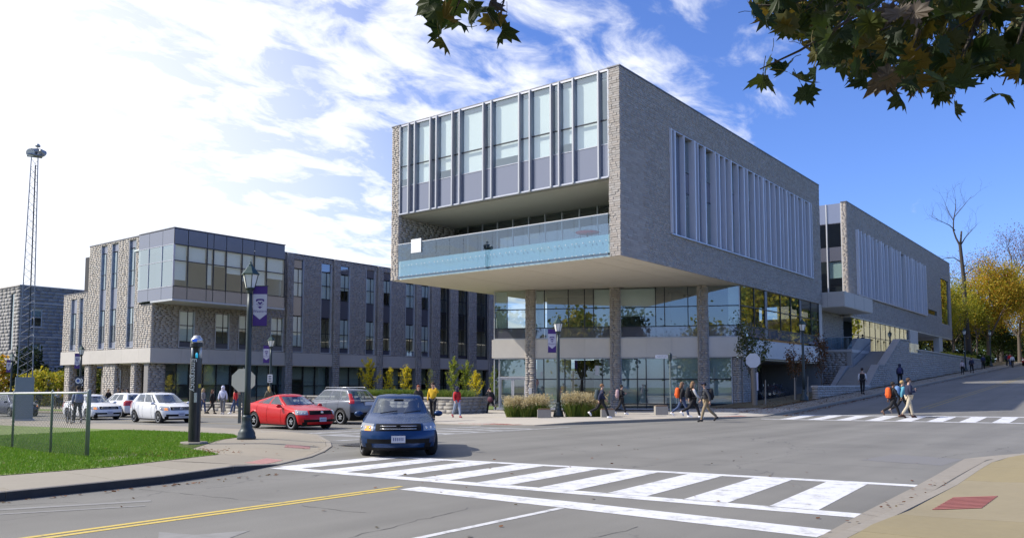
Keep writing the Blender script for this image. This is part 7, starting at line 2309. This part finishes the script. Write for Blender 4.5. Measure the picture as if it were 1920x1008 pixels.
for (x, y, z), h, m_, n, lab, wd in (((-52.44, 47.44, -.2), 4.2, lm_gink, 2200, 'bright yellow ginkgo, leftmost of the courtyard row, above the silver SUV', 1.1), ((-51.0, 48.55, -.2), 3.4, lm_gink, 1000, 'thin yellow ginkgo, second from the left in the courtyard row', .8),
                                   ((-49.94, 49.39, -.2), 3.6, lm_gink, 1500, 'yellow ginkgo above the roof of the blue sedan', .9), ((-48.6, 51.0, -.2), 3.3, lm_ging, 160, 'nearly bare ginkgo behind the person in yellow', .8),
                                   ((-46.7, 51.9, -.2), 4.2, lm_ging, 1800, 'tallest yellow green ginkgo behind the planter', .9), ((-45.8, 52.6, -.2), 3.9, lm_ging, 1500, 'yellow green ginkgo right of the tallest one', .9),
                                   ((-42.4, 49.7, -.1), 2.9, lm_gink, 1300, 'small golden green ginkgo near the glass door', 1.0), ((-41.6, 51.1, -.1), 3.3, lm_ging, 700, 'slim ginkgo against the edge of the glass front', .6)):
    ginkgo(lab, (x, y, hz(x, y) + .12), h, m_, n, int(h * 100) + n, wd)

# grasses
def grass_clump(label, loc, r, h, seed, plume=True, n=700, group='plume grass clumps'):
    t = thing('plume_grass' if plume else 'grass_mound', label, 'grass', loc, 0, group)
    rg = np.random.default_rng(seed)
    def blades(n, r, hmin, hmax, spread, wd):
        a = rg.uniform(0, 2*np.pi, n); q = np.sqrt(rg.uniform(0, 1, n)) * r
        b = np.stack([np.cos(a) * q, np.sin(a) * q, np.zeros(n)], 1)
        hh = rg.uniform(hmin, hmax, n)
        d = np.stack([np.cos(a), np.sin(a)], 1) * (spread * hh * rg.uniform(.2, 1, n) * (.3 + q / r))[:, None] + rg.normal(0, .05, (n, 2))
        m1 = b + np.stack([d[:, 0] * .35, d[:, 1] * .35, hh * .6], 1)
        m2 = b + np.stack([d[:, 0], d[:, 1], hh], 1)
        pa = rg.uniform(0, np.pi, n)
        w = np.stack([np.cos(pa), np.sin(pa), np.zeros(n)], 1) * wd
        V = np.stack([b - w, b + w, m1 + w * .8, m1 - w * .8, m2 + w * .2, m2 - w * .2], 1).reshape(-1, 3)
        k = np.arange(n)[:, None] * 6
        F = np.concatenate([k + np.array([0, 1, 2, 3]), k + np.array([3, 2, 4, 5])], 1).reshape(-1, 4)
        return V, F, m2
    V, F, tip = blades(n, r, h * .35, h * .65, .55, .012)
    np_mesh('blades', V, F, leafmat('plume_blade', (.06, .13, .02), (.13, .20, .03), (.26, .26, .06), trans=.3), t)
    if plume:
        V, F, tip = blades(260, r * .8, h * .7, h * 1.02, .30, .004)
        np_mesh('stalks', V, F, leafmat('plume_stalk', (.30, .24, .10), (.40, .32, .16), trans=.3), t)
        m = 10
        P = np.repeat(tip, m, 0) - np.stack([rg.normal(0, .03, len(tip) * m), rg.normal(0, .03, len(tip) * m), rg.uniform(0, .36, len(tip) * m)], 1)
        V, F = leaf_quads(P, .055, rg=rg); np_mesh('plumes', V, F, leafmat('plume_seed', (.46, .38, .20), (.58, .49, .28), (.66, .58, .38), trans=.4), t)
    return t
cams = Vector((.789, .614, 0))
for i, (px_c, base) in enumerate((((-25.6, 33.0), 0), ((-25.02, 33.3), 0), ((-24.5, 33.75), 0), ((-23.15, 34.75), 0), ((-22.7, 35.1), 0), ((-22.25, 35.5), 0))):
    lab = ['leftmost clump of pale plume grass by the glass door', 'middle clump in the plume grass bed left of the lamp', 'plume grass clump just left of the lamp post', 'plume grass clump just right of the lamp post', 'middle clump in the plume grass bed right of the lamp', 'rightmost clump of pale plume grass beside the walker'][i]
    grass_clump(lab, (px_c[0], px_c[1], hz(*px_c) + .13), .36, (1.12, 1.05, 1.2, 1.3, 1.25, 1.15)[i], 60 + i)
for i, (x, y, rx) in enumerate(((-40.9, 36.8, 1.5), (-37.6, 36.8, 1.0), (-33.8, 37.0, 1.6))):
    t = grass_clump(['left mound of green grass on the stone planter', 'middle mound of green grass on the stone planter', 'right mound of green grass on the stone planter'][i], (x, y, .80), rx, .95, 70 + i, plume=False, n=2600, group='grass mounds on the planter')
# shrubs at the far left
shrub('shrub', 'yellow green bush in front of the far stone building', gz(-90.5, 37.3, .1), 2.6, 2.0, lm_yg, 2600, .32, 'bushes at the far left', 3)
shrub('shrub', 'dark evergreen bush right of the yellow green bush', gz(-93.5, 42.0, .1), 2.4, 2.6, lm_dark, 2600, .35, 'bushes at the far left', 4)
shrub('shrub', 'tall dark evergreen behind the lattice mast', gz(-97, 38.2, .1), 2.0, 3.1, lm_dark, 2600, .35, 'bushes at the far left', 5)
shrub('shrub', 'orange bush at the left edge of the picture', gz(-99, 35.4, .1), 2.2, 2.6, lm_orange, 2200, .35, 'bushes at the far left', 6)
shrub('shrub', 'green bush behind the wing pillars', gz(-86, 41.5, .1), 1.8, 2.0, lm_sap, 1800, .32, 'bushes at the far left', 7)

# fallen leaves
def litter(name, label, n, fx_, mat, size=.075):
    P = np.array([fx_() for _ in range(n)])
    V, F = leaf_quads(P, size, flat=.0)
    V = V.reshape(-1, 4, 3); c = V.mean(1, keepdims=True); V = c + (V - c) * np.array([1, 1, .25]); V = V.reshape(-1, 3)
    o_ = np_mesh(name, V, F, mat, None, kind='stuff'); tag(o_, label, 'leaves')
def f1():
    y = random.uniform(42, 125) if random.random() < .6 else random.uniform(42, 62); x = random.choice([-15.1 + abs(random.gauss(0, .25)), random.uniform(-17.5, -17.1), random.uniform(-20.5, -17.1), random.uniform(-17, -15.3)])
    return (x, y, hz(x, y) + (.02 if x > -15.2 else .17))
litter('fallen_leaves', 'brown and orange leaves fallen along the hill pavement and verge', 5200, f1, lm_rust, .10)
def f2():
    k = random.random()
    if k < .35: x, y = random.uniform(-18.5, -16.5), random.uniform(9.2, 11.3)
    elif k < .7: x, y = random.uniform(-30, -15.7), random.uniform(5.2, 15)
    elif k < .85: x, y = -13.15 + abs(random.gauss(0, .12)), random.uniform(3, 10)
    else: x, y = random.uniform(-12.5, -3.3), random.uniform(3.5, 20)
    return (x, y, hz(x, y) + (sw_top(x, y) + .03 if x < -15.5 else .015))
litter('fallen_leaves', 'scattered dry leaves on the corner lawn and near road', 420, f2, lm_rust, .085)
def f3():
    x, y = -2.9 + random.gauss(0, .08), random.uniform(6, 16)
    return (x, y, .03)
litter('fallen_leaves', 'dry leaves in the gutter of the near right pavement', 40, f3, lm_rust, .07)

# ---- the maple whose leaves hang into the top of the picture
mt = thing('maple_tree', 'dark maple branches with lobed leaves hanging into the top of the picture', 'tree', (4.6, -1.2, .1))
half_ = [(0, -.5), (.03, -.30), (.16, -.42), (.20, -.27), (.42, -.24), (.36, -.10), (.52, .10), (.34, .12), (.36, .26), (.22, .20), (.14, .24), (.17, .42), (.06, .38)]
outl = half_ + [(0, .62)] + [(-x, y) for x, y in half_[:0:-1]]
def maple_leaf_mesh(curl, droop):
    q = MB()
    q.v.append((0, -.02, .0))
    for x, y in outl:
        q.v.append((x, y, -curl * x * x * 1.8 - droop * max(0, y) ** 2 - .15 * abs(x) * (1 if y < 0 else .4) * curl))
    n = len(outl)
    for i in range(n):
        q.f.append((0, 1 + i, 1 + (i + 1) % n))
    q.tube([(0, -.5, 0), (0, -.75, .06), (0, -1.0, .2)], .012, 4)
    return q.mesh('leaf')
lm_maple = leafmat('maple_leaf', (.012, .030, .006), (.040, .062, .010), (.14, .10, .012), trans=.32)
lm_maple2 = leafmat('dry_maple_leaf', (.07, .06, .045), (.14, .11, .08), trans=.2)
LM = [maple_leaf_mesh(c, d) for c, d in ((.3, .2), (.8, .3), (.5, .7), (1.2, .2), (.1, .5))]
for m_ in LM: m_.materials.append(lm_maple)
LD_ = [m_.copy() for m_ in LM[1:4]]
for m_ in LD_:
    m_.materials.clear(); m_.materials.append(lm_maple2)
fwd = Vector((-math.sin(CAMZ) * math.cos(R(4.3)), math.cos(CAMZ) * math.cos(R(4.3)), math.sin(R(4.3))))
rgt = Vector((math.cos(CAMZ), math.sin(CAMZ), 0)); upv = rgt.cross(fwd)
def spot(px, py, d):
    return Vector((0, 0, 1.7)) + (fwd + rgt * ((px - 960) / 1529) - upv * ((py - 605) / 1529)) * d
lowR = [(1390, -10), (1400, 25), (1440, 55), (1490, 70), (1520, 120), (1560, 125), (1600, 150), (1640, 165), (1690, 170), (1740, 165), (1780, 190), (1830, 150), (1880, 165), (1930, 150), (2050, 170), (2250, 120)]
lowL = [(790, -5), (800, 30), (815, 80), (835, 92), (870, 60), (900, 15), (930, 25), (950, 50), (962, 10)]
def lowy(tab, x):
    for (a, ya), (b, yb) in zip(tab, tab[1:]):
        if a <= x <= b: return lerp(ya, yb, (x - a) / (b - a))
    return -50
rl = random.Random(17)
hang = []
extra_ = [(1430, 150), (1437, 118), (1470, 130), (1500, 150), (1512, 175), (1530, 140), (1545, 100), (1475, 45), (1790, 205), (1765, 180), (1880, 175), (1690, 185), (1668, 165), (1620, 150)]
for px_, py_ in extra_:
    hang.append((px_, py_, rl.uniform(4.4, 5.2)))
for px_, py_ in ((835, 82), (828, 55), (860, 40), (880, 20), (815, 20), (925, 40), (940, 60), (910, 12), (845, 15), (805, 5), (870, 2), (835, 35), (920, 5)):
    hang.append((px_, py_, rl.uniform(4.2, 4.7)))
while len(hang) < 270:
    x = rl.uniform(1390, 2150); y0 = lowy(lowR, x)
    y = y0 - abs(rl.gauss(0, 85)) - 8
    if y > -260: hang.append((x, y, rl.uniform(4.1, 6.2)))
while len(hang) < 298:
    x = rl.uniform(770, 1000); y = rl.uniform(-160, -25)
    hang.append((x, y, rl.uniform(4.2, 5.2)))
base_ = Vector(mt.location)
for i, (px_, py_, d) in enumerate(hang):
    p = spot(px_, py_, d)
    dry = rl.random() < .07
    m_ = rl.choice(LD_ if dry else LM)
    o_ = put('leaf', m_, None, mt, p - base_)
    s_ = rl.uniform(.14, .215) * (d / 5.0) * 1.0
    o_.scale = (s_, s_, s_)
    # tips hang down, blades facing any way
    o_.rotation_euler = (R(-90 + rl.gauss(0, 38)), R(rl.gauss(0, 30)), rl.uniform(0, 2 * math.pi))
# limbs from the trunk out to the leaves
mb = MB()
mb.tube([(4.6, -1.2, 0), (4.5, -1.1, 2.0), (4.3, -.9, 4.2), (4.1, -.6, 6.4), (4.0, -.3, 9.0)], [.34, .27, .23, .18, .10], 12)
def limb(pts, r0, r1):
    mb.tube(pts, [lerp(r0, r1, i / (len(pts) - 1)) for i in range(len(pts))], 7)
jr = [spot(1900, -150, 5.0), spot(1760, -60, 5.0), spot(1620, 20, 4.8), spot(1500, 95, 4.8), spot(1425, 130, 4.8)]
limb([(4.2, -.7, 5.0)] + [tuple(p) for p in jr[:2]], .09, .03); limb([tuple(p) for p in jr[1:]], .014, .004)
limb([tuple(spot(1850, -120, 5.2)), tuple(spot(1840, 20, 5.2)), tuple(spot(1800, 120, 5.1)), tuple(spot(1785, 185, 5.0))], .03, .004)
limb([tuple(spot(1850, -120, 5.2)), tuple(spot(1930, 10, 5.4)), tuple(spot(1900, 110, 5.4)), tuple(spot(1880, 160, 5.4))], .025, .004)
limb([tuple(spot(1760, -60, 5.0)), tuple(spot(1720, 60, 5.0)), tuple(spot(1690, 150, 5.0))], .02, .004)
limb([(4.2, -.6, 5.6), tuple(spot(1500, -420, 4.6)), tuple(spot(1150, -260, 4.5)), tuple(spot(940, -130, 4.5)), tuple(spot(880, -40, 4.5)), tuple(spot(845, 40, 4.5))], .08, .004)
limb([tuple(spot(940, -130, 4.5)), tuple(spot(950, -20, 4.5)), tuple(spot(935, 40, 4.5))], .012, .003)
for k in range(26):
    x = rl.uniform(1430, 1920); y = lowy(lowR, x) - rl.uniform(10, 120); d = rl.uniform(4.6, 5.8)
    limb([tuple(spot(x + rl.uniform(20, 80), y - rl.uniform(50, 110), d)), tuple(spot(x + rl.uniform(-10, 30), y - 30, d)), tuple(spot(x, y, d))], .006, .0025)
limb([tuple(jr[2]), tuple(spot(1560, -20, 4.7)), tuple(spot(1480, 10, 4.7)), tuple(spot(1410, 10, 4.7))], .012, .003)
mb.build('trunk', m_barkd, mt, smooth=True)
# more leaves behind those, and the rest of the crown above the frame
def add_leaf(Vs, Fs, m_, p, s_, e):
    rot = Matrix.LocRotScale(p, e.to_quaternion(), Vector((s_, s_, s_)))
    n = len(Vs)
    Vs += [tuple(rot @ v.co) for v in m_.vertices]
    for f in m_.polygons:
        k = list(f.vertices)
        for a in range(1, len(k) - 1): Fs.append((n + k[0], n + k[a], n + k[a + 1]))
from mathutils import Euler
Vs, Fs = [], []
for k in range(420):
    if k < 360:
        x = rl.uniform(1405, 2250); y = lowy(lowR, x) - abs(rl.gauss(0, 110)) - 25
    else:
        x = rl.uniform(760, 1010); y = rl.uniform(-200, -40)
    d = rl.uniform(5.0, 7.2)
    add_leaf(Vs, Fs, rl.choice(LM), spot(x, y, d) - base_, rl.uniform(.15, .21) * d / 5.2, Euler((R(-90 + rl.gauss(0, 38)), R(rl.gauss(0, 30)), rl.uniform(0, 6.28))))
rg2 = np.random.default_rng(5)
n_ = 0
fh = Vector((-math.sin(CAMZ), math.cos(CAMZ), 0))
while n_ < 2300:
    p = rgt * (rg2.normal() * 3.2 + .8) + fh * (4.2 + rg2.normal() * 1.9) + Vector((0, 0, 6.2 + abs(rg2.normal()) * 1.3 - .6))
    v = p - Vector((0, 0, 1.7)); dd = v.dot(fwd)
    if dd > .2:
        py = 605 - 1529 * v.dot(upv) / dd
        if py > -110: continue
    if (p - fh * 8).dot(fh) > 0: continue
    add_leaf(Vs, Fs, LM[n_ % 5], p - base_, rg2.uniform(.15, .22), Euler((R(-60 + rg2.normal() * 45), R(rg2.normal() * 35), rg2.uniform(0, 6.28))))
    n_ += 1
np_mesh('crown', np.array(Vs), np.array(Fs), lm_maple, mt, kind='stuff')

# trees across the streets: out of the frame, there for what the glass mirrors
for i, (x, y, h, m_, lab) in enumerate(((-9, -19, 13, lm_mix, 'turning maple across the near street, seen only reflected in the glass front'), (-21, -22, 14, lm_green, 'green maple across the near street, seen only reflected in the glass front'), (1, -25, 14, lm_dark, 'dark tree behind the camera, seen only reflected in the glass front'),
                                        (12, -20, 12, lm_mix, 'second turning maple behind the camera, seen only reflected in the glass'), (-32, -24, 12, lm_dark, 'dark tree at the far end of the near street, seen only as a reflection'), (22, -14, 13, lm_green, 'green tree right behind the camera, seen only reflected in the glass'),
                                        (9.5, 108, 17, lm_yg, 'golden tree across the hill street, seen only reflected in the side glass'), (10.5, 121, 16, lm_mix, 'turning tree across the hill street, seen only reflected in the side glass'), (9.5, 134, 18, lm_yg, 'tall golden tree across the hill street, seen only reflected in the fins'),
                                        (11, 147, 17, lm_green, 'green tree across the hill street, seen only reflected in the side glass'), (3, 158, 17, lm_yg, 'farthest golden tree across the hill street, seen only as a reflection'))):
    tree('street_tree', lab, (x, y, hz(x, y) + .1), h, .24, m_, 3800, .7, 80 + i, depth=4, trunk_f=.14, spread=.72, rad=1.1, group='trees across the streets')
# the wood that closes the view at the top of the hill
nW = 16000
P = np.stack([rng.uniform(-75, 0, nW), 205 + rng.uniform(0, 14, nW), rng.uniform(0, 1, nW) ** .8], 1)
top_ = 10 + 3.0 * np.sin(P[:, 0] * .35) + 2.0 * np.sin(P[:, 0] * .9 + 1) + rng.normal(0, .8, nW)
P[:, 2] = 5.6 + P[:, 2] * top_
V, F = leaf_quads(P, 1.0)
tag(np_mesh('far_wood', V, F, lm_dark, None, kind='stuff'), 'dark wood closing the view at the top of the hill street', 'wood')
